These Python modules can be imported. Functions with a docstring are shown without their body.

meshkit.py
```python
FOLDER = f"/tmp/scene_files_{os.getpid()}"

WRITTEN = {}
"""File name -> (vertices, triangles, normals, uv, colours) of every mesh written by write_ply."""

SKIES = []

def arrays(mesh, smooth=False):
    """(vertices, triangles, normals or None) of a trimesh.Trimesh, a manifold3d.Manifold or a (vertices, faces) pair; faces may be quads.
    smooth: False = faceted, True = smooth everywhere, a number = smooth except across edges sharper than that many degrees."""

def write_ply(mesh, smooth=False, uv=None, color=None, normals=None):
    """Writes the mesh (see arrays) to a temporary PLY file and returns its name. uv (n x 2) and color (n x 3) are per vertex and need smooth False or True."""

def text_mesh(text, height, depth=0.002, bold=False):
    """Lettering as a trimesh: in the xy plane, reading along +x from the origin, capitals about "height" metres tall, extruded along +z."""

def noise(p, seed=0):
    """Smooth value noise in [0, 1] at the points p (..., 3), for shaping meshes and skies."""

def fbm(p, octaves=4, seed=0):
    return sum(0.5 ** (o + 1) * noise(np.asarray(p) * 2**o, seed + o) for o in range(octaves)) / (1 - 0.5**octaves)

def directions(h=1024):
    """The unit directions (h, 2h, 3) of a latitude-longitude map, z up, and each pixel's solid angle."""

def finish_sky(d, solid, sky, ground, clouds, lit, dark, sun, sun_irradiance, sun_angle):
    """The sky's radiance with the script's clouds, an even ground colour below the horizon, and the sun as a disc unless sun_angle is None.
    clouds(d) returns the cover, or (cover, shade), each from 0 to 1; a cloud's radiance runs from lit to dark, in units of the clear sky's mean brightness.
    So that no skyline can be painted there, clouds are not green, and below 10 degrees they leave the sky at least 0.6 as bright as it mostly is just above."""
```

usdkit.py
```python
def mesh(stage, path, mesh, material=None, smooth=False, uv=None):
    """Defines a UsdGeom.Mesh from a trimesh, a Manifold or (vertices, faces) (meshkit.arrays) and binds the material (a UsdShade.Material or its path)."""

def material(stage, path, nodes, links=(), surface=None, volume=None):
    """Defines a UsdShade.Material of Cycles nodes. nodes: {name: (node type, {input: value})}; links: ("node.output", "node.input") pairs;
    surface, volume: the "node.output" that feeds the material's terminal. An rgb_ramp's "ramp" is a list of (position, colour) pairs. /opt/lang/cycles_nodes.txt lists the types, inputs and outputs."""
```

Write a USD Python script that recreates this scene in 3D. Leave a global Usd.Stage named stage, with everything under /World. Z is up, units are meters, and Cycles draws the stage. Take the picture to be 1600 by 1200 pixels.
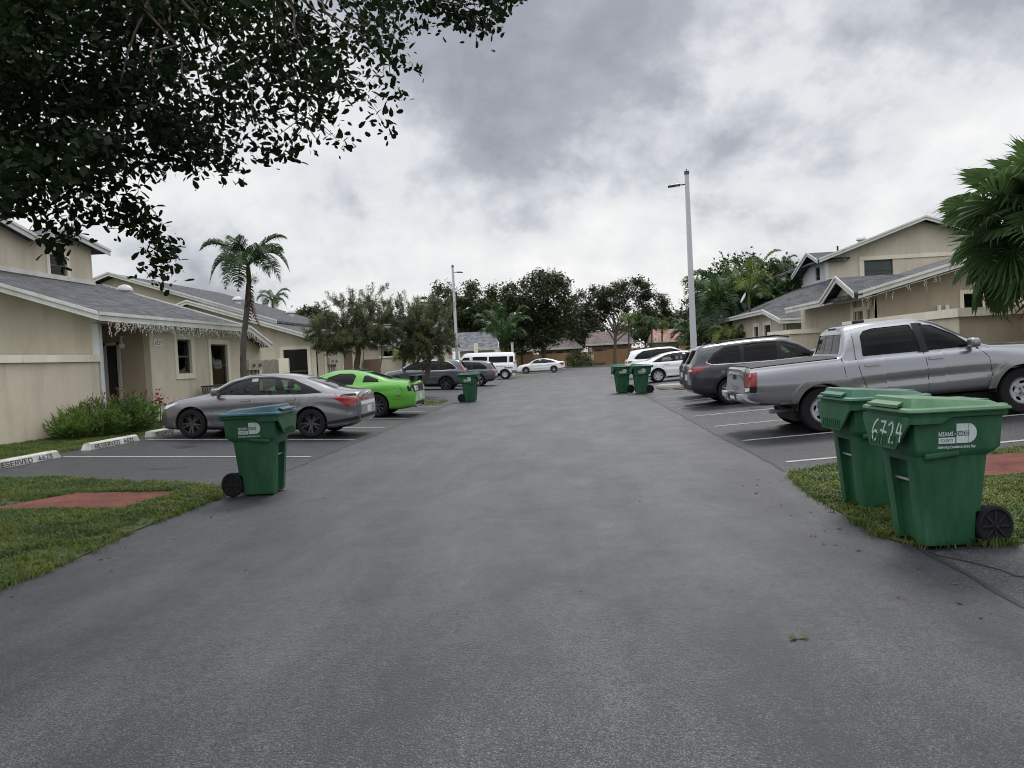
import math, re
import numpy as np, trimesh, manifold3d, usdkit, meshkit
from shapely.geometry import Polygon, LineString, Point, box as sbox
from shapely.ops import unary_union
from shapely import affinity
from scipy.interpolate import PchipInterpolator
from pxr import Usd, UsdGeom, UsdLux, UsdShade, Gf, Sdf, Vt

stage = Usd.Stage.CreateInMemory()
UsdGeom.SetStageUpAxis(stage, UsdGeom.Tokens.z)
UsdGeom.SetStageMetersPerUnit(stage, 1.0)
UsdGeom.Xform.Define(stage, '/World')
UsdGeom.Scope.Define(stage, '/World/Looks')
PI = math.pi

# ------------------------------------------------------------------ camera, sky, sun
cam = UsdGeom.Camera.Define(stage, '/World/camera')
cam.CreateHorizontalApertureAttr(36.0); cam.CreateVerticalApertureAttr(27.0); cam.CreateFocalLengthAttr(27.0)
cam.CreateClippingRangeAttr(Gf.Vec2f(0.05, 3000)); cam.CreateExposureAttr(0.16)
def camera_axes(yaw, pitch, roll):
    cy, sy, cp, sp = math.cos(yaw), math.sin(yaw), math.cos(pitch), math.sin(pitch)
    f = np.array([sy*cp, cy*cp, sp]); r = np.array([cy, -sy, 0.]); u = np.cross(r, f)
    return math.cos(roll)*r+math.sin(roll)*u, -math.sin(roll)*r+math.cos(roll)*u, f
cr_, cu_, cf_ = camera_axes(*np.radians([-4.386, -1.934, -2.798]))
cam.AddTransformOp().Set(Gf.Matrix4d(*cr_, 0, *cu_, 0, *(-cf_), 0, 0, 0, 1.6, 1))

SUN_EL, SUN_AZ = math.radians(48), math.radians(12)      # azimuth from +Y towards +X
sun = UsdLux.DistantLight.Define(stage, '/World/sun')
sun.CreateIntensityAttr(0.32); sun.CreateAngleAttr(16.0); sun.CreateColorAttr(Gf.Vec3f(1.0, .97, .92)); sun.CreateNormalizeAttr(True)
sd = np.array([math.cos(SUN_EL)*math.sin(SUN_AZ), math.cos(SUN_EL)*math.cos(SUN_AZ), math.sin(SUN_EL)])
zx = np.cross([0, 0, 1.], sd); zx /= np.linalg.norm(zx); zy = np.cross(sd, zx)
sun.AddTransformOp().Set(Gf.Matrix4d(*zx, 0, *zy, 0, *sd, 0, 0, 0, 0, 1))

CL = 1.0
def blob(n, d, k):      # a broad dark or bright region of the cloud deck round direction d
    d = np.array(d, float); d /= np.linalg.norm(d)
    return {n+'_dot': ('vector_math', {'math_type': 'dot_product', 'vector2': d}), n: ('map_range', {'from_min': math.cos(math.radians(k)), 'from_max': 1.0, 'to_min': 0., 'to_max': 1., 'clamp': True, 'range_type': 'smoothstep'})}, [('warp.vector', n+'_dot.vector1'), (n+'_dot.value', n+'.value')]
sn = {
 'tc': ('texture_coordinate', {}),
 'sky': ('sky_texture', {'sky_type': 'single_scattering', 'sun_disc': False, 'sun_elevation': SUN_EL, 'sun_rotation': SUN_AZ}),
 'sep': ('separate_xyz', {}),
 'zc': ('math', {'math_type': 'maximum', 'value2': 0.0}),
 'za': ('math', {'math_type': 'add', 'value2': 0.75}),
 'dx': ('math', {'math_type': 'divide'}), 'dy': ('math', {'math_type': 'divide'}),
 'pl': ('combine_xyz', {'z': 3.7}),
 'n1': ('noise_texture', {'scale': 2.9, 'detail': 12., 'roughness': .55, 'distortion': .25}),
 'wn': ('noise_texture', {'scale': 3.0, 'detail': 4.}),
 'wsub': ('vector_math', {'math_type': 'subtract', 'vector2': (.5, .5, .5)}),
 'wsc': ('vector_math', {'math_type': 'scale', 'scale': .38}),
 'warp0': ('vector_math', {'math_type': 'add'}),
 'warp': ('vector_math', {'math_type': 'normalize'}),
 'c1': ('math', {'math_type': 'multiply_add', 'value2': 2.3}),
 'n3': ('noise_texture', {'scale': 8.5, 'detail': 9., 'roughness': .6, 'distortion': .15}), 'c3': ('math', {'math_type': 'multiply_add', 'value2': 1.15, 'value3': -1.17}),
 'ramp': ('rgb_ramp', {'ramp': [(0.0, (2.9, 3.05, 3.4)), (.24, (3.8, 3.95, 4.35)), (.44, (5.5, 5.65, 6.0)), (.6, (7.0, 7.1, 7.25)), (.85, (8.0, 8.0, 7.95)), (1.0, (8.6, 8.55, 8.4))]}),
 'up': ('map_range', {'from_min': .38, 'from_max': 1., 'to_min': 1.0, 'to_max': 2.5, 'clamp': True}),
 'upv': ('vector_math', {'math_type': 'scale'}),
 'mx': ('mix_color', {'fac': 0.93, 'use_clamp': False}),
 'bg': ('background_shader', {'strength': 0.1}),
}
sl = [('tc.generated', 'sep.vector'), ('sep.z', 'zc.value1'), ('zc.value', 'za.value1'), ('sep.x', 'dx.value1'), ('za.value', 'dx.value2'), ('sep.y', 'dy.value1'), ('za.value', 'dy.value2'),
      ('dx.value', 'pl.x'), ('dy.value', 'pl.y'), ('pl.vector', 'n1.vector'), ('tc.generated', 'wn.vector'), ('wn.color', 'wsub.vector1'), ('wsub.vector', 'wsc.vector1'), ('tc.generated', 'warp0.vector1'), ('wsc.vector', 'warp0.vector2'), ('warp0.vector', 'warp.vector1'),
      ('pl.vector', 'n3.vector'), ('n3.fac', 'c3.value1'), ('n1.fac', 'c1.value1'), ('c3.value', 'c1.value3')]
last = 'c1.value'
for i, (d, k, amt) in enumerate([((-.02, 1, .40), 15, -.30), ((-.22, 1, .33), 14, -.16), ((.26, 1, .17), 9, -.20), ((.48, 1, .36), 19, .10), ((-.12, 1, .17), 14, .08), ((.12, 1, .25), 8, .16), ((-.45, 1, .2), 14, .06), ((.5, 1, .2), 10, -.10)]):
    a, b = blob(f'b{i}', d, k); sn.update(a); sl += b
    sn[f'm{i}'] = ('math', {'math_type': 'multiply_add', 'value2': amt}); sl += [(f'b{i}.result', f'm{i}.value1'), (last, f'm{i}.value3')]; last = f'm{i}.value'
sl += [(last, 'ramp.fac'), ('sep.z', 'up.value'), ('ramp.color', 'upv.vector1'), ('up.result', 'upv.scale'), ('sky.color', 'mx.a'), ('upv.vector', 'mx.b'), ('mx.result', 'bg.color')]
sky_m = usdkit.material(stage, '/World/Looks/sky', sn, sl, surface='bg.background')
dome = UsdLux.DomeLight.Define(stage, '/World/sky')
UsdShade.MaterialBindingAPI.Apply(dome.GetPrim()).Bind(sky_m)
dome.GetPrim().SetCustomDataByKey('kind', 'structure')

# ------------------------------------------------------------------ helpers
used = {}
def numbered(parent, name):
    k = (parent, name); n = used.get(k, 0); used[k] = n+1
    return f'{parent}/{name}' if n == 0 else f'{parent}/{name}_{n:03d}'
class Thing:
    def __init__(s, path, loc=(0, 0, 0), rot=0.): s.path, s.loc, s.rot = path, np.array(loc, float), rot
def tag(prim, label=None, cat=None, group=None, kind=None):
    for k, v in (('label', label), ('category', cat), ('group', group), ('kind', kind)):
        if v: prim.SetCustomDataByKey(k, v)
def thing(name, label, cat, loc=(0, 0, 0), rot=0., group=None, kind=None):
    p = numbered('/World', name); x = UsdGeom.Xform.Define(stage, p)
    x.AddTranslateOp().Set(Gf.Vec3d(*map(float, loc)))
    if rot: x.AddRotateZOp().Set(math.degrees(rot))
    tag(x.GetPrim(), label, cat, group, kind)
    return Thing(p, loc, rot)
def holder(parent, name, label=None):
    p = numbered(parent.path, name); x = UsdGeom.Xform.Define(stage, p); tag(x.GetPrim(), label)
    return Thing(p, parent.loc, parent.rot)
def part(parent, name, mesh, mat, smooth=False, label=None, world=False, uv=None):
    """one Mesh prim under parent (Thing). world=True: the mesh is in world coordinates (parents with rot 0 only)"""
    if isinstance(mesh, list): mesh = trimesh.util.concatenate(mesh)
    p = numbered(parent.path, name)
    if world:
        v, f, n = meshkit.arrays(mesh); mesh = (v-parent.loc, f)
    m = usdkit.mesh(stage, p, mesh, mat, smooth=smooth)
    tag(m.GetPrim(), label)
    return Thing(p, parent.loc, parent.rot)
def solo(name, mesh, mat, label=None, cat=None, group=None, kind=None, smooth=False):
    if isinstance(mesh, list): mesh = trimesh.util.concatenate(mesh)
    p = numbered('/World', name); m = usdkit.mesh(stage, p, mesh, mat, smooth=smooth); tag(m.GetPrim(), label, cat, group, kind)
    return Thing(p)
def T(m, v=(0, 0, 0), rz=0, rx=0, ry=0, s=None):
    m = m.copy()
    if s is not None: m.apply_scale(s)
    for a, ax in ((rx, [1, 0, 0]), (ry, [0, 1, 0]), (rz, [0, 0, 1])):
        if a: m.apply_transform(trimesh.transformations.rotation_matrix(a, ax))
    m.apply_translation(v); return m
def bx(a, b):
    a, b = np.minimum(a, b), np.maximum(a, b)
    m = trimesh.creation.box(np.array(b)-np.array(a)); m.apply_translation((np.array(a)+np.array(b))/2); return m
def rbox(a, b, r=.01, n=2):
    """box with rounded edges (hull of spheres)"""
    a, b = np.minimum(a, b).astype(float), np.maximum(a, b).astype(float)
    s = trimesh.creation.icosphere(1, r).vertices
    c = np.array([[x, y, z] for x in (a[0]+r, b[0]-r) for y in (a[1]+r, b[1]-r) for z in (a[2]+r, b[2]-r)])
    return trimesh.convex.convex_hull((c[:, None]+s[None]).reshape(-1, 3))
def cyl(p, q, r, n=12, r2=None):
    p, q = np.array(p, float), np.array(q, float); return tube([p, q], [r, r if r2 is None else r2], n)
def tube(pts, radii, n=8, cap=True):
    p = np.asarray(pts, float); radii = np.broadcast_to(radii, (len(p),))
    t = np.gradient(p, axis=0); t /= np.linalg.norm(t, axis=1, keepdims=True)+1e-12
    a = np.zeros_like(p); ref = np.array([0, 0, 1.]) if abs(t[0][2]) < .9 else np.array([1., 0, 0])
    for i in range(len(p)):
        x = np.cross(t[i], ref); x /= np.linalg.norm(x)+1e-12; a[i] = x; ref = np.cross(x, t[i])
    b = np.cross(t, a); ang = np.arange(n)*2*PI/n
    v = (p[:, None]+radii[:, None, None]*(np.cos(ang)[None, :, None]*a[:, None]+np.sin(ang)[None, :, None]*b[:, None])).reshape(-1, 3)
    i, j = np.meshgrid(np.arange(len(p)-1), np.arange(n), indexing='ij')
    q = np.stack([i*n+j, i*n+(j+1) % n, (i+1)*n+(j+1) % n, (i+1)*n+j], -1).reshape(-1, 4)
    f = [np.vstack([q[:, [0, 1, 2]], q[:, [0, 2, 3]]])]
    if cap:
        k = np.arange(1, n-1); f.append(np.stack([0*k, k+1, k], 1)); o = (len(p)-1)*n; f.append(np.stack([0*k+o, k+o, k+1+o], 1))
    m = trimesh.Trimesh(v, np.vstack(f), process=False)
    if cap and m.volume < 0: m.invert()
    return m
def ext(poly, d):
    """extruded shapely polygon (in xy, +z by d)"""
    ps = getattr(poly, 'geoms', [poly])
    return trimesh.util.concatenate([trimesh.creation.extrude_polygon(p, d, engine='earcut') for p in ps if p.area > 1e-7])
def plane_map(m, o, u, v, n):
    """mesh given in (u, v, n) coordinates -> world"""
    M = np.eye(4); M[:3, 0], M[:3, 1], M[:3, 2], M[:3, 3] = u, v, n, o
    m = m.copy(); m.apply_transform(M)
    if m.volume < 0: m.invert()
    return m
def wall_x(X, poly, thick, nx):      # wall in the plane X = const; poly in (y, z); visible face at X, outward normal nx (+1/-1)
    return plane_map(ext(poly, thick), (X, 0, 0), (0, 1, 0), (0, 0, 1), (-nx, 0, 0))
def wall_y(Y, poly, thick, ny):      # wall in the plane Y = const; poly in (x, z)
    return plane_map(ext(poly, thick), (0, Y, 0), (1, 0, 0), (0, 0, 1), (0, -ny, 0))
def slab(pts, d=(0, 0, -.12)):
    """flat polygon pts (3D, planar) given the thickness vector d"""
    p = np.array(pts, float); n = len(p); d = np.array(d, float)
    v = np.vstack([p, p+d]); k = np.arange(1, n-1)
    f = [np.stack([0*k, k, k+1], 1), np.stack([0*k+n, k+1+n, k+n], 1)]
    i = np.arange(n); j = (i+1) % n
    f += [np.stack([i, i+n, j], 1), np.stack([j, i+n, j+n], 1)]
    m = trimesh.Trimesh(v, np.vstack(f), process=False)
    if m.volume < 0: m.invert()
    return m
def board(p, q, w, h, up=(0, 0, 1)):
    """straight board from p to q, h high along up (downwards from p), w thick sideways"""
    p, q, up = np.array(p, float), np.array(q, float), np.array(up, float)
    t = q-p; s = np.cross(t, up); s = s/np.linalg.norm(s)*w/2
    v = np.array([p-s, p+s, q+s, q-s, p-s-up*h, p+s-up*h, q+s-up*h, q-s-up*h])
    return trimesh.convex.convex_hull(v)
def M(name, nodes, links, surface='p.BSDF'):
    return usdkit.material(stage, '/World/Looks/'+name, nodes, links, surface=surface)
def pm(name, col, rough=.6, metal=0., var=.12, vscale=4., bump=0., bscale=60., coat=0., spec=.5, fine=0., fscale=150., extra=None, stain=0., object_space=False, bdist=.01):
    col = np.array(col, float)
    n = {'p': ('principled_bsdf', {'roughness': rough, 'metallic': metal, 'coat_weight': coat, 'coat_roughness': .04, 'specular_ior_level': spec, **(extra or {})})}; l = []
    if var or bump or fine or stain:
        n['g'] = ('texture_coordinate', {}) if object_space else ('geometry', {})
        src = 'g.object' if object_space else 'g.position'
    if var or fine or stain:
        n['n'] = ('noise_texture', {'scale': vscale, 'detail': 5., 'roughness': .6}); l.append((src, 'n.vector'))
        n['r'] = ('rgb_ramp', {'ramp': [(.25, col*(1-var)), (.5, col), (.75, col*(1+var))]}); l += [('n.fac', 'r.fac')]
        out = 'r.color'
        if fine:
            n['fn'] = ('noise_texture', {'scale': fscale, 'detail': 3.}); l.append((src, 'fn.vector'))
            n['fr'] = ('rgb_ramp', {'ramp': [(.3, (1-fine,)*3), (.7, (1+fine,)*3)]}); l.append(('fn.fac', 'fr.fac'))
            n['fm'] = ('mix_color', {'blend_type': 'multiply', 'fac': 1., 'use_clamp': False}); l += [(out, 'fm.a'), ('fr.color', 'fm.b')]; out = 'fm.result'
        if stain:
            n['sm'] = ('mapping', {'scale': (1.6, 1.6, .35)}); l.append((src, 'sm.vector'))
            n['sn'] = ('noise_texture', {'scale': 1.3, 'detail': 7., 'roughness': .65}); l.append(('sm.vector', 'sn.vector'))
            n['sr'] = ('rgb_ramp', {'ramp': [(.36, (1-stain, 1-stain, 1-stain*1.1)), (.56, (1., 1., 1.))]}); l.append(('sn.fac', 'sr.fac'))
            n['st'] = ('mix_color', {'blend_type': 'multiply', 'fac': 1., 'use_clamp': False}); l += [(out, 'st.a'), ('sr.color', 'st.b')]; out = 'st.result'
        l.append((out, 'p.base_color'))
    else: n['p'][1]['base_color'] = col
    if bump:
        n['bn'] = ('noise_texture', {'scale': bscale, 'detail': 4.}); l.append((src, 'bn.vector'))
        n['b'] = ('bump', {'strength': bump, 'distance': bdist}); l += [('bn.fac', 'b.height'), ('b.normal', 'p.normal')]
    return M(name, n, l)
def pane(name, tint, ior=1.5):
    return M(name, {'t': ('transparent_bsdf', {'color': tint}), 'g': ('glossy_bsdf', {'color': (1, 1, 1), 'roughness': .02}), 'f': ('fresnel', {'IOR': ior}), 'm': ('mix_closure', {})},
             [('f.fac', 'm.fac'), ('t.BSDF', 'm.closure1'), ('g.BSDF', 'm.closure2')], surface='m.closure')
def leafm(name, c0, c1, trans=.25, rough=.45, spec=.4, nsc=.9, tintc=(1.5, 1.4, 1.2)):
    c0, c1 = np.array(c0, float), np.array(c1, float); mid = (c0+c1)/2
    return M(name, {'g': ('geometry', {}), 'r': ('rgb_ramp', {'ramp': [(0, c0), (.6, mid), (1, c1)]}), 'n': ('noise_texture', {'scale': nsc, 'detail': 3.}), 'nr': ('rgb_ramp', {'ramp': [(.3, (.55, .55, .6)), (.5, (1., 1., 1.)), (.7, tintc)]}), 'mm': ('mix_color', {'blend_type': 'multiply', 'fac': 1., 'use_clamp': False}), 'p': ('principled_bsdf', {'roughness': rough, 'specular_ior_level': spec}),
                    't': ('translucent_bsdf', {}), 'm': ('mix_closure', {'fac': trans})},
             [('g.random_per_island', 'r.fac'), ('g.position', 'n.vector'), ('n.fac', 'nr.fac'), ('r.color', 'mm.a'), ('nr.color', 'mm.b'), ('mm.result', 'p.base_color'), ('mm.result', 't.color'), ('p.BSDF', 'm.closure1'), ('t.BSDF', 'm.closure2')], surface='m.closure')
def gz(x, y):
    """height of the paved ground: the bays rise gently away from the drive"""
    x, y = np.asarray(x, float), np.asarray(y, float)
    l = np.clip(.04*(-4.5-x), 0, .26)*np.clip((62-y)/8, 0, 1); r = np.clip(.055*(x-2.64), 0, .3)*np.clip((56-y)/8, 0, 1)
    return l+r
def drape(poly, dz, step=.6):
    """a flat shapely polygon laid on the ground, dz above it"""
    parts = []
    x0, y0, x1, y1 = poly.bounds
    xs = np.unique(np.concatenate([np.arange(math.floor(x0), x1+step, step), [-11., -4.5, 2.64, 8.1]])); xs = xs[(xs > x0) & (xs < x1)]
    ys = np.arange(y0, y1, max(step, (y1-y0)/60))
    cuts = np.concatenate([[x0], xs, [x1]])
    for a, b in zip(cuts[:-1], cuts[1:]):
        for c, d in zip(ys, np.append(ys[1:], y1)):
            q = poly.intersection(sbox(a, c, b, d))
            for g in getattr(q, 'geoms', [q]):
                if g.geom_type == 'Polygon' and g.area > 1e-6:
                    v, f = trimesh.creation.triangulate_polygon(g, engine='earcut'); parts.append(trimesh.Trimesh(np.c_[v, 0*v[:, 0]], f, process=False))
    m = trimesh.util.concatenate(parts); m.merge_vertices(); v = m.vertices.copy(); v[:, 2] = gz(v[:, 0], v[:, 1])+dz; m.vertices = v
    if m.face_normals[:, 2].mean() < 0: m.invert()
    return m
rng = np.random.default_rng(7)

# ------------------------------------------------------------------ materials
stucco = pm('stucco', (.56, .50, .39), .9, var=.07, vscale=1.2, bump=.35, bscale=90, fine=.10, fscale=60, stain=.15)
stucco_r = pm('stucco_right', (.54, .48, .385), .9, var=.06, vscale=1.2, bump=.35, bscale=90, fine=.10, fscale=60, stain=.15)
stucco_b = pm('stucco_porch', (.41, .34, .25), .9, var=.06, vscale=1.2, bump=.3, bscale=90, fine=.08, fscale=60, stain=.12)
cream = pm('cream_trim', (.70, .65, .53), .8, var=.05, vscale=2, bump=.15, bscale=80, stain=.12)
white_t = pm('white_fascia', (.58, .58, .55), .6, var=.06, vscale=2, stain=.18)
bluewhite = pm('pale_blue_stucco', (.52, .56, .60), .85, var=.05, vscale=2, bump=.3, bscale=90)
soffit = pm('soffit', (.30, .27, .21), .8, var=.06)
def shingle(name, axis, tone=(1., 1., 1.)):
    t = np.array(tone)
    comb = ('combine_xyz', {})
    a, b = ('y', 'x') if axis == 'x' else ('x', 'y')
    return M(name, {'g': ('geometry', {}), 's': ('separate_xyz', {}), 'c': comb,
        'k': ('brick_texture', {'scale': 1., 'brick_width': .32, 'row_height': .15, 'mortar_size': .008, 'mortar_smooth': .3, 'color1': t*np.array((.040, .042, .050)), 'color2': t*np.array((.098, .101, .115)), 'mortar': t*np.array((.016, .017, .02)), 'offset': .5}),
        'sm': ('mapping', {'scale': (.9, 4.5, 1.)}), 'n': ('noise_texture', {'scale': 1.3, 'detail': 7., 'roughness': .65}), 'r': ('rgb_ramp', {'ramp': [(.3, (.55, .55, .57)), (.7, (1.5, 1.5, 1.46))]}), 'mm': ('mix_color', {'blend_type': 'multiply', 'fac': 1., 'use_clamp': False}),
        'b': ('bump', {'strength': .8, 'distance': .02}), 'p': ('principled_bsdf', {'roughness': .9})},
        [('g.position', 's.vector'), (f's.{a}', 'c.x'), (f's.{b}', 'c.y'), ('c.vector', 'k.vector'), ('c.vector', 'sm.vector'), ('sm.vector', 'n.vector'), ('n.fac', 'r.fac'), ('k.color', 'mm.a'), ('r.color', 'mm.b'), ('mm.result', 'p.base_color'), ('k.fac', 'b.height'), ('b.normal', 'p.normal')])
sh_x, sh_y = shingle('shingles_x', 'x'), shingle('shingles_y', 'y')
sh_red, sh_brown = shingle('shingles_red', 'y', (5.0, 2.7, 2.1)), shingle('shingles_brown', 'y', (2.3, 1.7, 1.5))
sh_grey = shingle('shingles_grey', 'y', (2.2, 2.2, 2.2))
glass_w = pane('window_glass', (.62, .65, .65), 1.28); glass_dark = pane('glass_tinted', (.06, .065, .07), 1.36); glass_mid = pane('glass_mid', (.42, .48, .46), 1.4); glass_priv = pane('glass_privacy', (.025, .027, .03), 1.36)
blind = pm('blind', (.66, .66, .65), .8, var=.04); bronze = pm('bronze_sash', (.06, .055, .05), .5, var=0.); black = pm('black_trim', (.012, .012, .013), .45, var=0.); dark_in = pm('dark_interior', (.03, .028, .026), .8, var=0.)
wood_grey = pm('weathered_wood', (.22, .19, .17), .85, var=.2, vscale=6); wood_brown = pm('brown_wood', (.17, .115, .085), .8, var=.2, vscale=6); wood_tan = pm('tan_fence_wood', (.36, .215, .115), .85, var=.14, vscale=1.5)
metal_pole = pm('pole_paint', (.42, .43, .45), .45, var=.05, vscale=2); metal_dk = pm('dark_metal', (.05, .052, .055), .45, var=.05); steel = pm('steel', (.45, .45, .46), .3, metal=.9, var=0.); concrete = pm('concrete', (.34, .33, .31), .9, var=.12, vscale=3, bump=.2)
meter_grey = pm('meter_paint', (.42, .38, .30), .6, var=.06)
white_paint = pm('stop_paint', (.52, .52, .50), .7, var=.2, vscale=8, stain=.35, bump=.2); ink = pm('stencil_ink', (.02, .02, .022), .8, var=0.)
white_p = pm('white_plain', (.68, .68, .66), .5, var=.03)
line_m = pm('line_paint', (.36, .36, .36), .8, var=.35, vscale=9, fine=.4, fscale=120)
yel_m = pm('yellow_line_paint', (.50, .46, .26), .8, var=.2, vscale=10)
redslab = pm('red_painted_concrete', (.16, .060, .047), .95, var=.35, spec=.2, vscale=2.5, fine=.14, fscale=40, stain=.2, bump=.2, bscale=50)
bark = pm('bark', (.10, .075, .055), .95, var=.3, vscale=9, bump=.9, bscale=22, bdist=.03)
bark_grey = pm('bark_grey', (.11, .095, .08), .95, var=.3, vscale=7, bump=.6, bscale=22, bdist=.03)
palm_bark = pm('palm_bark', (.075, .066, .057), .95, var=.25, vscale=5, bump=.6, bscale=14, bdist=.02)
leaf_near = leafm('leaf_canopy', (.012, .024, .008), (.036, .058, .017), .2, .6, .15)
leaf_oak = leafm('leaf_dark_tree', (.034, .048, .017), (.115, .135, .048), .3)
leaf_green = leafm('leaf_green_tree', (.042, .068, .020), (.135, .165, .045), .32)
leaf_olive = leafm('leaf_bottlebrush', (.11, .13, .065), (.29, .29, .17), .4, .5)
leaf_grass = leafm('leaf_bush', (.07, .125, .02), (.26, .31, .06), .35)
leaf_palm = leafm('leaf_palm', (.030, .065, .018), (.10, .15, .04), .3, .35)
leaf_fan = leafm('leaf_fan_palm', (.065, .12, .04), (.20, .29, .10), .32, .55, .2)
leaf_yel = leafm('leaf_yellow_palm', (.09, .13, .02), (.20, .23, .05), .35)
leaf_dead = leafm('leaf_dead', (.10, .06, .03), (.24, .16, .08), .25, .7)
grass_m = leafm('grass_blade', (.085, .135, .026), (.29, .34, .085), .35, .5, nsc=1.7, tintc=(1.75, 1.25, 1.0))
grass_far = pm('far_grass', (.05, .085, .025), .9, var=.3, vscale=1.5, bump=.4)
flower_m = leafm('flower_red', (.13, .05, .02), (.24, .13, .05), .3)
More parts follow.
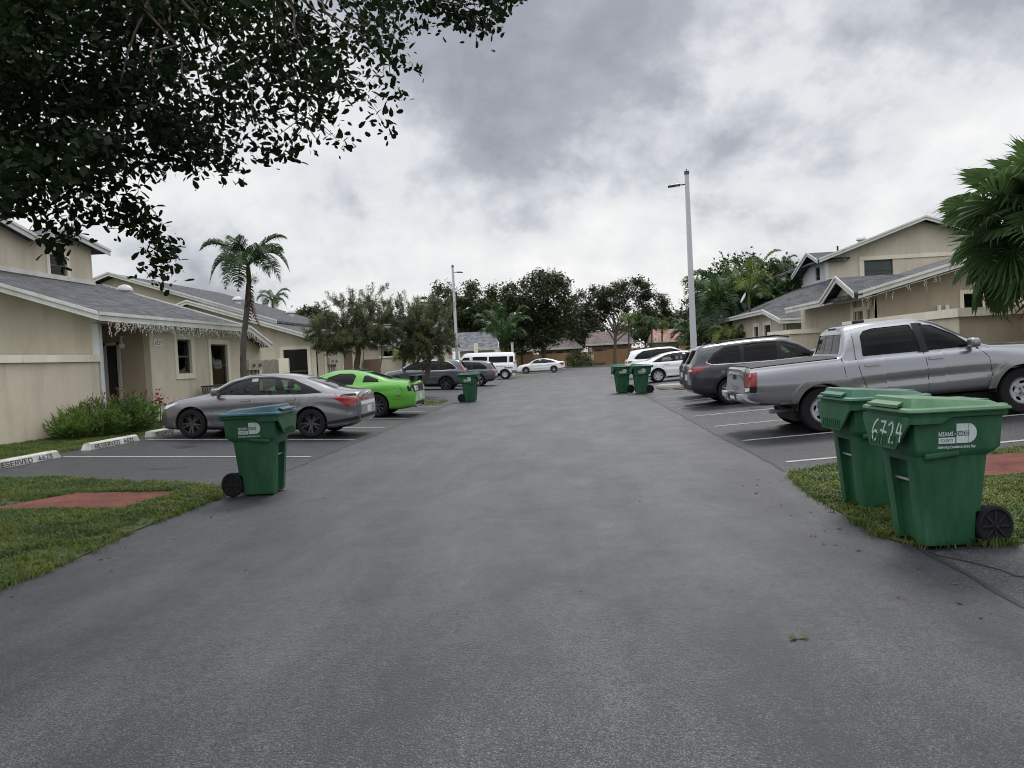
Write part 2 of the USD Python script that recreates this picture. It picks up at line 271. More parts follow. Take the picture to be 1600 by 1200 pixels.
def asphalt(name, tone, worn, speck=.30, rough=.50, lane=0.):
    t = np.array(tone, float)
    return M(name, {'g': ('geometry', {}),
      'm0': ('mapping', {'scale': (1.25, .40, 1.)}), 'n1': ('noise_texture', {'scale': 1., 'detail': 6., 'roughness': .65}), 'n2': ('noise_texture', {'scale': 1.7, 'detail': 6., 'roughness': .65}),
      'v': ('voronoi_texture', {'scale': 240.}), 'w': ('separate_color', {}),
      'th': ('map_range', {'from_min': .38, 'from_max': .70, 'to_min': .96, 'to_max': .96-worn, 'clamp': True}), 'gt': ('math', {'math_type': 'greater_than'}),
      'br': ('rgb_ramp', {'ramp': [(.28, t*.75), (.5, t), (.7, t*1.35)]}),
      'fr': ('noise_texture', {'scale': 60., 'detail': 4., 'roughness': .7}), 'frr': ('rgb_ramp', {'ramp': [(.32, (.42,)*3), (.68, (1.6,)*3)]}),
      'm1': ('mix_color', {'blend_type': 'multiply', 'fac': 1., 'use_clamp': False}),
      'sp': ('mix_color', {'use_clamp': False, 'b': (speck*.97, speck*.98, speck)}), 'spf': ('math', {'math_type': 'multiply', 'value2': .8}),
      'mp': ('mapping', {'scale': (9., 26., 9.)}), 'pn': ('noise_texture', {'scale': 1., 'detail': 2.}), 'pr': ('rgb_ramp', {'ramp': [(.63, (1., 1., 1.)), (.70, (.45, .45, .45))]}),
      'm2': ('mix_color', {'blend_type': 'multiply', 'fac': .8, 'use_clamp': False}),
      'sx': ('separate_xyz', {}), 'ax': ('math', {'math_type': 'add', 'value2': .95}), 'wp': ('noise_texture', {'scale': .35, 'detail': 3.}), 'lw': ('math', {'math_type': 'add'}), 'wa': ('math', {'math_type': 'multiply_add', 'value2': 3.0, 'value3': -1.5}), 'ab': ('math', {'math_type': 'absolute'}), 'lane': ('rgb_ramp', {'ramp': [(0, (1.18, 1.17, 1.15)), (.45, (1.12, 1.12, 1.10)), (.75, (.85, .86, .88)), (1, (.66, .67, .70))]}), 'lr': ('map_range', {'from_min': 0., 'from_max': 3.7, 'to_min': 0., 'to_max': 1., 'clamp': True}), 'm3': ('mix_color', {'blend_type': 'multiply', 'fac': lane, 'use_clamp': False}), 'rr': ('map_range', {'from_min': .3, 'from_max': .7, 'to_min': rough-.09, 'to_max': rough+.12}),
      'bn': ('noise_texture', {'scale': 85., 'detail': 4.}), 'b': ('bump', {'strength': .75, 'distance': .014}), 'p': ('principled_bsdf', {'specular_ior_level': .42 if lane else .3})},
      [('g.position', 'm0.vector'), ('m0.vector', 'n1.vector'), ('g.position', 'n2.vector'), ('g.position', 'v.vector'), ('g.position', 'fr.vector'), ('g.position', 'bn.vector'), ('g.position', 'mp.vector'), ('mp.vector', 'pn.vector'),
       ('v.color', 'w.color'), ('n1.fac', 'th.value'), ('w.r', 'gt.value1'), ('th.result', 'gt.value2'), ('n2.fac', 'br.fac'), ('fr.fac', 'frr.fac'), ('br.color', 'm1.a'), ('frr.color', 'm1.b'),
       ('gt.value', 'spf.value1'), ('spf.value', 'sp.fac'), ('m1.result', 'sp.a'), ('pn.fac', 'pr.fac'), ('sp.result', 'm2.a'), ('pr.color', 'm2.b'), ('m2.result', 'm3.a'), ('lane.color', 'm3.b'), ('m3.result', 'p.base_color'), ('g.position', 'sx.vector'), ('sx.x', 'ax.value1'), ('g.position', 'wp.vector'), ('wp.fac', 'wa.value1'), ('ax.value', 'ab.value1'), ('ab.value', 'lw.value1'), ('wa.value', 'lw.value2'), ('lw.value', 'lr.value'), ('lr.result', 'lane.fac'),
       ('n2.fac', 'rr.value'), ('rr.result', 'p.roughness'), ('bn.fac', 'b.height'), ('b.normal', 'p.normal')])
asph = asphalt('asphalt_road', (.023, .025, .031), .36, .19, .46, lane=1.)
asph_p = asphalt('asphalt_bays', (.019, .020, .025), .06, .2, .42)
asph_q = asphalt('asphalt_side', (.036, .037, .042), .2, .24, .5)
soil = M('soil_and_grass', {'g': ('geometry', {}), 'n': ('noise_texture', {'scale': 1.6, 'detail': 6.}), 'f': ('noise_texture', {'scale': 45., 'detail': 4.}), 'a': ('mix_float', {'fac': .45, 'use_clamp': False}),
   'r': ('rgb_ramp', {'ramp': [(.34, (.085, .058, .034)), (.45, (.055, .066, .020)), (.6, (.060, .085, .022)), (.72, (.12, .12, .045))]}), 'b': ('bump', {'strength': .8, 'distance': .03}), 'p': ('principled_bsdf', {'roughness': .95})},
   [('g.position', 'n.vector'), ('g.position', 'f.vector'), ('n.fac', 'a.a'), ('f.fac', 'a.b'), ('a.result', 'r.fac'), ('r.color', 'p.base_color'), ('f.fac', 'b.height'), ('b.normal', 'p.normal')])

# ------------------------------------------------------------------ the ground
k = 1600.
solo('ground', trimesh.Trimesh([(-k, -k, -.05), (k, -k, -.05), (k, k, -.05), (-k, k, -.05)], [(0, 1, 2), (0, 2, 3)], process=False), grass_far, kind='structure')
def wob(line, amp=.04, step=.25, seed=0):
    """a polyline with an uneven edge"""
    ls = LineString(line); n = int(ls.length/step)+2; r = np.random.default_rng(seed)
    p = np.array([ls.interpolate(t, normalized=True).coords[0] for t in np.linspace(0, 1, n)])
    p[1:-1] += r.normal(0, amp, (n-2, 2))*.6 + .4*np.convolve(r.normal(0, amp*2, n+4), np.ones(5)/5, 'valid')[1:-1, None]
    return [tuple(q) for q in p]
XL, XR = -4.5, 2.64
solo('road', drape(sbox(XL, -8, XR, 54.4), 0, 1.2), asph, kind='structure')
solo('road', drape(sbox(-90, 54.4, 110, 100.), 0, 4.), asph_q, kind='structure')
lotL = solo('parking_lot', drape(sbox(-10.0, -8, XL, 54.4), 0), asph_p, kind='structure')
lotR = solo('parking_lot', drape(sbox(XR, 5.9, 8.6, 54.4), 0), asph_p, kind='structure')
lotQ = solo('parking_lot', drape(sbox(XR, -8, 9, 5.9), 0), asph_q, kind='structure')
for y in (13.4, 16.2, 18.9, 21.6, 24.3, 27.0, 36.6, 39.0, 42.6, 45.4, 48.2):
    part(lotL, 'bay_line', drape(Polygon(wob([(-9.35, y-.05), (-4.7, y-.05)], .006, .3, 1)+wob([(-4.7, y+.05), (-9.35, y+.05)], .006, .3, 2)), .005), line_m)
for y in (10.6, 13.2, 15.8, 18.4, 21.1, 23.6, 26.2, 28.8, 33.6, 36.4, 39.8, 43.2, 46.8):
    part(lotR, 'bay_line', drape(Polygon(wob([(2.85, y-.05), (8.1, y-.05)], .006, .3, 1)+wob([(8.1, y+.05), (2.85, y+.05)], .006, .3, 2)), .005), line_m)
solo('yellow_line', drape(sbox(-4.4, 55.6, 6.5, 55.8), .006), yel_m, 'pale yellow painted line across the far end of the drive', 'road marking')
seamm = pm('tar_seam', (.012, .012, .013), .7, var=.2, vscale=20)
for i, (ln, y0, y1) in enumerate(((XL, 10.9, 54), (XR, 9.9, 54), (XR-.06, 1.5, 6.0))):
    a = wob([(ln, y0), (ln, y1)], .025, .35, 10+i); r = np.random.default_rng(i); w = r.uniform(.012, .03, len(a))
    part((lotL, lotR, lotQ)[i], 'tar_seam', drape(Polygon([(x-q, y) for (x, y), q in zip(a, w)]+[(x+q, y) for (x, y), q in zip(a, w)][::-1]), .004), seamm)
oil = pm('oil_stain', (.008, .008, .009), .35, var=.3, vscale=9)
r = np.random.default_rng(77)
for lot, x, y, s in ((lotR, 3.5, 14.6, .42), (lotR, 4.6, 11.9, .22), (lotR, 5.2, 17.2, .3), (lotL, -6.6, 12.0, .26), (lotL, -7.8, 14.9, .3), (lotL, -6.2, 20.3, .34), (lotR, 4.4, 18.9, .25)):
    a = np.linspace(0, 2*PI, 26, endpoint=False); rr = s*(1+.35*np.sin(a*2+x)+.2*np.sin(a*5+y)+r.normal(0, .07, 26))*.6
    part(lot, 'oil_stain', drape(Polygon(np.c_[x+1.4*rr*np.cos(a), y+rr*np.sin(a)]).buffer(0), .003), oil)
for ln in ([(2.6, 5.9), (2.9, 5.2), (3.1, 4.3), (3.5, 3.6)], [(2.9, 5.2), (3.6, 5.0), (4.6, 5.1)], [(3.1, 4.3), (4.0, 4.0), (5.0, 4.2)]):
    a = np.array(wob(ln, .03, .12, int(ln[1][0]*100))); w = r.uniform(.003, .008, len(a)); part(lotQ, 'crack', drape(Polygon([(x-q, y-q) for (x, y), q in zip(a, w)]+[(x+q, y+q) for (x, y), q in zip(a, w)][::-1]).buffer(0), .004, .4), seamm)
# lawns and islands
def lawn(poly, dz=.008, name='lawn'): return solo(name, drape(poly, dz, .5), soil, kind='structure')
islL = Polygon(wob([(-4.5, 2.0), (-4.47, 5.6), (-4.45, 6.4), (-4.58, 7.5), (-4.56, 8.8), (-4.56, 9.5), (-4.72, 9.85), (-5.1, 10.15), (-5.9, 10.5), (-7.5, 10.72), (-9.9, 10.9)], .03, .2, 3)+[(-9.9, 2.0)])
islR = Polygon(wob([(9, 6.0), (6., 5.95), (3.2, 5.92), (2.6, 6.0), (2.48, 6.3), (2.5, 7.7), (2.58, 9.3), (2.72, 9.68), (3.25, 9.85), (4.5, 9.98), (9., 10.1)], .03, .2, 4))
lawnL = Polygon(wob([(-9.7, -8), (-9.75, 13.3), (-9.72, 16.6), (-9.9, 17.4), (-9.9, 54)], .04, .3, 5)+[(-60, 54), (-60, -8)])
lawnR = Polygon(wob([(8.2, -8), (8.2, 54)], .03, .4, 6)+[(60, 54), (60, -8)])
isl2 = Polygon(wob([(-9.6, 27.4), (-5.6, 27.4), (-4.95, 28.2), (-4.9, 30.3), (-5.5, 31.2), (-9.6, 31.3), (-9.6, 27.4)], .03, .3, 7))
isl3 = Polygon(wob([(8.2, 29.2), (4.6, 29.2), (4.0, 29.8), (4.0, 31.3), (4.6, 32.3), (8.2, 32.3), (8.2, 29.2)], .03, .3, 8))
isl4 = Polygon(wob([(-9.7, 31.3), (-7.6, 31.6), (-6.9, 33.5), (-7.2, 36.), (-9.7, 36.4), (-9.7, 31.3)], .03, .3, 9))
for p in (islL, islR, isl2, isl3, isl4): lawn(p)
lawn(lawnL, .006); lawn(lawnR, .006)
solo('lawn', drape(sbox(-40, 100, 60, 130), .03, 6.), grass_far, kind='structure')
solo('lawn', drape(sbox(-14, 66.5, -1.9, 73.), .03, 2.), grass_far, kind='structure')
solo('kerb', bx((-14, 66.3, 0), (-1.9, 66.5, .12)), concrete, 'low concrete kerb along the grass in front of the far white saloon', 'kerb')
# grass blades
def tuft(seed, n, h0, h1, w, spread):
    r = np.random.default_rng(seed); V, F = [], []
    for i in range(n):
        a = r.uniform(0, 2*PI); b = r.uniform(0, spread); o = np.array([b*math.cos(a*1.7+i), b*math.sin(a*1.7+i), -.005]); h = r.uniform(h0, h1); d = np.array([math.cos(a), math.sin(a), 0]); s = np.array([-d[1], d[0], 0])*w/2; le = r.uniform(.3, 1.1)*h
        p0, p1, p2 = o, o+d*le*.35+[0, 0, h*.7], o+d*le+[0, 0, h*r.uniform(.75, 1.05)]
        k0 = len(V); V += [p0-s, p0+s, p1-s*.8, p1+s*.8, p2]; F += [(k0, k0+1, k0+3), (k0, k0+3, k0+2), (k0+2, k0+3, k0+4)]
    return trimesh.Trimesh(V, F, process=False)
def instancer(name, protos, mats, pos, rot, scale, idx, kind='stuff', label=None, cat=None):
    p = numbered('/World', name); pi = UsdGeom.PointInstancer.Define(stage, p); tag(pi.GetPrim(), label, cat, None, kind)
    for i, (m, mt) in enumerate(zip(protos, mats)):
        usdkit.mesh(stage, f'{p}/blade_clump_{i:03d}' if i else f'{p}/blade_clump', m, mt)
        pi.GetPrototypesRel().AddTarget(f'{p}/blade_clump_{i:03d}' if i else f'{p}/blade_clump')
    pi.CreatePositionsAttr(Vt.Vec3fArray.FromNumpy(np.asarray(pos, np.float32)))
    pi.CreateOrientationsAttr(Vt.QuathArray([Gf.Quath(float(math.cos(a/2)), 0, 0, float(math.sin(a/2))) for a in rot]))
    pi.CreateScalesAttr(Vt.Vec3fArray.FromNumpy(np.asarray(scale, np.float32)))
    pi.CreateProtoIndicesAttr(Vt.IntArray.FromNumpy(np.asarray(idx, np.int32)))
def scatter(poly, n, seed, holes=()):
    from shapely import contains_xy
    r = np.random.default_rng(seed); x0, y0, x1, y1 = poly.bounds; pts = np.c_[r.uniform(x0, x1, n), r.uniform(y0, y1, n)]
    on = contains_xy(poly, pts[:, 0], pts[:, 1])
    for h in holes: on &= ~contains_xy(h, pts[:, 0], pts[:, 1])
    return pts[on]
slabs = [Polygon([(-6.9, 8.5), (-6.5, 9.55), (-5.2, 9.72), (-5.32, 8.62)]), Polygon([(4.1, 8.4), (4.75, 9.6), (6.2, 9.45), (6.0, 8.2)]), Polygon([(-8.2, 28.3), (-8.2, 29.5), (-5.7, 29.5), (-5.7, 28.3)]), Polygon([(4.1, 29.4), (4.1, 30.3), (7., 30.3), (7., 29.4)])]
tufts = [tuft(i, 16, .028, .065, .009, .07) for i in range(4)]
allp = []
for poly, n, seed in ((islL.buffer(.05).intersection(sbox(-9.9, 4.6, -4, 11)), 13500, 1), (islR.buffer(.05).intersection(sbox(2, 5.5, 7, 10.5)), 10500, 2), (lawnL.intersection(sbox(-12.6, 12.6, -9, 22)), 5200, 3), (isl2, 900, 4), (isl3, 900, 5), (isl4, 900, 6)):
    p = scatter(poly, n, seed, slabs); nz = meshkit.fbm(np.c_[p*.9, 0*p[:, 0]], 3, 5); r = np.random.default_rng(seed+50)
    p = p[(nz > .40) | (r.random(len(p)) < .25)]; allp.append(p)
p = np.vstack(allp); r = np.random.default_rng(9); sc = r.uniform(.6, 1.25, len(p))*(.75+.5*meshkit.noise(np.c_[p*1.4, 0*p[:, 0]], 3))
instancer('grass', tufts, [grass_m]*4, np.c_[p, gz(p[:, 0], p[:, 1])+.008], r.uniform(0, 2*PI, len(p)), np.c_[sc, sc, sc], r.integers(0, 4, len(p)), label='coarse short grass growing on the lawns and parking islands', cat='grass')
# fallen leaves at the edge of the right island and on the left lawn
def flat_leaf(r, s):
    a = r.uniform(0, 2*PI); V = np.array([(-.5, 0, 0), (0, .22, .08), (.5, 0, 0), (0, -.22, .08), (0, 0, 0)])*s
    return T(trimesh.Trimesh(V, [(0, 4, 1), (1, 4, 2), (0, 3, 4), (3, 2, 4)], process=False), rz=a, rx=r.normal(0, .3))
r = np.random.default_rng(3); L = []
for poly, n in ((Polygon([(2.5, 6.2), (2.5, 8.2), (2.8, 9.4), (3.4, 9.2), (3.0, 7.6), (3.1, 6.1)]), 330), (islL, 260), (islR, 120), (sbox(1.9, 4, 2.6, 9.5), 46), (sbox(-4.5, 5, -3.7, 12), 24), (sbox(-4.5, 4, 2.6, 22), 26)):
    q = scatter(poly, n, int(n))
    for x, y in q: L.append(T(flat_leaf(r, r.uniform(.02, .06)), (x, y, float(gz(x, y))+(.045 if not (-4.5 < x < 2.45) else .004))))
solo('leaf_litter', L, leaf_dead, 'dry brown leaves scattered on the grass edges', 'leaf litter', kind='stuff')
for pl, lb in zip(slabs, ('faded red painted concrete slab in the left grass near the blue-lidded bin', 'red painted concrete slab in the grass behind the two nearest right-hand bins', 'narrow red slab on the small island behind the lime green coupe', 'red slab on the far right island beside the dark rear of an estate car')):
    m = drape(pl, .035, .5); v, f = m.vertices, m.faces
    x = solo('paint_slab', trimesh.util.concatenate([m, slab([(a, b, float(gz(a, b))+.034) for a, b in list(pl.exterior.coords)[:-1]], (0, 0, -.06))]), redslab, lb, 'concrete slab')
# green leaf on the road
g = thing('fallen_leaf', 'small green leaf lying alone on the asphalt in the right foreground', 'leaf', (1.16, 4.22, .004))
lv = []
for a, s in ((.2, .07), (2.2, .05), (3.6, .055)):
    V = np.array([(0, 0, 0), (.3, .25, .12), (.7, .25, .2), (1, 0, .1), (.7, -.25, .2), (.3, -.25, .12), (.5, 0, .05)])*s
    lv.append(T(trimesh.Trimesh(V, [(0, 6, 1), (1, 6, 2), (2, 6, 3), (3, 6, 4), (4, 6, 5), (5, 6, 0)], process=False), rz=a))
part(g, 'leaf_blade', lv, leaf_grass); part(g, 'stem', tube([(0, 0, .003), (-.03, .02, .006), (-.05, .05, .004)], .0015, 5), leaf_dead)
# wheel stops
def wheel_stop(x, y0, y1, text, label):
    L = y1-y0; z = float(gz(x, 0)); g = thing('wheel_stop', label, 'wheel stop', (x, y0, z), group=None)
    prof = Polygon([(-.10, 0), (-.075, .11), (-.045, .135), (.045, .135), (.075, .11), (.10, 0)]); m = plane_map(ext(prof, L), (0, 0, 0), (1, 0, 0), (0, 0, 1), (0, 1, 0))
    v = m.vertices.copy(); e = (np.abs(v[:, 1]-L/2) > L/2-.001); v[e & (v[:, 2] > .05), 1] += np.where(v[e & (v[:, 2] > .05), 1] > L/2, -.05, .05); m.vertices = v
    part(g, 'block', m, white_paint)
    n = np.array([.11, 0, .025]); n /= np.linalg.norm(n); up = np.array([-.025, 0, .11]); up /= np.linalg.norm(up)
    for t, u, w in zip(text, (.10*L, .66*L), (.48*L, .21*L)):
        m = meshkit.text_mesh(t, .085, .002, bold=True); m.apply_translation([-m.bounds[0][0], 0, 0]); m.apply_scale([w/m.bounds[1][0], 1, 1])
        part(g, 'lettering', plane_map(m, np.array([.098, u, .012])+n*.0005, (0, 1, 0), up, n), ink)
wheel_stop(-9.42, 11.55, 13.3, ('RESERVED', '4623'), 'white concrete wheel stop stencilled RESERVED 4623 at the left picture edge')
wheel_stop(-9.52, 14.3, 16.05, ('RESERVED', '4621'), 'white concrete wheel stop stencilled RESERVED 4621 below the flowering bush')
wheel_stop(-9.55, 16.9, 18.5, ('RESERVED', ''), 'white wheel stop under the nose of the grey saloon') if 0 else None
# ------------------------------------------------------------------ houses
def opening(c0, c1, z0, z1): return sbox(min(c0, c1), z0, max(c0, c1), z1)
def window(h, axis, at, c0, c1, z0, z1, n, trim=.13, split=True, fill=blind, trim_m=cream, sill=True, gl=glass_w, frame_m=bronze, mull=0):
    """window in a wall plane: axis 'x' (plane X=at, c along y) or 'y'. n = outward sign"""
    w = wall_x if axis == 'x' else wall_y
    o = opening(c0, c1, z0, z1); c0, c1 = min(c0, c1), max(c0, c1)
    if trim:
        part(h, 'window_trim', w(at+n*.035, o.buffer(trim, join_style=2).difference(o), .045, n), trim_m, world=True)
    f = o.difference(unary_union([sbox(c0+.045, z0+.05, c1-.045, (z0+z1)/2-.025 if split else z1-.045)]+([sbox(c0+.045, (z0+z1)/2+.025, c1-.045, z1-.045)] if split else [])))
    for i in range(mull):
        c = c0+(c1-c0)*(i+1)/(mull+1); f = f.union(sbox(c-.03, z0, c+.03, z1))
    wn = part(h, 'window', w(at-n*.055, f, .05, n), frame_m, world=True)
    part(wn, 'pane', w(at-n*.085, o.buffer(-.03), .006, n), gl, world=True)
    part(wn, 'blind', w(at-n*.105, o.buffer(.02), .02, n), fill, world=True)
def fascia(h, p, q, hgt=.2, m=None, name='fascia'): part(h, name, board(p, q, .035, hgt), m or white_t, world=True)
def two_fascia(h, p, q, out):     # fascia board with the thin drip-edge board above it, stepped out along `out`
    p, q, out = np.array(p, float), np.array(q, float), np.array(out, float)
    part(h, 'fascia', board(p, q, .03, .19), white_t, world=True); part(h, 'drip_edge', board(p+out*.03+[0, 0, .035], q+out*.03+[0, 0, .035], .035, .085), white_t, world=True)
# ---- left house, nearest (number 6727)
hA = thing('townhouse', 'beige stucco house numbered 6727 at the left with icicle lights along its eave', 'house', (-12, 24, .2))
S = .335
part(hA, 'wall', wall_x(-12., Polygon([(21.25, .1), (29.2, .1), (29.2, 2.92), (27.4, 3.27), (21.25, 3.27)]).difference(unary_union([opening(22.75, 23.62, 1.62, 2.68), opening(24.95, 26.2, 1.12, 2.56)])), .2, 1), stucco, world=True)
part(hA, 'wall', bx((-12.01, 29.0, .1), (-17.5, 29.2, 2.9)), stucco, world=True)
part(hA, 'wall', wall_y(18.85, Polygon([(-12.02, .1), (-12.02, 3.3), (-16.4, 3.3+S*4.4), (-21, 3.3+S*9), (-21, .1)]), .2, -1), stucco, world=True)
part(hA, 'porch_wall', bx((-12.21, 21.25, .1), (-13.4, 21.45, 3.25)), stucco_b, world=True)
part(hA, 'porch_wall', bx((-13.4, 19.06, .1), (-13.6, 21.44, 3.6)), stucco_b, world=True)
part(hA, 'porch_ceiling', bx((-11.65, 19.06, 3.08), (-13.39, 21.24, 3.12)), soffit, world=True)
part(hA, 'corner_trim', bx((-11.96, 18.80, .1), (-12.14, 18.83, 3.2)), white_t, world=True)
part(hA, 'corner_trim', bx((-11.965, 18.831, .1), (-11.98, 18.93, 3.2)), bluewhite, world=True)
dr = part(hA, 'door_frame', [bx((-13.37, 21.17, .2), (-13.28, 21.24, 2.6)), bx((-12.96, 21.17, .2), (-12.88, 21.24, 2.6)), bx((-13.37, 21.17, 2.52), (-12.88, 21.24, 2.6))], white_t, world=True)
part(dr, 'door_glass', bx((-13.28, 21.215, .2), (-12.96, 21.235, 2.52)), dark_in, world=True)
window(hA, 'x', -12., 22.75, 23.62, 1.62, 2.68, 1, .17); window(hA, 'x', -12., 24.95, 26.2, 1.12, 2.56, 1, .16)
ez = 3.2
Rp = lambda x: ez+S*(-11.55-x)
part(hA, 'roof', [slab([(-11.55, 18.2, ez), (-11.55, 27.15, ez), (-17.0, 27.15, Rp(-17)), (-17.0, 18.2, Rp(-17))]), slab([(-17.0, 18.2, Rp(-17)), (-17.0, 27.15, Rp(-17)), (-22.5, 27.15, Rp(-11.5)), (-22.5, 18.2, Rp(-11.5))])], sh_x, world=True)
part(hA, 'roof', slab([(-11.55, 27.16, ez-.02), (-11.55, 29.15, ez-.60), (-17, 29.15, ez-.60), (-17, 27.16, ez-.02)]), sh_y, world=True)
part(hA, 'wall', wall_y(27.0, Polygon([(-12.3, 2.9), (-12.3, 3.2), (-17, 3.15+S*4.9), (-17, 2.9)]), .1, 1), stucco, world=True)
two_fascia(hA, (-11.53, 18.2, ez+.01), (-11.53, 27.15, ez+.01), (1, 0, 0)); two_fascia(hA, (-11.53, 27.16, ez+.01), (-11.53, 29.16, ez-.59), (1, 0, 0))
two_fascia(hA, (-11.53, 18.18, ez+.02), (-17, 18.18, Rp(-17)+.02), (0, -1, 0)); two_fascia(hA, (-11.53, 27.17, ez), (-17, 27.17, Rp(-17)), (0, 1, 0))
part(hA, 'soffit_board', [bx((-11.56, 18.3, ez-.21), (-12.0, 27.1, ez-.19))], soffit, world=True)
# upper storey with its road-facing gable
GX = -16.5
part(hA, 'upper_wall', wall_x(GX, Polygon([(15, 4.0), (25.83, 4.0), (25.83, 6.12), (24.03, 6.48), (22.88, 6.03), (21.94, 6.22), (19.5, 6.9), (15, 6.2)]).difference(opening(23.6, 24.45, 5.02, 5.66)), .2, 1), stucco, world=True)
part(hA, 'upper_wall', bx((GX-.01, 25.63, 4), (GX-5, 25.83, 6.1)), stucco, world=True)
window(hA, 'x', GX, 23.6, 24.45, 5.02, 5.66, 1, .15)
part(hA, 'flashing', board((GX+.03, 16, 5.06), (GX+.03, 25.9, 5.0), .03, .14), white_t, world=True)
gp = [(19.2, 6.95), (21.75, 6.27), (22.75, 6.03), (23.97, 6.54), (26.45, 6.12)]
for (a, b), (c, d) in zip(gp[:-1], gp[1:]):
    part(hA, 'upper_roof', slab([(GX+.30, a, b), (GX+.30, c, d), (GX-5, c, d), (GX-5, a, b)], (0, 0, -.1)), sh_y, world=True)
    two_fascia(hA, (GX+.32, a, b+.01), (GX+.32, c, d+.01), (1, 0, 0))
# number plate, lamp, vine
npl = part(hA, 'number_plate', rbox((-12.0, 21.45, 2.44), (-11.975, 21.9, 2.66), .01), white_p, world=True)
m = meshkit.text_mesh('6727', .12, .004, True); m.apply_translation([-m.bounds[0][0], 0, 0]); m.apply_scale([.34/m.bounds[1][0], 1, 1])
part(npl, 'numerals', plane_map(m, (-11.976, 21.505, 2.49), (0, 1, 0), (0, 0, 1), (1, 0, 0)), ink, world=True)
lm = part(hA, 'porch_lamp', [T(trimesh.creation.icosphere(2, .09), (-12.75, 21.08, 2.5), s=None), cyl((-12.75, 21.08, 2.52), (-12.75, 21.1, 2.78), .045, 10, .02), cyl((-12.75, 21.1, 2.75), (-12.75, 21.24, 2.75), .015, 8)], white_p, smooth=40, world=True)
# privacy wall in front of the patio
pw = thing('patio_wall', 'tall beige stucco garden wall with a cream cap at the left edge', 'wall', (-12, 15, .2))
part(pw, 'wall_body', wall_x(-11.99, sbox(6., .1, 18.77, 2.02), .2, 1), stucco, world=True)
part(pw, 'cap', [bx((-11.94, y, 2.021), (-12.24, y+2.38, 2.19)) for y in np.arange(6.4, 17.6, 2.4)]+[bx((-11.94, 18.4, 2.021), (-12.24, 18.79, 2.19))], cream, world=True)
# ---- second left house
hB = thing('townhouse', 'long beige house behind the palm with a tall doorway window facing the drive', 'house', (-13, 45, .2))
S2 = .335; eX, eZ = -12.45, 3.02
R2 = lambda x: eZ+S2*(eX-x)
part(hB, 'gable_wall', wall_y(38.4, Polygon([(-12.9, .1), (-12.9, R2(-12.9)-.1), (-19.3, R2(-19.3)-.1), (-21, R2(-21.)-.6), (-21, .1)]).difference(opening(-14.6, -13.35, .35, 2.58)), .2, -1), stucco, world=True)
window(hB, 'y', 38.4, -14.6, -13.35, .35, 2.58, -1, .17, fill=dark_in)
part(hB, 'facade', wall_x(-12.9, Polygon([(38.41, .1), (38.41, 3.0), (52, 3.0), (52, .1)]).difference(opening(43.0, 44.9, .25, 2.5)), .2, 1), stucco, world=True)
dd = part(hB, 'double_door', [bx((-12.96, 43.0+i*.65, .25), (-12.92, 43.6+i*.65, 2.5)) for i in range(3)], wood_brown, world=True)
part(hB, 'door_trim', wall_x(-12.86, opening(43., 44.9, .25, 2.5).buffer(.15, join_style=2).difference(opening(43., 44.9, .25, 2.5)), .045, 1), cream, world=True)
part(hB, 'corner_pilaster', bx((-12.86, 39.6, .1), (-12.89, 39.9, 3.0)), cream, world=True)
part(hB, 'roof', [slab([(eX, 37.9, eZ), (eX, 54., eZ), (-19.3, 54., R2(-19.3)), (-19.3, 37.9, R2(-19.3))]), slab([(-19.31, 37.9, R2(-19.3)), (-19.31, 40.4, R2(-19.3)), (-21, 40.4, R2(-19.3)-.55), (-21, 37.9, R2(-19.3)-.55)])], sh_x, world=True)
two_fascia(hB, (eX+.02, 37.88, eZ+.02), (-19.3, 37.88, R2(-19.3)+.02), (0, -1, 0)); two_fascia(hB, (-19.3, 37.88, R2(-19.3)+.02), (-21, 37.88, R2(-19.3)-.53), (0, -1, 0))
two_fascia(hB, (eX+.02, 37.9, eZ+.01), (eX+.02, 54, eZ+.01), (1, 0, 0))
part(hB, 'upper_gable_wall', wall_y(40.6, Polygon([(-17., 3), (-17.0, R2(-17.0)+.05), (-24.7, R2(-24.7)-.05), (-27.5, R2(-24.7)-1.), (-27.5, 3)]), .2, -1), stucco, world=True)
part(hB, 'upper_roof', [slab([(-15.5, 40.1, R2(-15.5)+.16), (-15.5, 53.5, R2(-15.5)+.16), (-24.7, 53.5, R2(-24.7)+.16), (-24.7, 40.1, R2(-24.7)+.16)]), slab([(-24.71, 40.1, R2(-24.7)+.16), (-24.71, 53.5, R2(-24.7)+.16), (-28, 53.5, R2(-24.7)-.9), (-28, 40.1, R2(-24.7)-.9)])], sh_x, world=True)
two_fascia(hB, (-15.5, 40.08, R2(-15.5)+.18), (-24.7, 40.08, R2(-24.7)+.18), (0, -1, 0)); two_fascia(hB, (-24.7, 40.08, R2(-24.7)+.18), (-28, 40.08, R2(-24.7)-.88), (0, -1, 0))
def roof_vent(h, p, r=.22):
    p = np.array(p, float); dome_ = T(trimesh.creation.icosphere(2, r), s=None); v = dome_.vertices.copy(); v[:, 2] = np.maximum(v[:, 2], -.02)*.8; dome_.vertices = v
    part(h, 'roof_vent', [T(dome_, p+[0, 0, .16]), cyl(p-[0, 0, .2], p+[0, 0, .18], r*.7, 12)], steel_w, smooth=40, world=True)
steel_w = pm('vent_paint', (.55, .56, .56), .4, var=.05)
for x, y in ((-20.2, 46.), (-18.0, 49.)): roof_vent(hB, (x, y, R2(x)+.2), .3)
roof_vent(hA, (-16.0, 26.9, Rp(-16.)-.12), .28)
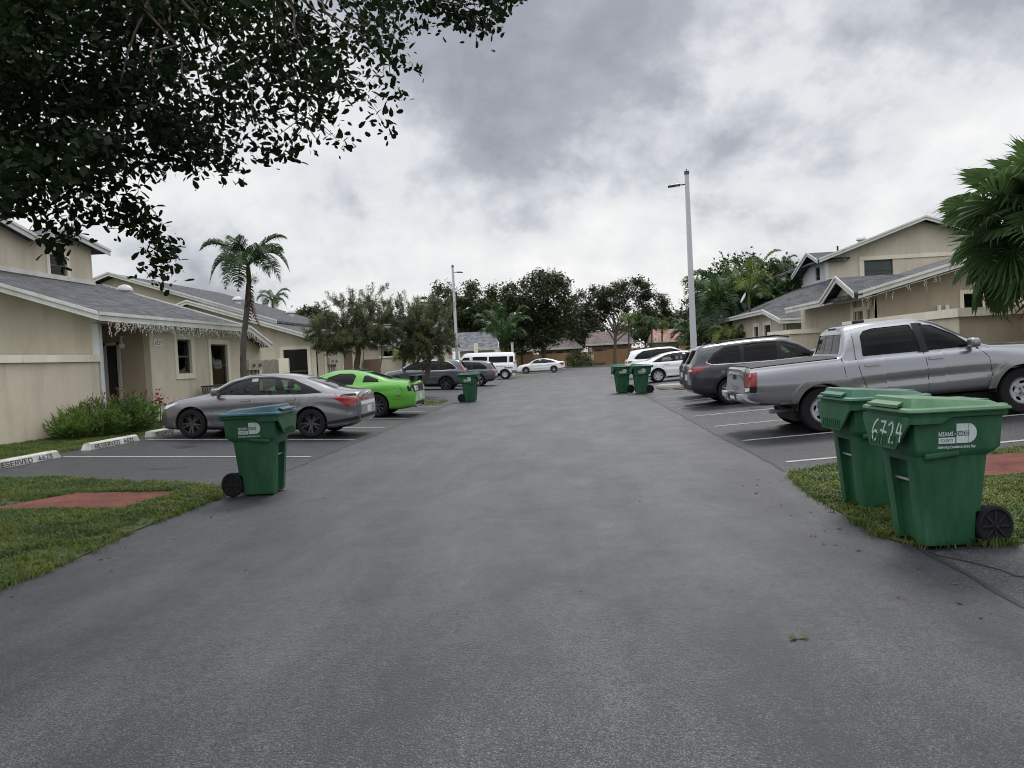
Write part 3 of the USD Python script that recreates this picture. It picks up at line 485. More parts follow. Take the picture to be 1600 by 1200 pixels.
# ---- third left house behind the small trees
hC = thing('townhouse', 'low beige house with a white framed porch window behind the crooked trees', 'house', (-15, 55, .2))
part(hC, 'wall', wall_y(53.0, Polygon([(-22, .1), (-22, 2.9), (-9.8, 2.9), (-9.8, .1)]).difference(unary_union([opening(-15.6, -13.6, .3, 2.6), opening(-13.0, -10.6, 1.3, 2.55)])), .2, -1), stucco, world=True)
part(hC, 'wall', bx((-9.8, 53.01, .1), (-10., 64, 2.9)), stucco, world=True)
window(hC, 'y', 53., -13.0, -10.6, 1.3, 2.55, -1, .1, False, dark_in, white_t, frame_m=white_t, mull=2); window(hC, 'y', 53., -15.6, -13.6, .3, 2.6, -1, .1, False, dark_in, frame_m=black)
part(hC, 'roof', [slab([(-9.2, 52.4, 2.85), (-22, 52.4, 2.85), (-22, 58.5, 4.7), (-9.2, 58.5, 4.7)]), slab([(-9.2, 58.51, 4.7), (-22, 58.51, 4.7), (-22, 64.6, 2.85), (-9.2, 64.6, 2.85)])], sh_grey, world=True)
two_fascia(hC, (-9.2, 52.38, 2.87), (-22, 52.38, 2.87), (0, -1, 0))
ww = thing('patio_wall', 'beige garden wall box with a white cap behind the lime coupe', 'wall', (-11, 47, .2))
part(ww, 'wall_body', [bx((-11.75, 47, .1), (-10.2, 47.2, 1.98)), bx((-10.2, 47.01, .1), (-10.4, 51.5, 1.98))], stucco, world=True)
part(ww, 'cap', [bx((-11.8, 46.95, 1.981), (-10.15, 47.25, 2.1)), bx((-10.15, 47.251, 1.981), (-10.45, 51.5, 2.1))], white_t, world=True)
fe = thing('wood_fence', 'brown board fence beside the low garden wall behind the lime coupe', 'fence', (-12.4, 47, .2))
for i in range(7): part(fe, 'board', bx((-12.85+i*.156, 47.02+.004*(i % 2), .15), (-12.85+i*.156+.148, 47.06+.004*(i % 2), 1.95)), wood_brown, world=True)
fe = thing('wood_fence', 'short grey weathered board fence between the first two left houses', 'fence', (-12.2, 30.5, .2))
for i in range(5): part(fe, 'board', bx((-12.75+i*.15, 31.0+.005*(i % 2), .15), (-12.75+i*.15+.14, 31.03+.005*(i % 2), 2.0+.03*(i % 2))), wood_grey, world=True)
part(fe, 'fence_post', bx((-12.0, 30.95, .15), (-11.6, 31.1, 2.05)), cream, world=True)
# ---- small far house in the middle
hD = thing('cottage', 'small pale house with a grey shingle roof above the white van', 'house', (-9.5, 78, 0))
part(hD, 'wall', wall_y(78, Polygon([(-11.2, 0), (-11.2, 2.75), (-7.6, 2.75), (-7.6, 0)]), .2, -1), cream, world=True)
part(hD, 'batten', [bx((x, 77.94, .1), (x+.05, 77.99, 2.7)) for x in np.arange(-11.1, -7.7, .4)], cream, world=True)
part(hD, 'wall', wall_x(-7.6, Polygon([(78.2, 0), (78.2, 2.75), (81, 4.2), (84, 2.75), (84, 0)]), .2, 1), cream, world=True)
part(hD, 'roof', [slab([(-12, 77.4, 2.7), (-7.2, 77.4, 2.7), (-7.2, 81, 4.55), (-12, 81, 4.55)]), slab([(-12, 81.01, 4.55), (-7.2, 81.01, 4.55), (-7.2, 84.6, 2.7), (-12, 84.6, 2.7)])], sh_grey, world=True)
two_fascia(hD, (-12, 77.38, 2.72), (-7.18, 77.38, 2.72), (0, -1, 0)); two_fascia(hD, (-7.18, 77.38, 2.72), (-7.18, 81, 4.56), (1, 0, 0))
part(hD, 'chimney_vent', bx((-9.6, 77.1, 1.9), (-9.2, 77.3, 3.3)), cream, world=True)
# ---- right house, near
hE = thing('townhouse', 'beige house behind the pickup with a small entry gable and sparse icicle lights', 'house', (10, 28, .3))
S3 = .262; fX, fZ = 9.25, 3.12
R3 = lambda x: fZ+S3*(x-fX)
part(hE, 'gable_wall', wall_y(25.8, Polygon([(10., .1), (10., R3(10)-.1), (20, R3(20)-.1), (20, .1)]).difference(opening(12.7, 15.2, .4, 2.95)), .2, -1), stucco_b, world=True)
window(hE, 'y', 25.8, 12.7, 15.2, .4, 2.95, -1, .12, False, dark_in, frame_m=black, mull=1)
part(hE, 'entry_wall', wall_x(10., Polygon([(25.81, .1), (25.81, 3.1), (26.8, 3.62), (28.3, 3.05), (34, 3.05), (34, .1)]).difference(opening(26.9, 27.5, .3, 2.6)), .2, -1), stucco_r, world=True)
part(hE, 'gable_face', wall_x(9.42, Polygon([(25.5, 2.95), (25.5, 3.1), (26.8, 3.62), (28.25, 2.98), (28.25, 2.95)]), .3, -1), stucco_r, world=True)
part(hE, 'entry_column', [bx((9.9, 26.45, .1), (9.97, 26.75, 3.2)), bx((9.9, 27.65, .1), (9.97, 27.9, 3.1))], cream, world=True)
part(hE, 'door', bx((10.08, 26.9, .3), (10.12, 27.5, 2.6)), wood_brown, world=True)
part(hE, 'door_trim', [bx((9.92, 26.78, 2.62), (9.98, 27.63, 2.76))], cream, world=True)
part(hE, 'roof', [slab([(fX, 25.3, fZ), (fX, 33.5, fZ), (17, 33.5, R3(17)), (17, 25.3, R3(17))]), slab([(17.01, 25.3, R3(17)), (17.01, 33.5, R3(17)), (24, 33.5, R3(10)), (24, 25.3, R3(10))])], sh_x, world=True)
part(hE, 'entry_roof', [slab([(fX-.15, 25.25, fZ+.02), (fX-.15, 26.8, fZ+.66), (fX+2.55, 26.8, fZ+.66), (fX+.1, 25.25, fZ+.02)], (0, 0, -.08)), slab([(fX-.15, 26.81, fZ+.66), (fX-.15, 28.5, fZ-.05), (fX, 28.5, fZ-.05), (fX+2.55, 26.81, fZ+.66)], (0, 0, -.08))], sh_y, world=True)
for p, q in (((fX-.17, 25.25, fZ+.04), (fX-.17, 26.8, fZ+.68)), ((fX-.17, 26.8, fZ+.68), (fX-.17, 28.5, fZ-.03))): two_fascia(hE, p, q, (-1, 0, 0))
two_fascia(hE, (fX-.02, 25.28, fZ+.02), (17, 25.28, R3(17)+.02), (0, -1, 0)); two_fascia(hE, (fX-.02, 28.5, fZ), (fX-.02, 33.5, fZ), (-1, 0, 0))
part(hE, 'wall_light', [T(rbox((9.86, 26.1, 2.75), (9.97, 26.25, 2.95), .02)), cyl((9.9, 26.17, 2.75), (9.86, 26.17, 2.62), .04, 8)], white_p, world=True)
part(hE, 'plinth_lamp', [cyl((11.9, 25.72, 2.35), (11.9, 25.72, 2.62), .06, 10), cyl((12.15, 25.72, 2.35), (12.15, 25.72, 2.62), .06, 10), bx((11.82, 25.68, 2.3), (12.24, 25.79, 2.35))], white_p, world=True)
pe = thing('patio_wall', 'long beige garden wall with a pale cap directly behind the silver pickup', 'wall', (8.9, 20, .3))
part(pe, 'wall_body', wall_x(8.9, sbox(18.31, .1, 25.7, 2.04), .2, -1), stucco_r, world=True)
part(pe, 'wall_body', wall_y(18.3, sbox(8.91, .1, 10.3, 2.04), .2, -1), stucco_b, world=True)
part(pe, 'cap', [bx((8.85, 18.551, 2.041), (9.15, 25.7, 2.24)), bx((8.85, 18.25, 2.041), (10.25, 18.55, 2.24))], cream, world=True)
# ---- right edge house
hF = thing('townhouse', 'dark beige stucco house corner at the right edge behind the fan palm', 'house', (10.3, 17.5, .3))
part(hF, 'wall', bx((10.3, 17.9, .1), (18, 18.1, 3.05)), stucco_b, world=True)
part(hF, 'wall', bx((10.3, 18.11, .1), (10.5, 20, 3.05)), stucco_r, world=True)
part(hF, 'corner_trim', bx((10.2, 17.86, .1), (10.42, 17.895, 3.0)), cream, world=True)
part(hF, 'roof', [slab([(10.6, 17.5, 3.05), (18, 17.5, 3.05), (18, 21, 4.0), (10.6, 21, 4.0)])], sh_y, world=True)
two_fascia(hF, (10.6, 17.48, 3.07), (18, 17.48, 3.07), (0, -1, 0))
# ---- second right house with the two-storey gable
hG = thing('townhouse', 'two-storey beige house at the right with a tall gable and a hipped lower roof', 'house', (12, 40, .3))
part(hG, 'wall', wall_x(9.75, Polygon([(35.9, .1), (35.9, 2.7), (37.6, 3.22), (50, 3.22), (50, .1)]).difference(unary_union([opening(38.0, 39.2, .9, 2.6), opening(40.4, 41.3, .9, 2.6)])), .2, -1), stucco_r, world=True)
window(hG, 'x', 9.75, 38.0, 39.2, .9, 2.6, -1, .2, fill=dark_in); window(hG, 'x', 9.75, 40.4, 41.3, .9, 2.6, -1, .2, fill=dark_in)
part(hG, 'wall', wall_y(35.9, Polygon([(9.96, .1), (9.96, 2.7), (14, 2.7), (14, .1)]).difference(opening(12.4, 13.7, 1.9, 2.6)), .2, -1), stucco_r, world=True)
window(hG, 'y', 35.9, 12.4, 13.7, 1.9, 2.6, -1, .0, False, dark_in, frame_m=black, mull=1)
part(hG, 'roof', slab([(9.3, 37.5, 3.28), (13.7, 41.3, 4.9), (13.7, 50, 4.9), (9.3, 50.5, 3.28)]), sh_x, world=True)
part(hG, 'roof', slab([(9.31, 37.48, 3.28), (9.5, 35.3, 2.72), (14.6, 35.3, 2.72), (14.6, 41.3, 4.9), (13.71, 41.3, 4.9)]), sh_y, world=True)
two_fascia(hG, (9.28, 37.5, 3.3), (9.28, 50.5, 3.3), (-1, 0, 0)); two_fascia(hG, (9.28, 37.5, 3.3), (9.48, 35.28, 2.74), (-.98, -.1, 0)); two_fascia(hG, (9.48, 35.28, 2.74), (12.8, 35.28, 2.74), (0, -1, 0))
part(hG, 'downpipe', [cyl((9.85, 35.8, .2), (9.85, 35.8, 2.5), .04, 8)], cream, world=True)
part(hG, 'upper_wall', wall_y(41.6, Polygon([(13.6, 4), (13.6, 5.95), (18.5, 7.66), (24.5, 5.7), (24.5, 4)]).difference(opening(15.55, 17.0, 4.75, 5.78)), .2, -1), stucco_r, world=True)
window(hG, 'y', 41.6, 15.55, 17.0, 4.75, 5.78, -1, .0, True, blind)
part(hG, 'band_trim', [wall_y(41.56, sbox(15.3, 5.79, 21, 5.99), .03, -1), wall_y(41.56, sbox(15.3, 4.5, 15.53, 5.785), .03, -1)], cream, world=True)
part(hG, 'corner_trim', bx((13.53, 41.54, 4.4), (13.72, 41.59, 5.9)), white_t, world=True)
part(hG, 'upper_side_wall', wall_x(13.6, Polygon([(41.81, 4), (41.81, 5.86), (43.0, 6.3), (45.6, 5.45), (45.6, 4)]).difference(opening(42.6, 43.35, 4.75, 5.7)), .2, -1), bluewhite, world=True)
window(hG, 'x', 13.6, 42.6, 43.35, 4.75, 5.7, -1, .0, True, dark_in)
part(hG, 'upper_roof', [slab([(13.15, 41.15, 5.94), (18.5, 41.15, 7.82), (18.5, 52, 7.82), (13.15, 52, 5.94)], (0, 0, -.1)), slab([(18.51, 41.15, 7.82), (25, 41.15, 5.6), (25, 52, 5.6), (18.51, 52, 7.82)], (0, 0, -.1))], sh_x, world=True)
part(hG, 'dormer_roof', [slab([(13.1, 41.3, 5.92), (13.1, 43.0, 6.5), (16.5, 43.0, 6.5), (14.5, 41.3, 5.92)], (0, 0, -.1)), slab([(13.1, 43.01, 6.5), (13.1, 46.0, 5.5), (16.5, 46.0, 5.5), (16.5, 43.01, 6.5)], (0, 0, -.1))], sh_y, world=True)
two_fascia(hG, (13.13, 41.13, 5.96), (18.5, 41.13, 7.84), (0, -1, 0)); two_fascia(hG, (18.5, 41.13, 7.84), (25, 41.13, 5.62), (0, -1, 0))
two_fascia(hG, (13.08, 41.3, 5.94), (13.08, 43.0, 6.52), (-1, 0, 0)); two_fascia(hG, (13.08, 43.0, 6.52), (13.08, 46.0, 5.52), (-1, 0, 0))
part(hG, 'flashing', [board((13.56, 41.7, 4.98), (13.56, 45.7, 4.98), .03, .16), board((13.7, 41.53, 4.96), (15.3, 41.53, 4.96), .03, .14)], white_t, world=True)
roof_vent(hG, (15.6, 42.0, 6.75), .26); part(hG, 'vent_pipe', cyl((14.3, 41.8, 6.1), (14.3, 41.8, 6.65), .05, 8), dark_in, world=True)
# satellite dish
sdh = part(hG, 'satellite_dish', [T(trimesh.creation.revolve(np.array([(0, 0), (.12, .012), (.22, .04), (.3, .08), (.3, .09), (.22, .05), (.12, .022), (0, .01)]), sections=24), (9.9, 44, 4.3), ry=-1.1)], white_p, smooth=40, world=True)
part(sdh, 'dish_arm', [cyl((9.95, 44, 3.4), (9.95, 44, 4.3), .025, 8)], metal_dk, world=True)
pg = thing('patio_wall', 'low beige garden wall with pale cap between the dark hatchback and the pickup cab', 'wall', (8.7, 31, .3))
part(pg, 'wall_body', [bx((8.6, 30.6, .1), (10.6, 30.8, 2.0)), bx((8.6, 30.81, .1), (8.8, 34, 2.0))], stucco_r, world=True)
part(pg, 'cap', [bx((8.55, 30.55, 2.001), (10.6, 30.85, 2.17)), bx((8.55, 30.851, 2.001), (8.85, 34, 2.17))], cream, world=True)
# ---- further right house
hH = thing('cottage', 'low grey-roofed house half hidden by the palms at the right', 'house', (12, 56, .2))
part(hH, 'wall', [bx((9.9, 56, .1), (18, 56.2, 2.6)), bx((9.9, 56.21, .1), (10.1, 64, 2.6))], stucco_r, world=True)
part(hH, 'roof', [slab([(9.3, 55.4, 2.6), (18, 55.4, 2.6), (18, 60, 4.4), (11.5, 60, 4.4)]), slab([(9.29, 55.42, 2.6), (11.49, 60.01, 4.4), (11.49, 61, 4.4), (9.29, 65, 2.6)])], sh_grey, world=True)
two_fascia(hH, (9.27, 55.38, 2.62), (18, 55.38, 2.62), (0, -1, 0)); two_fascia(hH, (9.27, 55.38, 2.62), (9.27, 65, 2.62), (-1, 0, 0))
# ---- houses beyond the tan fence
def far_house(x0, x1, y, ze, zr, rm, wm, label, hip=2.2):
    h = thing('far_house', label, 'house', ((x0+x1)/2, y, 0), group=None)
    part(h, 'wall', [bx((x0+.5, y+.6, 0), (x1-.5, y+.8, ze)), bx((x0+.5, y+.81, 0), (x0+.7, y+9, ze)), bx((x1-.7, y+.81, 0), (x1-.5, y+9, ze))], wm, world=True)
    a, b, c, d = (x0, y, ze), (x1, y, ze), (x1-hip, y+4.6, zr), (x0+hip, y+4.6, zr)
    part(h, 'roof', [slab([a, b, c, d]), slab([(x0, y+9.4, ze), a, d]) if hip else slab([a, b, c, d]), slab([b, (x1, y+9.4, ze), c]), slab([(x1, y+9.4, ze), (x0, y+9.4, ze), d, c])], rm, world=True)
    two_fascia(h, (x0, y-.02, ze+.02), (x1, y-.02, ze+.02), (0, -1, 0))
    for q in np.linspace(x0+2, x1-2, 3): part(h, 'window', bx((q-.6, y+.57, 1.2), (q+.6, y+.59, 2.3)), dark_in, world=True)
far_house(12.4, 19.5, 116, 3.0, 4.9, sh_red, pm('far_wall', (.2, .15, .11), .9), 'far house with a salmon red shingle roof left of the tall lamp post', .6)
far_house(2.6, 10.2, 121, 3.1, 5.1, sh_brown, wood_brown, 'far house with a dark brown roof behind the forked tree', .4)
far_house(-5.5, 2.2, 126, 2.8, 4.6, sh_brown, wood_brown, 'far brown-roofed house between the big dark tree and the forked tree', 1.8)
far_house(-13.5, -5.6, 119, 2.6, 3.9, sh_brown, wood_brown, 'far low brown house glimpsed left of the big dark tree', 1.8)
# ---- tan board fence along the cross road
ff = thing('wood_fence', 'long tan board fence closing off the far end of the drive', 'fence', (0, 109, 0))
xs = np.arange(-11.5, 30, 2.4); r = np.random.default_rng(4)
for i, x in enumerate(xs):
    bs = []
    for j in range(12): bs.append(bx((x+j*.2, 109+r.uniform(0, .02), .05), (x+j*.2+.188, 109.04, 1.95+r.uniform(-.03, .03)+(.22 if x > 3 else 0))))
    part(ff, 'fence_panel', bs, wood_tan, world=True)
# ------------------------------------------------------------------ vegetation
def leaves(P, size, r, aspect=.5, up=.5, fold=.18, four=False, dirs=None, jit=.35):
    """leaf blades as one mesh, each blade an island of its own"""
    n = len(P); nrm = r.normal(0, 1, (n, 3)); nrm[:, 2] = np.abs(nrm[:, 2])+up; nrm /= np.linalg.norm(nrm, axis=1, keepdims=True)
    d = r.normal(0, 1, (n, 3)) if dirs is None else dirs+r.normal(0, jit, (n, 3))
    d -= (d*nrm).sum(1, keepdims=True)*nrm; d /= np.linalg.norm(d, axis=1, keepdims=True)+1e-9; s = np.cross(nrm, d)
    L = (size*r.uniform(.5, 1.35, n))[:, None]; W = L*aspect/2
    if four:
        V = np.stack([P, P+d*L*.45+s*W*.8+nrm*W*fold, P+d*L*.85+s*W*.75+nrm*W*fold, P+d*L, P+d*L*.85-s*W*.75+nrm*W*fold, P+d*L*.45-s*W*.8+nrm*W*fold], 1); F = np.array([(0, 3, 1), (1, 3, 2), (0, 5, 3), (5, 4, 3)])
    else:
        V = np.stack([P, P+d*L*.5+s*W+nrm*W*fold, P+d*L, P+d*L*.5-s*W+nrm*W*fold], 1); F = np.array([(0, 2, 1), (0, 3, 2)])
    k = V.shape[1]; return trimesh.Trimesh(V.reshape(-1, 3), (F[None]+(np.arange(n)*k)[:, None, None]).reshape(-1, 3), process=False)
def limb(p, q, r0, r1, r, sag=.12, n=6):
    p, q = np.array(p, float), np.array(q, float); t = np.linspace(0, 1, n)[:, None]; L = np.linalg.norm(q-p)
    pts = p+(q-p)*t+r.normal(0, .045*L, (n, 3))*np.sin(PI*t)+np.array([0, 0, sag*L])*np.sin(PI*t)
    return tube(pts, np.linspace(r0, r1, n), 7)
def tree(name, label, loc, trunk, crowns, n, size, mat, seed, bk=None, clump=.45, per=34, shell=.5, group=None, aspect=.5, r0=.22, up=.5, squash=.8, limbs=7):
    """trunk: list of points (relative); crowns: list of (x, y, z, rx, ry, rz)"""
    r = np.random.default_rng(seed); g = thing(name, label, 'tree', loc, 0, group); C = []
    vol = np.array([c[3]*c[4]*c[5] for c in crowns])**.67; vol /= vol.sum()
    for c, w in zip(crowns, vol):
        k = max(3, int(round(n*w/per))); d = r.normal(0, 1, (k, 3)); d /= np.linalg.norm(d, axis=1, keepdims=True)
        C.append(np.array(c[:3])+d*np.array(c[3:])*(r.uniform(shell**3, 1, k)**(1/3))[:, None])
    n = int(n*1.9); size = size*1.22; C = np.vstack(C); per = int(per*1.9); cs = clump*r.uniform(.6, 1.3, len(C)); P = np.repeat(C, per, 0)+r.normal(0, 1, (len(C)*per, 3))*np.repeat(cs, per)[:, None]*np.array([1, 1, squash])
    P = P[r.random(len(P)) < .93]
    tp = np.array(trunk, float); tm = [tube(tp, np.linspace(r0, r0*.6, len(tp)), 9)]
    for i in r.choice(len(C), min(limbs*2, len(C)), replace=False):
        st = tp[-1]+(tp[-1]-tp[-2])*r.uniform(-.6, 0); tm.append(limb(st, C[i], r0*.38, r0*.08, r))
    part(g, 'trunk', tm, bk or bark, smooth=60); part(g, 'crown', leaves(P, size, r, aspect, up), mat)
    return g
CAN_MAIN=np.array([(-5.70,7.91,5.04),(-6.72,8.64,6.19),(-6.57,8.74,6.27),(-3.40,8.29,5.28),(-2.84,7.39,5.04),(-2.66,8.47,4.65),(-2.87,9.73,5.39),(-5.19,7.70,4.82),(-4.21,7.25,4.50),(-5.11,7.10,4.75),(-5.61,7.40,4.07),(-4.93,6.92,4.29),(-1.77,7.40,5.07),(-5.16,7.67,5.22),(-4.10,7.08,5.48),(-2.61,7.17,5.33),(-2.23,8.02,4.64),(-4.21,7.08,5.36),(-5.90,7.42,4.21),(-5.00,6.87,4.17),(-6.55,8.56,5.13),(-5.34,6.74,4.03),(-5.24,7.13,5.60),(-3.24,9.29,5.39),(-4.74,7.16,5.03),(-4.36,7.44,4.88),(-2.41,7.32,5.41),(-4.82,8.88,5.92),(-3.00,8.81,5.07),(-3.52,9.41,4.77),(-4.81,6.78,4.32),(-4.76,9.01,4.72),(-2.61,8.09,5.82),(-5.18,7.33,5.27),(-6.09,7.89,4.30),(-4.65,6.63,4.48),(-2.93,7.07,4.99),(-5.83,7.98,4.96),(-4.50,7.50,4.52),(-5.31,7.41,5.18),(-1.75,7.56,5.33),(-4.20,9.18,4.32),(-3.29,9.17,6.34),(-3.05,8.26,5.72),(-6.29,8.08,4.51),(-4.57,7.17,4.13),(-5.47,7.67,5.15),(-5.04,8.09,4.84),(-4.84,7.42,4.55),(-3.13,9.18,5.81),(-4.56,8.43,5.04),(-4.42,9.37,6.08),(-5.73,7.75,5.34),(-6.47,8.31,6.00),(-3.00,9.47,5.10),(-2.89,8.80,5.61),(-4.49,7.60,4.34),(-5.80,8.13,4.33),(-3.09,9.12,5.16),(-3.61,6.92,4.39),(-3.98,8.67,4.50),(-2.86,9.46,5.42),(-5.40,7.28,4.07),(-5.60,7.49,4.64),(-3.80,7.07,3.94),(-3.45,8.32,5.21),(-3.93,8.16,5.76),(-1.92,7.30,5.12),(-6.66,8.77,5.54),(-3.66,7.97,5.68),(-5.29,7.84,4.55),(-5.41,8.79,5.91),(-2.65,8.19,5.04),(-5.43,7.28,5.43),(-3.33,7.00,5.28),(-5.54,8.37,5.45),(-2.93,7.10,5.37),(-4.75,9.07,4.53),(-2.10,9.28,5.50),(-4.61,8.16,5.78),(-6.29,8.37,4.90),(-1.79,7.62,4.73),(-2.85,7.51,4.91),(-4.59,7.39,4.34),(-3.04,8.20,4.94),(-1.73,8.67,5.75),(-5.42,7.63,4.04),(-4.79,8.16,5.76),(-3.71,6.82,5.12),(-4.46,8.01,4.81),(-3.92,7.81,4.82),(-4.76,8.78,6.33),(-4.94,7.75,5.86),(-2.83,8.02,4.99),(-2.72,7.06,5.09),(-3.94,9.15,5.30),(-3.68,6.76,3.95),(-5.40,6.85,4.44),(-5.50,7.30,5.50),(-5.24,8.88,5.23),(-4.62,8.16,5.72),(-5.65,7.06,4.93),(-4.47,8.14,5.97),(-3.90,9.40,4.87),(-4.51,7.77,4.58),(-5.62,8.34,4.36),(-1.69,7.38,5.22),(-5.55,8.22,5.33),(-4.57,8.69,5.22),(-4.91,6.45,4.13),(-5.35,8.24,4.67),(-4.80,8.84,5.79),(-4.48,7.22,5.56),(-5.23,6.57,3.96),(-1.61,8.20,5.42),(-3.42,7.91,5.25),(-4.73,6.44,4.60),(-4.80,7.19,3.93),(-5.56,8.78,4.95),(-5.15,8.41,5.46),(-2.37,7.62,4.46),(-5.69,8.22,4.61),(-4.79,9.03,6.24),(-3.25,8.80,5.02),(-4.54,8.17,5.38),(-4.60,9.17,4.94),(-2.25,8.21,5.12),(-2.14,9.41,5.59),(-5.69,7.66,5.04),(-5.66,8.00,4.83),(-5.55,7.79,4.31),(-1.78,8.76,5.75),(-4.89,8.15,4.77),(-3.88,8.14,5.35),(-3.80,7.44,4.76),(-4.93,8.09,4.28),(-1.90,9.87,6.32),(-2.89,8.97,5.07),(-3.06,8.72,5.26),(-5.36,8.26,6.17),(-3.80,7.44,3.94),(-4.89,7.03,5.26),(-4.01,7.07,5.29),(-5.72,7.15,3.94),(-3.64,8.88,5.35),(-2.57,8.58,5.31),(-5.11,6.94,5.02),(-4.87,8.07,5.41),(-5.15,8.75,5.71),(-5.07,6.44,5.27),(-4.76,7.08,3.88),(-4.25,8.87,4.88),(-4.29,6.65,4.50),(-4.18,8.14,5.72),(-3.74,8.64,4.74),(-6.70,8.59,5.07),(-3.48,7.18,4.02),(-2.36,9.57,5.57),(-5.26,8.75,5.05),(-3.44,9.56,5.20),(-5.74,7.77,5.79),(-4.66,7.77,5.69),(-4.19,8.38,5.17),(-4.62,7.27,4.00),(-6.39,8.73,5.75),(-6.12,8.78,5.91),(-3.97,6.74,3.87),(-1.92,7.77,5.21),(-4.08,9.09,6.19),(-4.39,7.99,5.36),(-5.39,6.99,5.54),(-4.05,9.37,4.87),(-3.45,8.47,4.58),(-6.16,8.29,6.16),(-5.19,7.63,4.32),(-5.90,7.36,4.73),(-5.35,7.12,5.16),(-4.15,7.06,4.22),(-4.80,9.16,5.19),(-4.98,6.89,5.35),(-4.41,6.72,5.08),(-5.13,7.72,5.48),(-2.94,7.44,4.91),(-5.03,6.81,4.99),(-4.35,8.60,4.38),(-4.45,6.69,5.28),(-4.46,8.50,5.47),(-6.02,8.09,5.65),(-4.11,9.21,5.37),(-5.67,7.82,5.63),(-4.26,9.36,4.33),(-3.81,8.69,4.62),(-5.16,7.17,4.53),(-3.82,6.71,5.03),(-2.71,8.21,5.37),(-5.93,8.56,5.08),(-4.40,6.86,4.18),(-3.80,8.28,5.86),(-3.57,7.78,5.13),(-2.91,8.12,4.95),(-6.20,8.52,5.80),(-5.46,8.27,5.65),(-4.86,8.44,4.68),(-4.92,7.30,4.05),(-5.47,7.55,5.77),(-3.68,9.16,5.89),(-4.23,6.62,3.84),(-4.85,7.71,5.58),(-5.10,8.82,5.58),(-3.48,7.91,4.66),(-2.73,9.11,5.26),(-4.76,9.09,5.97),(-2.54,7.68,4.13),(-3.92,7.35,3.97),(-2.30,7.76,4.64),(-4.70,8.42,6.07),(-2.70,7.90,5.75),(-2.73,8.55,5.70),(-2.26,7.49,4.49),(-3.74,8.40,5.44),(-3.86,7.04,5.26),(-5.33,6.94,5.24),(-3.44,8.49,4.91),(-2.35,8.24,5.75),(-4.92,6.55,4.60),(-5.53,7.33,5.57),(-2.93,9.07,5.77),(-5.03,7.72,5.34),(-5.89,7.80,5.12),(-2.64,9.31,6.38),(-3.14,7.03,4.37),(-2.21,8.71,5.56),(-3.94,8.37,4.20),(-3.24,8.33,4.85),(-3.21,7.83,4.72),(-3.25,8.25,5.85),(-4.22,8.24,5.66),(-2.95,7.81,5.53),(-5.00,6.52,4.30),(-5.02,7.66,5.00),(-5.41,6.84,3.81),(-3.53,8.50,5.70),(-4.53,7.87,5.30),(-3.78,8.68,4.97),(-4.52,7.23,5.45),(-4.58,7.67,4.65),(-4.87,8.15,5.91),(-5.94,8.10,5.10),(-3.21,7.91,5.53),(-1.96,9.14,6.16),(-4.10,7.74,4.63),(-4.65,6.41,4.29),(-4.54,8.01,4.92),(-1.57,8.20,5.77),(-4.70,8.55,4.57),(-4.44,8.42,6.19),(-4.50,8.35,5.94),(-3.87,7.46,5.10),(-3.70,7.87,5.38),(-1.75,8.00,4.82),(-4.34,9.02,4.39),(-2.74,8.21,4.55),(-5.70,8.00,4.59),(-1.95,9.67,5.85),(-1.50,8.29,5.80),(-2.67,7.07,5.14),(-2.75,9.16,5.45),(-2.30,9.58,5.90),(-4.20,6.69,4.76),(-4.56,6.49,4.33),(-4.00,8.82,6.00),(-5.08,7.10,5.22),(-3.90,8.82,4.55),(-2.91,8.49,4.66),(-5.14,8.86,6.09),(-3.76,6.88,4.24),(-4.31,7.59,5.59),(-3.04,8.87,5.56),(-5.37,7.43,5.06),(-4.13,8.64,5.80),(-5.60,7.15,4.77),(-3.84,8.81,6.17),(-5.92,7.50,5.06),(-5.69,8.33,5.61),(-4.86,9.12,5.99),(-2.39,8.66,5.39),(-2.17,9.72,6.14),(-3.17,8.43,4.65),(-3.62,8.39,5.71),(-3.34,8.77,5.22),(-4.45,8.59,4.53),(-5.30,7.05,4.19),(-5.35,7.19,5.45),(-3.47,7.39,4.99),(-3.02,9.41,5.70),(-4.83,7.42,4.42),(-2.48,8.98,4.87),(-5.42,7.23,4.29),(-5.97,8.33,6.27),(-3.62,6.79,3.87)])
CAN_LOW=np.array([(-5.31,6.62,3.47),(-4.17,6.62,3.61),(-5.28,7.28,3.61),(-5.02,6.48,3.36),(-4.76,6.58,3.62),(-4.56,6.65,3.54),(-5.00,7.26,3.73),(-3.79,6.21,3.45),(-4.68,6.43,3.53),(-3.85,6.17,3.44),(-5.03,7.00,3.68),(-4.31,7.10,3.56),(-5.07,6.71,3.62),(-4.71,6.19,3.51),(-5.31,6.99,3.40),(-5.43,6.89,3.69),(-4.35,6.97,3.51),(-5.37,7.03,3.44),(-4.33,6.00,3.45),(-4.03,5.97,3.21),(-5.16,6.43,3.51),(-3.88,6.27,3.59),(-3.84,6.36,3.64),(-5.08,6.76,3.48),(-4.62,6.79,3.43),(-5.41,6.69,3.45),(-4.79,6.25,3.45),(-3.86,6.22,3.45),(-4.56,7.13,3.43),(-4.39,6.62,3.51),(-5.00,7.23,3.59),(-4.51,5.95,3.17),(-4.85,6.25,3.15),(-4.63,6.92,3.56),(-4.88,6.32,3.63),(-5.52,7.03,3.47),(-5.18,6.97,3.48),(-5.12,7.18,3.55),(-4.30,6.97,3.78),(-4.74,6.59,3.68),(-5.14,7.03,3.68),(-4.59,6.85,3.42),(-4.97,6.81,3.33),(-4.50,7.04,3.49),(-3.90,6.42,3.53),(-4.68,5.96,3.25)])
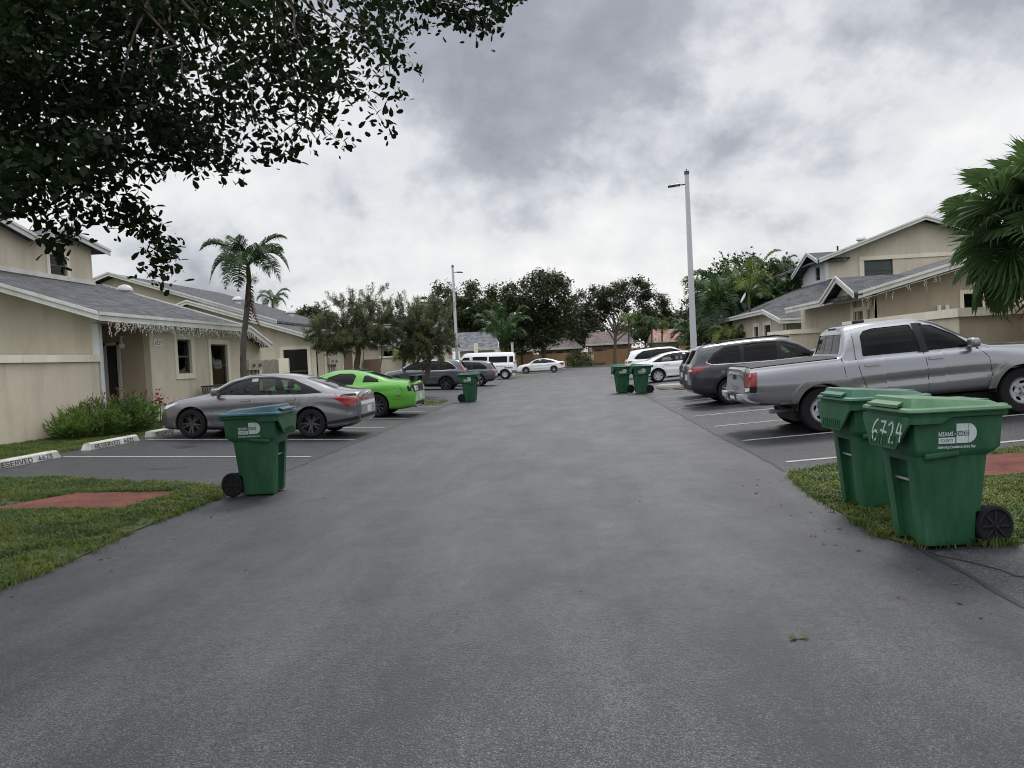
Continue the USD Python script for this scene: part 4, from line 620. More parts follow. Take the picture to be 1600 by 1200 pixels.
CAN_EDGE=np.array([(-1.70,8.47,5.17),(-1.55,8.18,4.77),(-1.88,8.37,4.73),(-1.79,8.49,4.58),(-1.95,8.30,4.37),(-1.86,8.16,4.15),(-2.03,8.25,4.60),(-2.27,8.32,4.54),(-2.38,8.19,4.30),(-2.36,7.90,3.99),(-2.24,7.77,3.87),(-2.64,8.22,4.26),(-2.79,8.01,3.97),(-2.80,7.63,3.74),(-2.99,7.90,3.95),(-3.15,7.88,4.09),(-3.18,7.67,3.84),(-3.46,7.97,3.70),(-3.35,7.58,3.70),(-3.44,7.48,3.68),(-3.66,7.52,3.66),(-3.72,7.53,3.78),(-4.02,7.80,3.87),(-4.07,7.63,3.76),(-4.02,7.28,3.63),(-4.02,7.47,3.81),(-4.14,7.23,3.81),(-4.38,7.57,3.77),(-4.49,7.63,3.63),(-4.23,7.18,3.39),(-4.55,7.36,3.38),(-4.43,7.22,3.22),(-4.58,7.19,3.19),(-4.86,7.43,3.36),(-5.09,7.51,3.28),(-4.95,7.07,3.24),(-5.18,7.17,3.32),(-5.21,7.00,3.30),(-5.17,6.83,3.24),(-4.87,7.32,3.17),(-4.13,7.26,3.24),(-4.45,7.52,3.31),(-4.43,7.56,3.19),(-4.10,7.25,3.07),(-4.16,7.55,3.08),(-4.05,7.31,2.99),(-4.12,7.67,2.92),(-4.01,7.37,2.78),(-4.08,7.63,2.83),(-4.15,7.57,2.70),(-4.10,7.54,2.60),(-5.07,6.98,3.32),(-5.05,7.42,3.03),(-4.90,7.13,2.89)])
CAN_RIGHT=np.array([(-0.50,8.46,5.45),(-0.58,8.84,5.76),(-0.90,8.73,5.35),(-0.29,8.36,5.45),(-0.87,8.18,5.16),(-0.66,8.90,5.84),(-0.33,8.84,5.98),(-0.37,8.02,5.24),(-0.70,7.94,5.44),(-0.68,8.71,5.32),(-0.81,8.25,5.71),(-0.78,8.26,5.29),(-1.17,8.09,5.46),(-0.30,8.42,5.65),(-0.75,8.50,5.70),(-0.77,9.06,6.17),(-0.80,9.10,6.10),(-1.19,8.44,5.27),(-1.07,8.46,5.59),(-0.93,8.39,5.67),(-0.85,8.12,5.14),(-1.31,8.52,5.40),(-0.27,9.02,5.97),(-1.24,8.67,5.90),(-1.22,8.68,5.51),(-1.36,8.62,5.97),(-1.14,8.98,5.81),(-0.91,8.07,5.69),(-0.78,8.81,5.34),(-0.78,8.05,5.50),(-1.17,8.98,6.01),(-0.91,8.67,5.92),(-0.89,9.10,6.22),(-0.31,8.95,5.87),(-0.88,8.67,5.39),(-0.51,8.09,5.32),(-0.46,8.46,5.48),(-0.56,9.11,5.54),(-0.88,7.98,5.13),(-1.19,8.21,5.60)])

# ---- big overhanging tree at the top left
r = np.random.default_rng(21)
g = thing('shade_tree', 'large dark leafy tree overhanging the top left corner, its twigs hanging against the sky', 'tree', (-9.6, 6.5, .2))
P, Dr = [], []
for C, per, sg in ((CAN_MAIN, 66, .135), (CAN_LOW, 46, .11), (CAN_EDGE, 34, .085), (CAN_RIGHT+np.array([-.12, 0, .08]), 48, .10)):
    for c in C:
        k = int(per*r.uniform(.6, 1.3)*(.72 if c[0] > -3.6 else 1.1)); P.append(c+r.normal(0, sg, (k, 3))*[1, 1, .8]); Dr.append(np.tile([0, 0, -.6], (k, 1))+r.normal(0, .5, 3))
ext_c = np.c_[r.uniform(-14, -1.5, 330), r.uniform(-1, 11.5, 330), r.uniform(5.6, 9.5, 330)]
ext_c = ext_c[((ext_c-[-8, 5, 6])**2/[49, 42, 16]).sum(1) < 1]
def seen(p): 
    q = p-[0, 0, 1.6]; z = q@cf_; return (z > .1) & (np.abs(q@cr_) < .72*z) & (np.abs(q@cu_) < .55*z)
ext_c = ext_c[~seen(ext_c)]
P2 = np.repeat(ext_c, 22, 0)+r.normal(0, .45, (len(ext_c)*22, 3)); P2 = P2[~seen(P2)]
P, Dr = np.vstack(P), np.vstack(Dr)
hub = np.array([-8.6, 6.6, 4.2]); tm = [tube([(-9.6, 6.3, .1), (-9.5, 6.4, 1.5), (-9.1, 6.5, 3.0), hub], [.34, .27, .25, .22], 12)]
allC = np.vstack([CAN_MAIN[::3], CAN_RIGHT[::9]])
mids = [np.array(m) for m in ((-5.5, 7.2, 5.4), (-6.2, 8.2, 4.7), (-4.0, 7.6, 5.6), (-6.5, 6.2, 5.6), (-3.0, 8.0, 5.9))]
for m in mids: tm.append(limb(hub, m, .12, .05, r, .1))
for c in allC:
    m = mids[int(np.argmin([np.linalg.norm(c-m) for m in mids]))]; tm.append(limb(m+r.normal(0, .05, 3), c, .022, .004, r, .06, 7))
E_ = CAN_EDGE
for c in E_:
    o = CAN_MAIN[int(np.argmin(np.linalg.norm(CAN_MAIN-c-[0, 0, .15], axis=1)))]; tm.append(limb(o, c, .006, .002, r, .08, 5)) if np.linalg.norm(c-o) < .85 else None

part(g, 'trunk', [T(m, -np.array([-9.6, 6.5, .2])) for m in tm], bark, smooth=60)
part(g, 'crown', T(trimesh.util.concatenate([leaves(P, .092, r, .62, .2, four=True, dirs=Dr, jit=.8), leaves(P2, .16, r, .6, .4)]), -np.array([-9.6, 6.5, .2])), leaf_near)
# ---- far trees
tree('dense_tree', 'dark domed tree behind the roof of the second left house', (-25, 72, 0), [(0, 0, 0), (.1, 0, 2.5), (0, 0, 4.5)], [(0, 0, 5.6, 2.0, 2.2, 1.6), (.6, 0, 6.2, 1.5, 1.8, 1.2), (-.9, 0, 5.2, 1.5, 1.5, 1.2)], 6500, .26, leaf_oak, 31, clump=.33)
tree('broad_tree', 'largest dark spreading tree in the middle distance behind the white saloon', (-3.1, 92, 0), [(0, 0, 0), (.05, 0, 1.6), (-.1, 0, 3.2)], [(0, 0, 8.6, 3.9, 3.4, 2.9), (-1.6, 0, 6.6, 3.2, 3, 2.2), (2.0, .2, 6.8, 2.6, 2.8, 2.4), (1.0, 0, 10.4, 2.2, 2.2, 1.5), (-.6, -.6, 4.2, 3.6, 2.6, 1.7)], 12500, .28, leaf_oak, 32, clump=.40, r0=.35, limbs=10)
tree('forked_tree', 'open crowned tree with a forked trunk in front of the tan fence', (6.0, 104, 0), [(0, 0, 0), (.1, 0, 2.), (0.3, 0, 4.2)], [(-2.2, 0, 8.4, 3.4, 2.6, 2.2), (2.6, 0, 9.6, 3.0, 2.6, 2.0), (5.4, 0, 7.8, 2.4, 2.4, 1.8), (.3, 0, 8.6, 2.6, 2.6, 2.0), (-3.6, 0, 6.0, 2.4, 2.4, 1.5), (6.6, 0, 5.8, 2.0, 2.0, 1.2), (-5.0, 0, 4.6, 1.8, 1.8, 1.0)], 9000, .30, leaf_oak, 33, clump=.34, r0=.27, limbs=6, bk=bark_grey)
for i, (x, y, zc, rx, rz, mt, lb) in enumerate(((-14.8, 88, 7.0, 3.2, 3.2, leaf_green, 'rounded green tree just left of the far lamp post'), (-11.2, 90, 7.2, 3.0, 3.2, leaf_green, 'rounded green tree above the small grey-roofed house'), (-8.0, 94, 7.6, 3.0, 3.2, leaf_oak, 'dark green tree between the small house and the largest tree'), (-19.5, 96, 4.2, 3.2, 2.2, leaf_green, 'low green tree behind the pair of crooked trees'),
        (13.6, 62, 6.0, 3.5, 2.5, leaf_green, 'dark round tree behind the right-hand palms'), (17.8, 66, 5.8, 2.6, 2.2, leaf_oak, 'dark tree behind the roof of the two-storey right house'), (20.5, 70, 5.6, 2.6, 2.0, leaf_green, 'green tree left of the pale blue upper wall'), (12.5, 128, 6.0, 5.0, 2.6, leaf_green, 'pale green far tree left of the tall lamp post'), (19, 126, 5.6, 4.0, 2.4, leaf_oak, 'dark far tree right behind the tall lamp post'), (-24, 112, 5.0, 5.0, 3.0, leaf_green, 'far green tree behind the third left house'), (-2, 140, 4.6, 5.5, 2.4, leaf_green, 'far pale tree behind the brown roofs'), (-6.6, 106, 5.4, 3.4, 2.6, leaf_green, 'mid green tree between the small grey-roofed house and the far brown roofs'), (1.6, 133, 6.2, 4.4, 3.0, leaf_oak, 'dark far tree filling the gap left of the forked tree'), (-19.5, 84, 4.6, 2.6, 2.4, leaf_green, 'green tree behind the first crooked tree'), (27, 122, 5.2, 5.0, 3.0, leaf_oak, 'far dark tree at the right end of the tan fence'))):
    tree('background_tree', lb, (x, y, 0), [(0, 0, 0), (0, .1, zc*.35), (.1, 0, zc*.6)], [(0, 0, zc, rx, rx*.9, rz), (-rx*.5, 0, zc-rz*.35, rx*.7, rx*.7, rz*.75), (rx*.5, 0, zc-rz*.3, rx*.7, rx*.7, rz*.7), (rx*.1, 0, zc+rz*.4, rx*.55, rx*.6, rz*.75), (-rx*.2, -rx*.4, zc-rz*.8, rx*.7, rx*.6, rz*.5)], 6000, .24+y*.0006, mt, 40+i, clump=.38, r0=.2)
# norfolk pine
r = np.random.default_rng(60); g = thing('norfolk_pine', 'thin tiered pine standing above the trees left of the far lamp post', 'tree', (-17.2, 92, 0))
part(g, 'trunk', tube([(0, 0, 0), (0, 0, 5), (0.05, 0, 9.9)], [.18, .12, .02], 8), bark)
Q, dd_ = [], []
for z in np.arange(2.5, 9.9, .62):
    L = (9.9-z)*.26+.22; k = 7
    for a in np.arange(k)*2*PI/k+r.uniform(0, 1):
        t = np.linspace(.15, 1, int(10+L*14)); b = np.c_[np.cos(a)*t*L, np.sin(a)*t*L, z+.18*L*t**2-.02*t]; Q.append(b+r.normal(0, .04, b.shape)); dd_.append(np.tile([math.cos(a), math.sin(a), .3], (len(t), 1)))
part(g, 'crown', leaves(np.vstack(Q), .3, r, .35, .3, dirs=np.vstack(dd_)), leaf_oak)
# bottlebrush trees: crooked trunks, grey-green weeping leaves
def bottlebrush(label, loc, trunk, crowns, seed, n):
    r = np.random.default_rng(seed); g = thing('crooked_tree', label, 'tree', loc)
    tp = np.array(trunk, float); tt = np.linspace(0, 1, 14); cs = PchipInterpolator(np.linspace(0, 1, len(tp)), tp)(tt)
    tm = [tube(cs+r.normal(0, .012, cs.shape), np.linspace(.17, .10, 14)*r.uniform(.9, 1.12, 14), 9)]
    P, D = [], []
    for (cx, cy, cz, rx, ry, rz, k) in crowns:
        d = r.normal(0, 1, (k, 3)); d /= np.linalg.norm(d, axis=1, keepdims=True); C = np.array([cx, cy, cz])+d*[rx, ry, rz]*(r.uniform(.1, 1, k)**.4)[:, None]
        for c in C:
            out = (c-[cx, cy, cz-.9*rz]); out /= np.linalg.norm(out)+1e-6; upw = c[2] > cz+.25*rz
            tip = c+out*r.uniform(.25, .55)*(1 if upw else .6)+np.array([0, 0, .12 if upw else -.28]); t = r.uniform(0, 1, n)[:, None]
            P.append(c+(tip-c)*t+r.normal(0, .035, (n, 3))); D.append(np.tile((tip-c)/np.linalg.norm(tip-c), (n, 1)))
            if r.random() < .22: tm.append(limb(cs[-1]+r.normal(0, .05, 3), c, .035, .008, r, .1))
    part(g, 'trunk', tm, bark, smooth=60); part(g, 'crown', leaves(np.vstack(P), .13, r, .20, .2, dirs=np.vstack(D), jit=.55), leaf_olive)
bottlebrush('broad crooked tree with grey-green leaves, its bent trunk rising behind the lime coupe', (-8.55, 33.3, .16), [(0.1, 0, 0), (-.1, 0, .35), (-.62, 0, .85), (-.85, 0, 1.3), (-.75, .05, 1.9), (-.78, 0, 2.4)], [(-.9, 0, 2.95, 1.9, 1.5, .72, 190), (-1.9, .1, 2.75, 1.1, 1.1, .6, 90), (.2, 0, 3.2, 1.3, 1.3, .8, 110), (-.9, .1, 3.75, 1.7, 1.2, .65, 70), (-.2, 0, 4.3, 1.3, 1.0, .35, 26)], 71, 95)
bottlebrush('narrower crooked tree, trunk bending right in front of the blue-grey estate car', (-7.55, 34.6, .12), [(0.1, 0, 0), (.35, 0, .25), (.75, 0, .5), (1.05, 0, .95), (1.15, .05, 1.6), (1.1, 0, 2.3)], [(1.0, 0, 2.7, 1.25, 1.2, .95, 170), (1.35, .1, 3.3, 1.0, 1.0, .75, 110), (.45, 0, 3.4, .8, .9, .8, 60), (1.1, 0, 1.9, 1.0, 1.0, .5, 50)], 72, 95)
# ---- palms
def frond(L, droop, r, nl=34, wid=.42, rise=.6, keel=.5, w=.05):
    """feather frond along +x from the origin: arching rib with drooping leaflets"""
    t = np.linspace(0, 1, 12); x = L*(t-.22*droop*t**2.4); z = L*(rise*t-(rise*.55+.75*droop)*t**2.2); rib = np.c_[x, 0*x, z]
    V, F = [], []
    for s in (-1, 1):
        for u in np.linspace(.16, .99, nl):
            u += r.normal(0, .008); o = np.array([np.interp(u, t, x), 0, np.interp(u, t, z)]); o2 = np.array([np.interp(min(u+.03, 1), t, x), 0, np.interp(min(u+.03, 1), t, z)]); d = o2-o; d /= np.linalg.norm(d)+1e-9
            l = L*wid*(math.sin(PI*min(1, .18+u*.86))**.7+.12)*r.uniform(.85, 1.1); side = np.array([0, s, 0.]); e = d*.75+side*.8+np.array([0, 0, keel*r.uniform(.5, 1.1)]); e /= np.linalg.norm(e)
            m = o+e*l*.55; tip = o+e*l*.9+np.array([0, 0, -l*.38*r.uniform(.5, 1.5)]); ww = d*w*(.6+.4*L); k = len(V)
            V += [o-ww*.5, o+ww*.5, m-ww*.5, m+ww*.5, tip]; F += [(k, k+1, k+3), (k, k+3, k+2), (k+2, k+3, k+4)]
    return trimesh.Trimesh(V, F, process=False), tube(rib, np.linspace(.022, .005, 12)*(.5+.5*L), 5)
def palm(name, label, loc, trunk, r0, nf, L, seed, mat=None, lw=.05, droop=(.2, 1.1), rise=(1.5, -.1), nl=30, ribm=None, dead=0, group=None, wid=.42, extra=None):
    r = np.random.default_rng(seed); g = thing(name, label, 'palm tree', loc, 0, group); tp = np.array(trunk, float); n = max(12, len(tp)); tt = np.linspace(0, 1, 26); cs = PchipInterpolator(np.linspace(0, 1, len(tp)), tp)(tt)
    rad = np.interp(tt, [0, .08, 1], [r0*1.35, r0, r0*.72])*(1+.05*np.cos(np.arange(26)*PI))
    part(g, 'trunk', tube(cs, rad, 10), palm_bark, smooth=60); top = cs[-1]
    part(g, 'crownshaft', tube([top, top+[0, 0, .22*L], top+[0, 0, .42*L]], [r0*.8, r0*.72, r0*.3], 8), ribm or leaf_yel, smooth=60)
    hd = top+[0, 0, .34*L]
    for i in range(nf):
        q = i/max(1, nf-1); a = i*2.39996+r.normal(0, .15); f, rb = frond(L*r.uniform(.85, 1.1), droop[0]+(droop[1]-droop[0])*q+r.normal(0, .08), r, nl, wid, rise[0]+(rise[1]-rise[0])*q, w=lw)
        part(g, 'frond', [T(f, hd, rz=a), T(rb, hd, rz=a)], mat or leaf_palm)
    for i in range(dead):
        f, rb = frond(L*.95, 1.0, r, 16, .16, -.6); a = (2.8, -.6, 1.6)[i]
        part(g, 'dead_frond', [T(trimesh.util.concatenate([f, rb]), top+[0, 0, .1], ry=1.25, s=None).copy() if 0 else T(T(trimesh.util.concatenate([f, rb]), ry=.9), top+[0, 0, .12], rz=a)], leaf_dead)
    if extra: extra(g, top, r)
    return g
def fruit(g, top, r):
    for s in (-1, 1):
        c = top+np.array([s*.22, -.12, .02]); P = c+r.normal(0, .085, (420, 3))*[1, 1, 1.1]; part(g, 'flower_spray', leaves(P, .07, r, .16, .1), leaf_dead)
palm('feather_palm', 'slender curved palm with arching fronds between the windows of the nearest left house', (-10.75, 24.6, .24), [(0, 0, 0), (.0, 0, 1.1), (.06, 0, 2.2), (.22, 0, 3.2), (.38, 0, 4.3)], .11, 16, 1.5, 81, droop=(.15, 1.15), rise=(1.5, .6), nl=46, dead=2, extra=fruit, wid=.36, lw=.030)
palm('feather_palm', 'small palm crown showing above the ridge of the second left house', (-22.0, 56, 0), [(0, 0, 0), (0, 0, 3), (.1, 0, 6.3)], .12, 11, 1.35, 82, rise=(1.4, .3), nl=18)
palm('feather_palm', 'tall thin palm against the sky left of the pale blue upper wall', (16.7, 61, 0), [(0, 0, 0), (.1, 0, 3.5), (0, 0, 7.2)], .10, 11, 1.35, 83, rise=(1.5, .3), nl=18)
palm('feather_palm', 'palm with bright yellow-green upright fronds and a pale leaning trunk beside the right-hand houses', (10.4, 42.5, .3), [(0, 0, 0), (-.25, 0, 1.4), (-.55, 0, 2.6), (-.6, 0, 3.6)], .10, 9, 1.55, 84, mat=leaf_yel, rise=(2.6, 1.0), droop=(0, .7), nl=22)
for i, (x, y, h, L, mt, lb, dr) in enumerate(((8.8, 47, 3.2, 2.1, leaf_palm, 'dense arching palm clump nearest the lamp post on the right', (.3, 1.2)), (9.9, 50, 3.9, 2.2, leaf_palm, 'tallest dark palm in the clump behind the right lamp post', (.3, 1.1)), (10.8, 47.5, 2.6, 1.9, leaf_palm, 'palm with drooping fronds close to the low grey-roofed house', (.3, 1.2)), (9.0, 44, 1.3, 1.3, leaf_yel, 'small yellow-green drooping palm in front of the palm clump', (.6, 1.3)), (8.3, 51, 1.2, 2.0, leaf_palm, 'low palm clump at the foot of the right lamp post', (.2, 1.1)), (12.2, 48, 3.4, 1.8, leaf_palm, 'palm with browning fronds left of the satellite dish', (.3, 1.2)))):
    palm('clump_palm', lb, (x, y, .1), [(0, 0, 0), (.05, 0, h*.5), (.1, 0, h)], .10, 22 if L > 1.5 else 14, L*1.12, 90+i, mat=mt, droop=dr, rise=(1.9, .1), nl=30, dead=1 if i in (1, 5) else 0)
palm('clump_palm', 'upright green palm clump beside the white van', (-5.9, 68, 0), [(0, 0, 0), (0, 0, .8), (.05, 0, 1.6)], .16, 17, 2.7, 101, rise=(3.0, 1.4), droop=(0, .5), nl=30, dead=3)
for i, (x, y, h, L, mt, lb) in enumerate(((7.6, 99, 5.2, 1.5, leaf_yel, 'yellow-green palm right of the forked trunk'), (10.4, 98, 4.6, 1.6, leaf_palm, 'small palm with a thick pale trunk above the white cars'), (11.9, 100, 4.2, 1.4, leaf_yel, 'small yellowish palm just left of the red roof'), (-10.2, 46.5, 1.8, 1.1, leaf_yel, 'small yellow-green palm behind the second crooked tree'))):
    palm('small_palm', lb, (x, y, 0), [(0, 0, 0), (0, 0, h*.5), (.1, 0, h)], .14, 12, L, 110+i, mat=mt, rise=(1.7, .2), nl=16)
# fan palm at the right edge
def fan_leaf(r, R=.95, nseg=42):
    V, F = [], []; spread = 2.55; hub_ = np.zeros(3)
    for i in range(nseg):
        a = (i/(nseg-1)-.5)*2*spread; rl = R*(1-.22*(abs(a)/spread)**2)*r.uniform(.93, 1.05); w = spread/nseg*1.1
        pl = .05*R*(-1)**i; d = np.array([math.cos(a), math.sin(a), 0]); s = np.array([-d[1], d[0], 0]); cup = .16*R*abs(math.sin(a*.6))
        m = d*rl*.62+[0, 0, cup-.02]; e = d*rl*.86+[0, 0, cup-.10*R]; tip = d*rl*.95+[0, 0, cup-.20*R*r.uniform(.4, 1.3)]; ww = rl*.62*w*.5; k = len(V)
        V += [hub_, m-s*ww+[0, 0, pl], m+s*ww-[0, 0, pl], e-s*ww*.62, e+s*ww*.62, tip]; F += [(k, k+1, k+2), (k+1, k+3, k+2), (k+2, k+3, k+4), (k+3, k+5, k+4)]
    return trimesh.Trimesh(V, F, process=False)
r = np.random.default_rng(120); g = thing('fan_palm', 'big fan palm with pleated drooping leaves at the right edge of the picture', 'palm tree', (9.35, 15.7, .15))
part(g, 'trunk', tube([(0, 0, 0), (.02, 0, 1.2), (0, 0, 2.6), (0, 0, 3.3)], [.2, .16, .15, .13], 12), palm_bark, smooth=60)
for i in range(64):
    q = (i+.5)/64; el = math.radians(88-128*q)+r.normal(0, .09); a = i*2.39996; pl = r.uniform(.95, 1.4); o = np.array([0, 0, 3.2]); d = np.array([math.cos(el), 0, math.sin(el)])
    tip = d*pl; lf = T(fan_leaf(r, r.uniform(.90, 1.12)), ry=-(el-.45-.15*q), rx=r.normal(0, .4)); st = tube([(0, 0, 0), d*pl*.5+[0, 0, .03], tip], [.014, .011, .008], 5)
    part(g, 'fan_leaf', [T(T(lf, tip), o, rz=a), T(st, o, rz=a)], leaf_fan if q < .93 else leaf_dead)
# spiky plant in front of the right house, long strappy leaves on a short stem
def strap_plant(name, label, cat, loc, n, L, stem, seed, mat, w=.035, el=(1.3, -.1)):
    r = np.random.default_rng(seed); g = thing(name, label, cat, loc); V, F = [], []
    for i in range(n):
        a = i*2.4+r.normal(0, .2); e = el[0]+(el[1]-el[0])*i/n; l = L*r.uniform(.75, 1.1); d = np.array([math.cos(a)*math.cos(e), math.sin(a)*math.cos(e), math.sin(e)]); s = np.array([-math.sin(a), math.cos(a), 0])*w/2
        t = np.linspace(0, 1, 5)[:, None]; c = np.array([0, 0, stem])+d*l*t-np.array([0, 0, .32*l])*t**2.2; k = len(V)
        for j in range(5): V += [c[j]-s*(1-.9*t[j]**2), c[j]+s*(1-.9*t[j]**2)]
        for j in range(4): F += [(k+2*j, k+2*j+1, k+2*j+3), (k+2*j, k+2*j+3, k+2*j+2)]
    if stem > .3: part(g, 'stem', tube([(0, 0, 0), (.03, 0, stem*.5), (0, 0, stem)], [.05, .045, .04], 8), palm_bark)
    part(g, 'foliage', trimesh.Trimesh(V, F, process=False), mat); return g
strap_plant('spiky_plant', 'spiky plant with long thin leaves against the dark wall at the right edge', 'plant', (9.9, 16.6, .3), 46, .85, 1.35, 130, leaf_fan, .03)
strap_plant('spiky_plant', 'low strappy plant behind the bonnet of the pickup at the right edge', 'plant', (9.6, 15.0, .3), 30, .7, .5, 131, leaf_dead, .03)
# flowering bush by the first wall
r = np.random.default_rng(140); g = thing('flowering_bush', 'leafy green bush with dull red flowers below the garden wall of house 6727', 'bush', (-11.1, 17.6, .24))
P, D = [], []
for i in range(330):
    a = r.uniform(0, 2*PI); q = math.sqrt(r.uniform(0, 1)); o = np.array([.55*q*math.cos(a), 1.35*q*math.sin(a), 0]); h = (.86+.2*(o[1]/1.5))*(1-.5*q*q)*r.uniform(.6, 1.05); tip = o+np.array([.35*math.cos(a), .35*math.sin(a), h])
    t = r.uniform(.1, 1, 26)[:, None]; P.append(o+(tip-o)*t+r.normal(0, .05, (26, 3))); D.append(np.tile((tip-o)/np.linalg.norm(tip-o)+[0, 0, .3], (26, 1)))
part(g, 'foliage', leaves(np.vstack(P), .19, r, .16, .1, dirs=np.vstack(D), jit=.45), leaf_grass)
st = []; fl = []
for i in range(17):
    o = np.array([r.uniform(-.2, .4), r.uniform(-.6, 1.2), .5]); tip = o+[r.normal(0, .12), r.normal(0, .12), r.uniform(.25, .6)]; st.append(tube([o, (o+tip)/2+r.normal(0, .03, 3), tip], [.007, .006, .005], 5)); fl.append(leaves(tip+r.normal(0, .035, (16, 3)), .06, r, .5, .2))
for q in st: part(g, 'flower_stem', q, leaf_dead)
for q in fl: part(g, 'flower_head', q, flower_m)
r = np.random.default_rng(141)
def shrub(label, loc, rx, ry, rz, n, size, mat, seed, name='shrub'):
    r = np.random.default_rng(seed); g = thing(name, label, 'bush', loc); d = r.normal(0, 1, (n//18, 3)); d /= np.linalg.norm(d, axis=1, keepdims=True); d[:, 2] = np.abs(d[:, 2])
    C = d*[rx, ry, rz]*(r.uniform(.2, 1, len(d))**.4)[:, None]; P = np.repeat(C, 18, 0)+r.normal(0, .13*rx**.5, (len(C)*18, 3)); P[:, 2] = np.abs(P[:, 2])
    part(g, 'foliage', leaves(P, size, r, .5, .4), mat); part(g, 'stem', [limb((0, 0, 0), c*.8, .02, .006, r) for c in C[:8]], bark)
shrub('round green hedge bush just right of the far white saloon', (1.1, 103, 0), 1.9, 1.6, 2.5, 2600, .22, leaf_green, 151)
shrub('leafy green bush behind the two white cars on the right', (9.7, 94, 0), 3.0, 2.2, 2.6, 3000, .22, leaf_green, 152)
shrub('dark reddish bush between the low white-capped wall and the blue-grey estate car', (-9.3, 48.5, .1), .8, .8, 1.9, 1500, .13, leafm('leaf_red_bush', (.03, .012, .012), (.10, .03, .025), .2), 153)
shrub('green shrubs at the foot of the right palm clump', (8.9, 46, .1), 1.6, 1.5, 1.6, 1600, .17, leaf_palm, 154)
shrub('low dark shrub beneath the trees left of the far lamp post', (-12.5, 66, 0), 3.0, 2.0, 2.4, 2600, .2, leaf_oak, 155)
shrub('small dark plant beside the second right house door', (9.1, 44.5, .2), .5, .5, 1.1, 500, .12, leaf_oak, 156)
for i, (x, y) in enumerate(((-3, 106.8), (1.5, 107), (4.2, 107))): shrub(('low brown ground plant by the fence behind the white saloon', 'low ground plant at the fence foot left of the parking sign', 'low ground plant at the fence foot right of the parking sign')[i], (x, y, 0), .9, .6, .6, 400, .15, leaf_dead if i != 1 else leaf_green, 160+i)
# bare leaning stems in front of the second left house
g = thing('young_tree', 'two thin leaning bare trunks in front of the beige wall behind the lime coupe', 'tree', (-11.3, 41, .25)); r = np.random.default_rng(170)
part(g, 'trunk', [tube([(-.15, 0, 0), (-.05, 0, .9), (.15, 0, 1.7), (.2, 0, 2.6)], [.05, .04, .035, .02], 8)], bark_grey); part(g, 'trunk', [tube([(.6, .1, 0), (.95, .1, 1.0), (1.25, 0, 2.1), (1.4, 0, 2.8)], [.05, .045, .035, .02], 8)], bark_grey)
part(g, 'crown', leaves(np.vstack([np.array((.2, 0, 2.7))+r.normal(0, .3, (300, 3)), np.array((1.4, 0, 2.9))+r.normal(0, .3, (300, 3))]), .13, r, .3, .3), leaf_olive)
# ------------------------------------------------------------------ vehicles
CACHE = {}
def cast(mesh, O, D):
    """first hit of axis-aligned rays with the mesh: distance along D from each O"""
    D = np.asarray(D, float); k = int(np.argmax(np.abs(D))); sg = D[k]; i, j = [q for q in (0, 1, 2) if q != k]
    key = (id(mesh), k, sg)
    if key not in CACHE:
        tri = np.asarray(mesh.triangles); n = np.cross(tri[:, 1]-tri[:, 0], tri[:, 2]-tri[:, 0]); CACHE[key] = (tri[n[:, k]*sg < -1e-12], mesh)
    tri = CACHE[key][0]; lo, hi = tri.min(1), tri.max(1); p0, p1 = O.min(0), O.max(0)
    tri = tri[(hi[:, i] >= p0[i]-1e-6) & (lo[:, i] <= p1[i]+1e-6) & (hi[:, j] >= p0[j]-1e-6) & (lo[:, j] <= p1[j]+1e-6)]
    out = np.full(len(O), np.nan)
    if not len(tri): return out
    ax, ay = tri[:, 0, i], tri[:, 0, j]; e1x, e1y, e2x, e2y = tri[:, 1, i]-ax, tri[:, 1, j]-ay, tri[:, 2, i]-ax, tri[:, 2, j]-ay; det = e1x*e2y-e1y*e2x
    z0, z1, z2 = tri[:, 0, k], tri[:, 1, k]-tri[:, 0, k], tri[:, 2, k]-tri[:, 0, k]
    for c in range(0, len(O), 256):
        px, py = O[c:c+256, i, None]-ax, O[c:c+256, j, None]-ay; u = (px*e2y-py*e2x)/det; v = (e1x*py-e1y*px)/det
        t = np.where((u >= -1e-6) & (v >= -1e-6) & (u+v <= 1+1e-6), (z0+u*z1+v*z2-O[c:c+256, k, None])*sg, np.inf).min(1); out[c:c+256] = np.where(np.isfinite(t), t, np.nan)
    return out
AX = {'y': (0, 2, 1), 'x': (1, 2, 0), 'z': (0, 1, 2)}
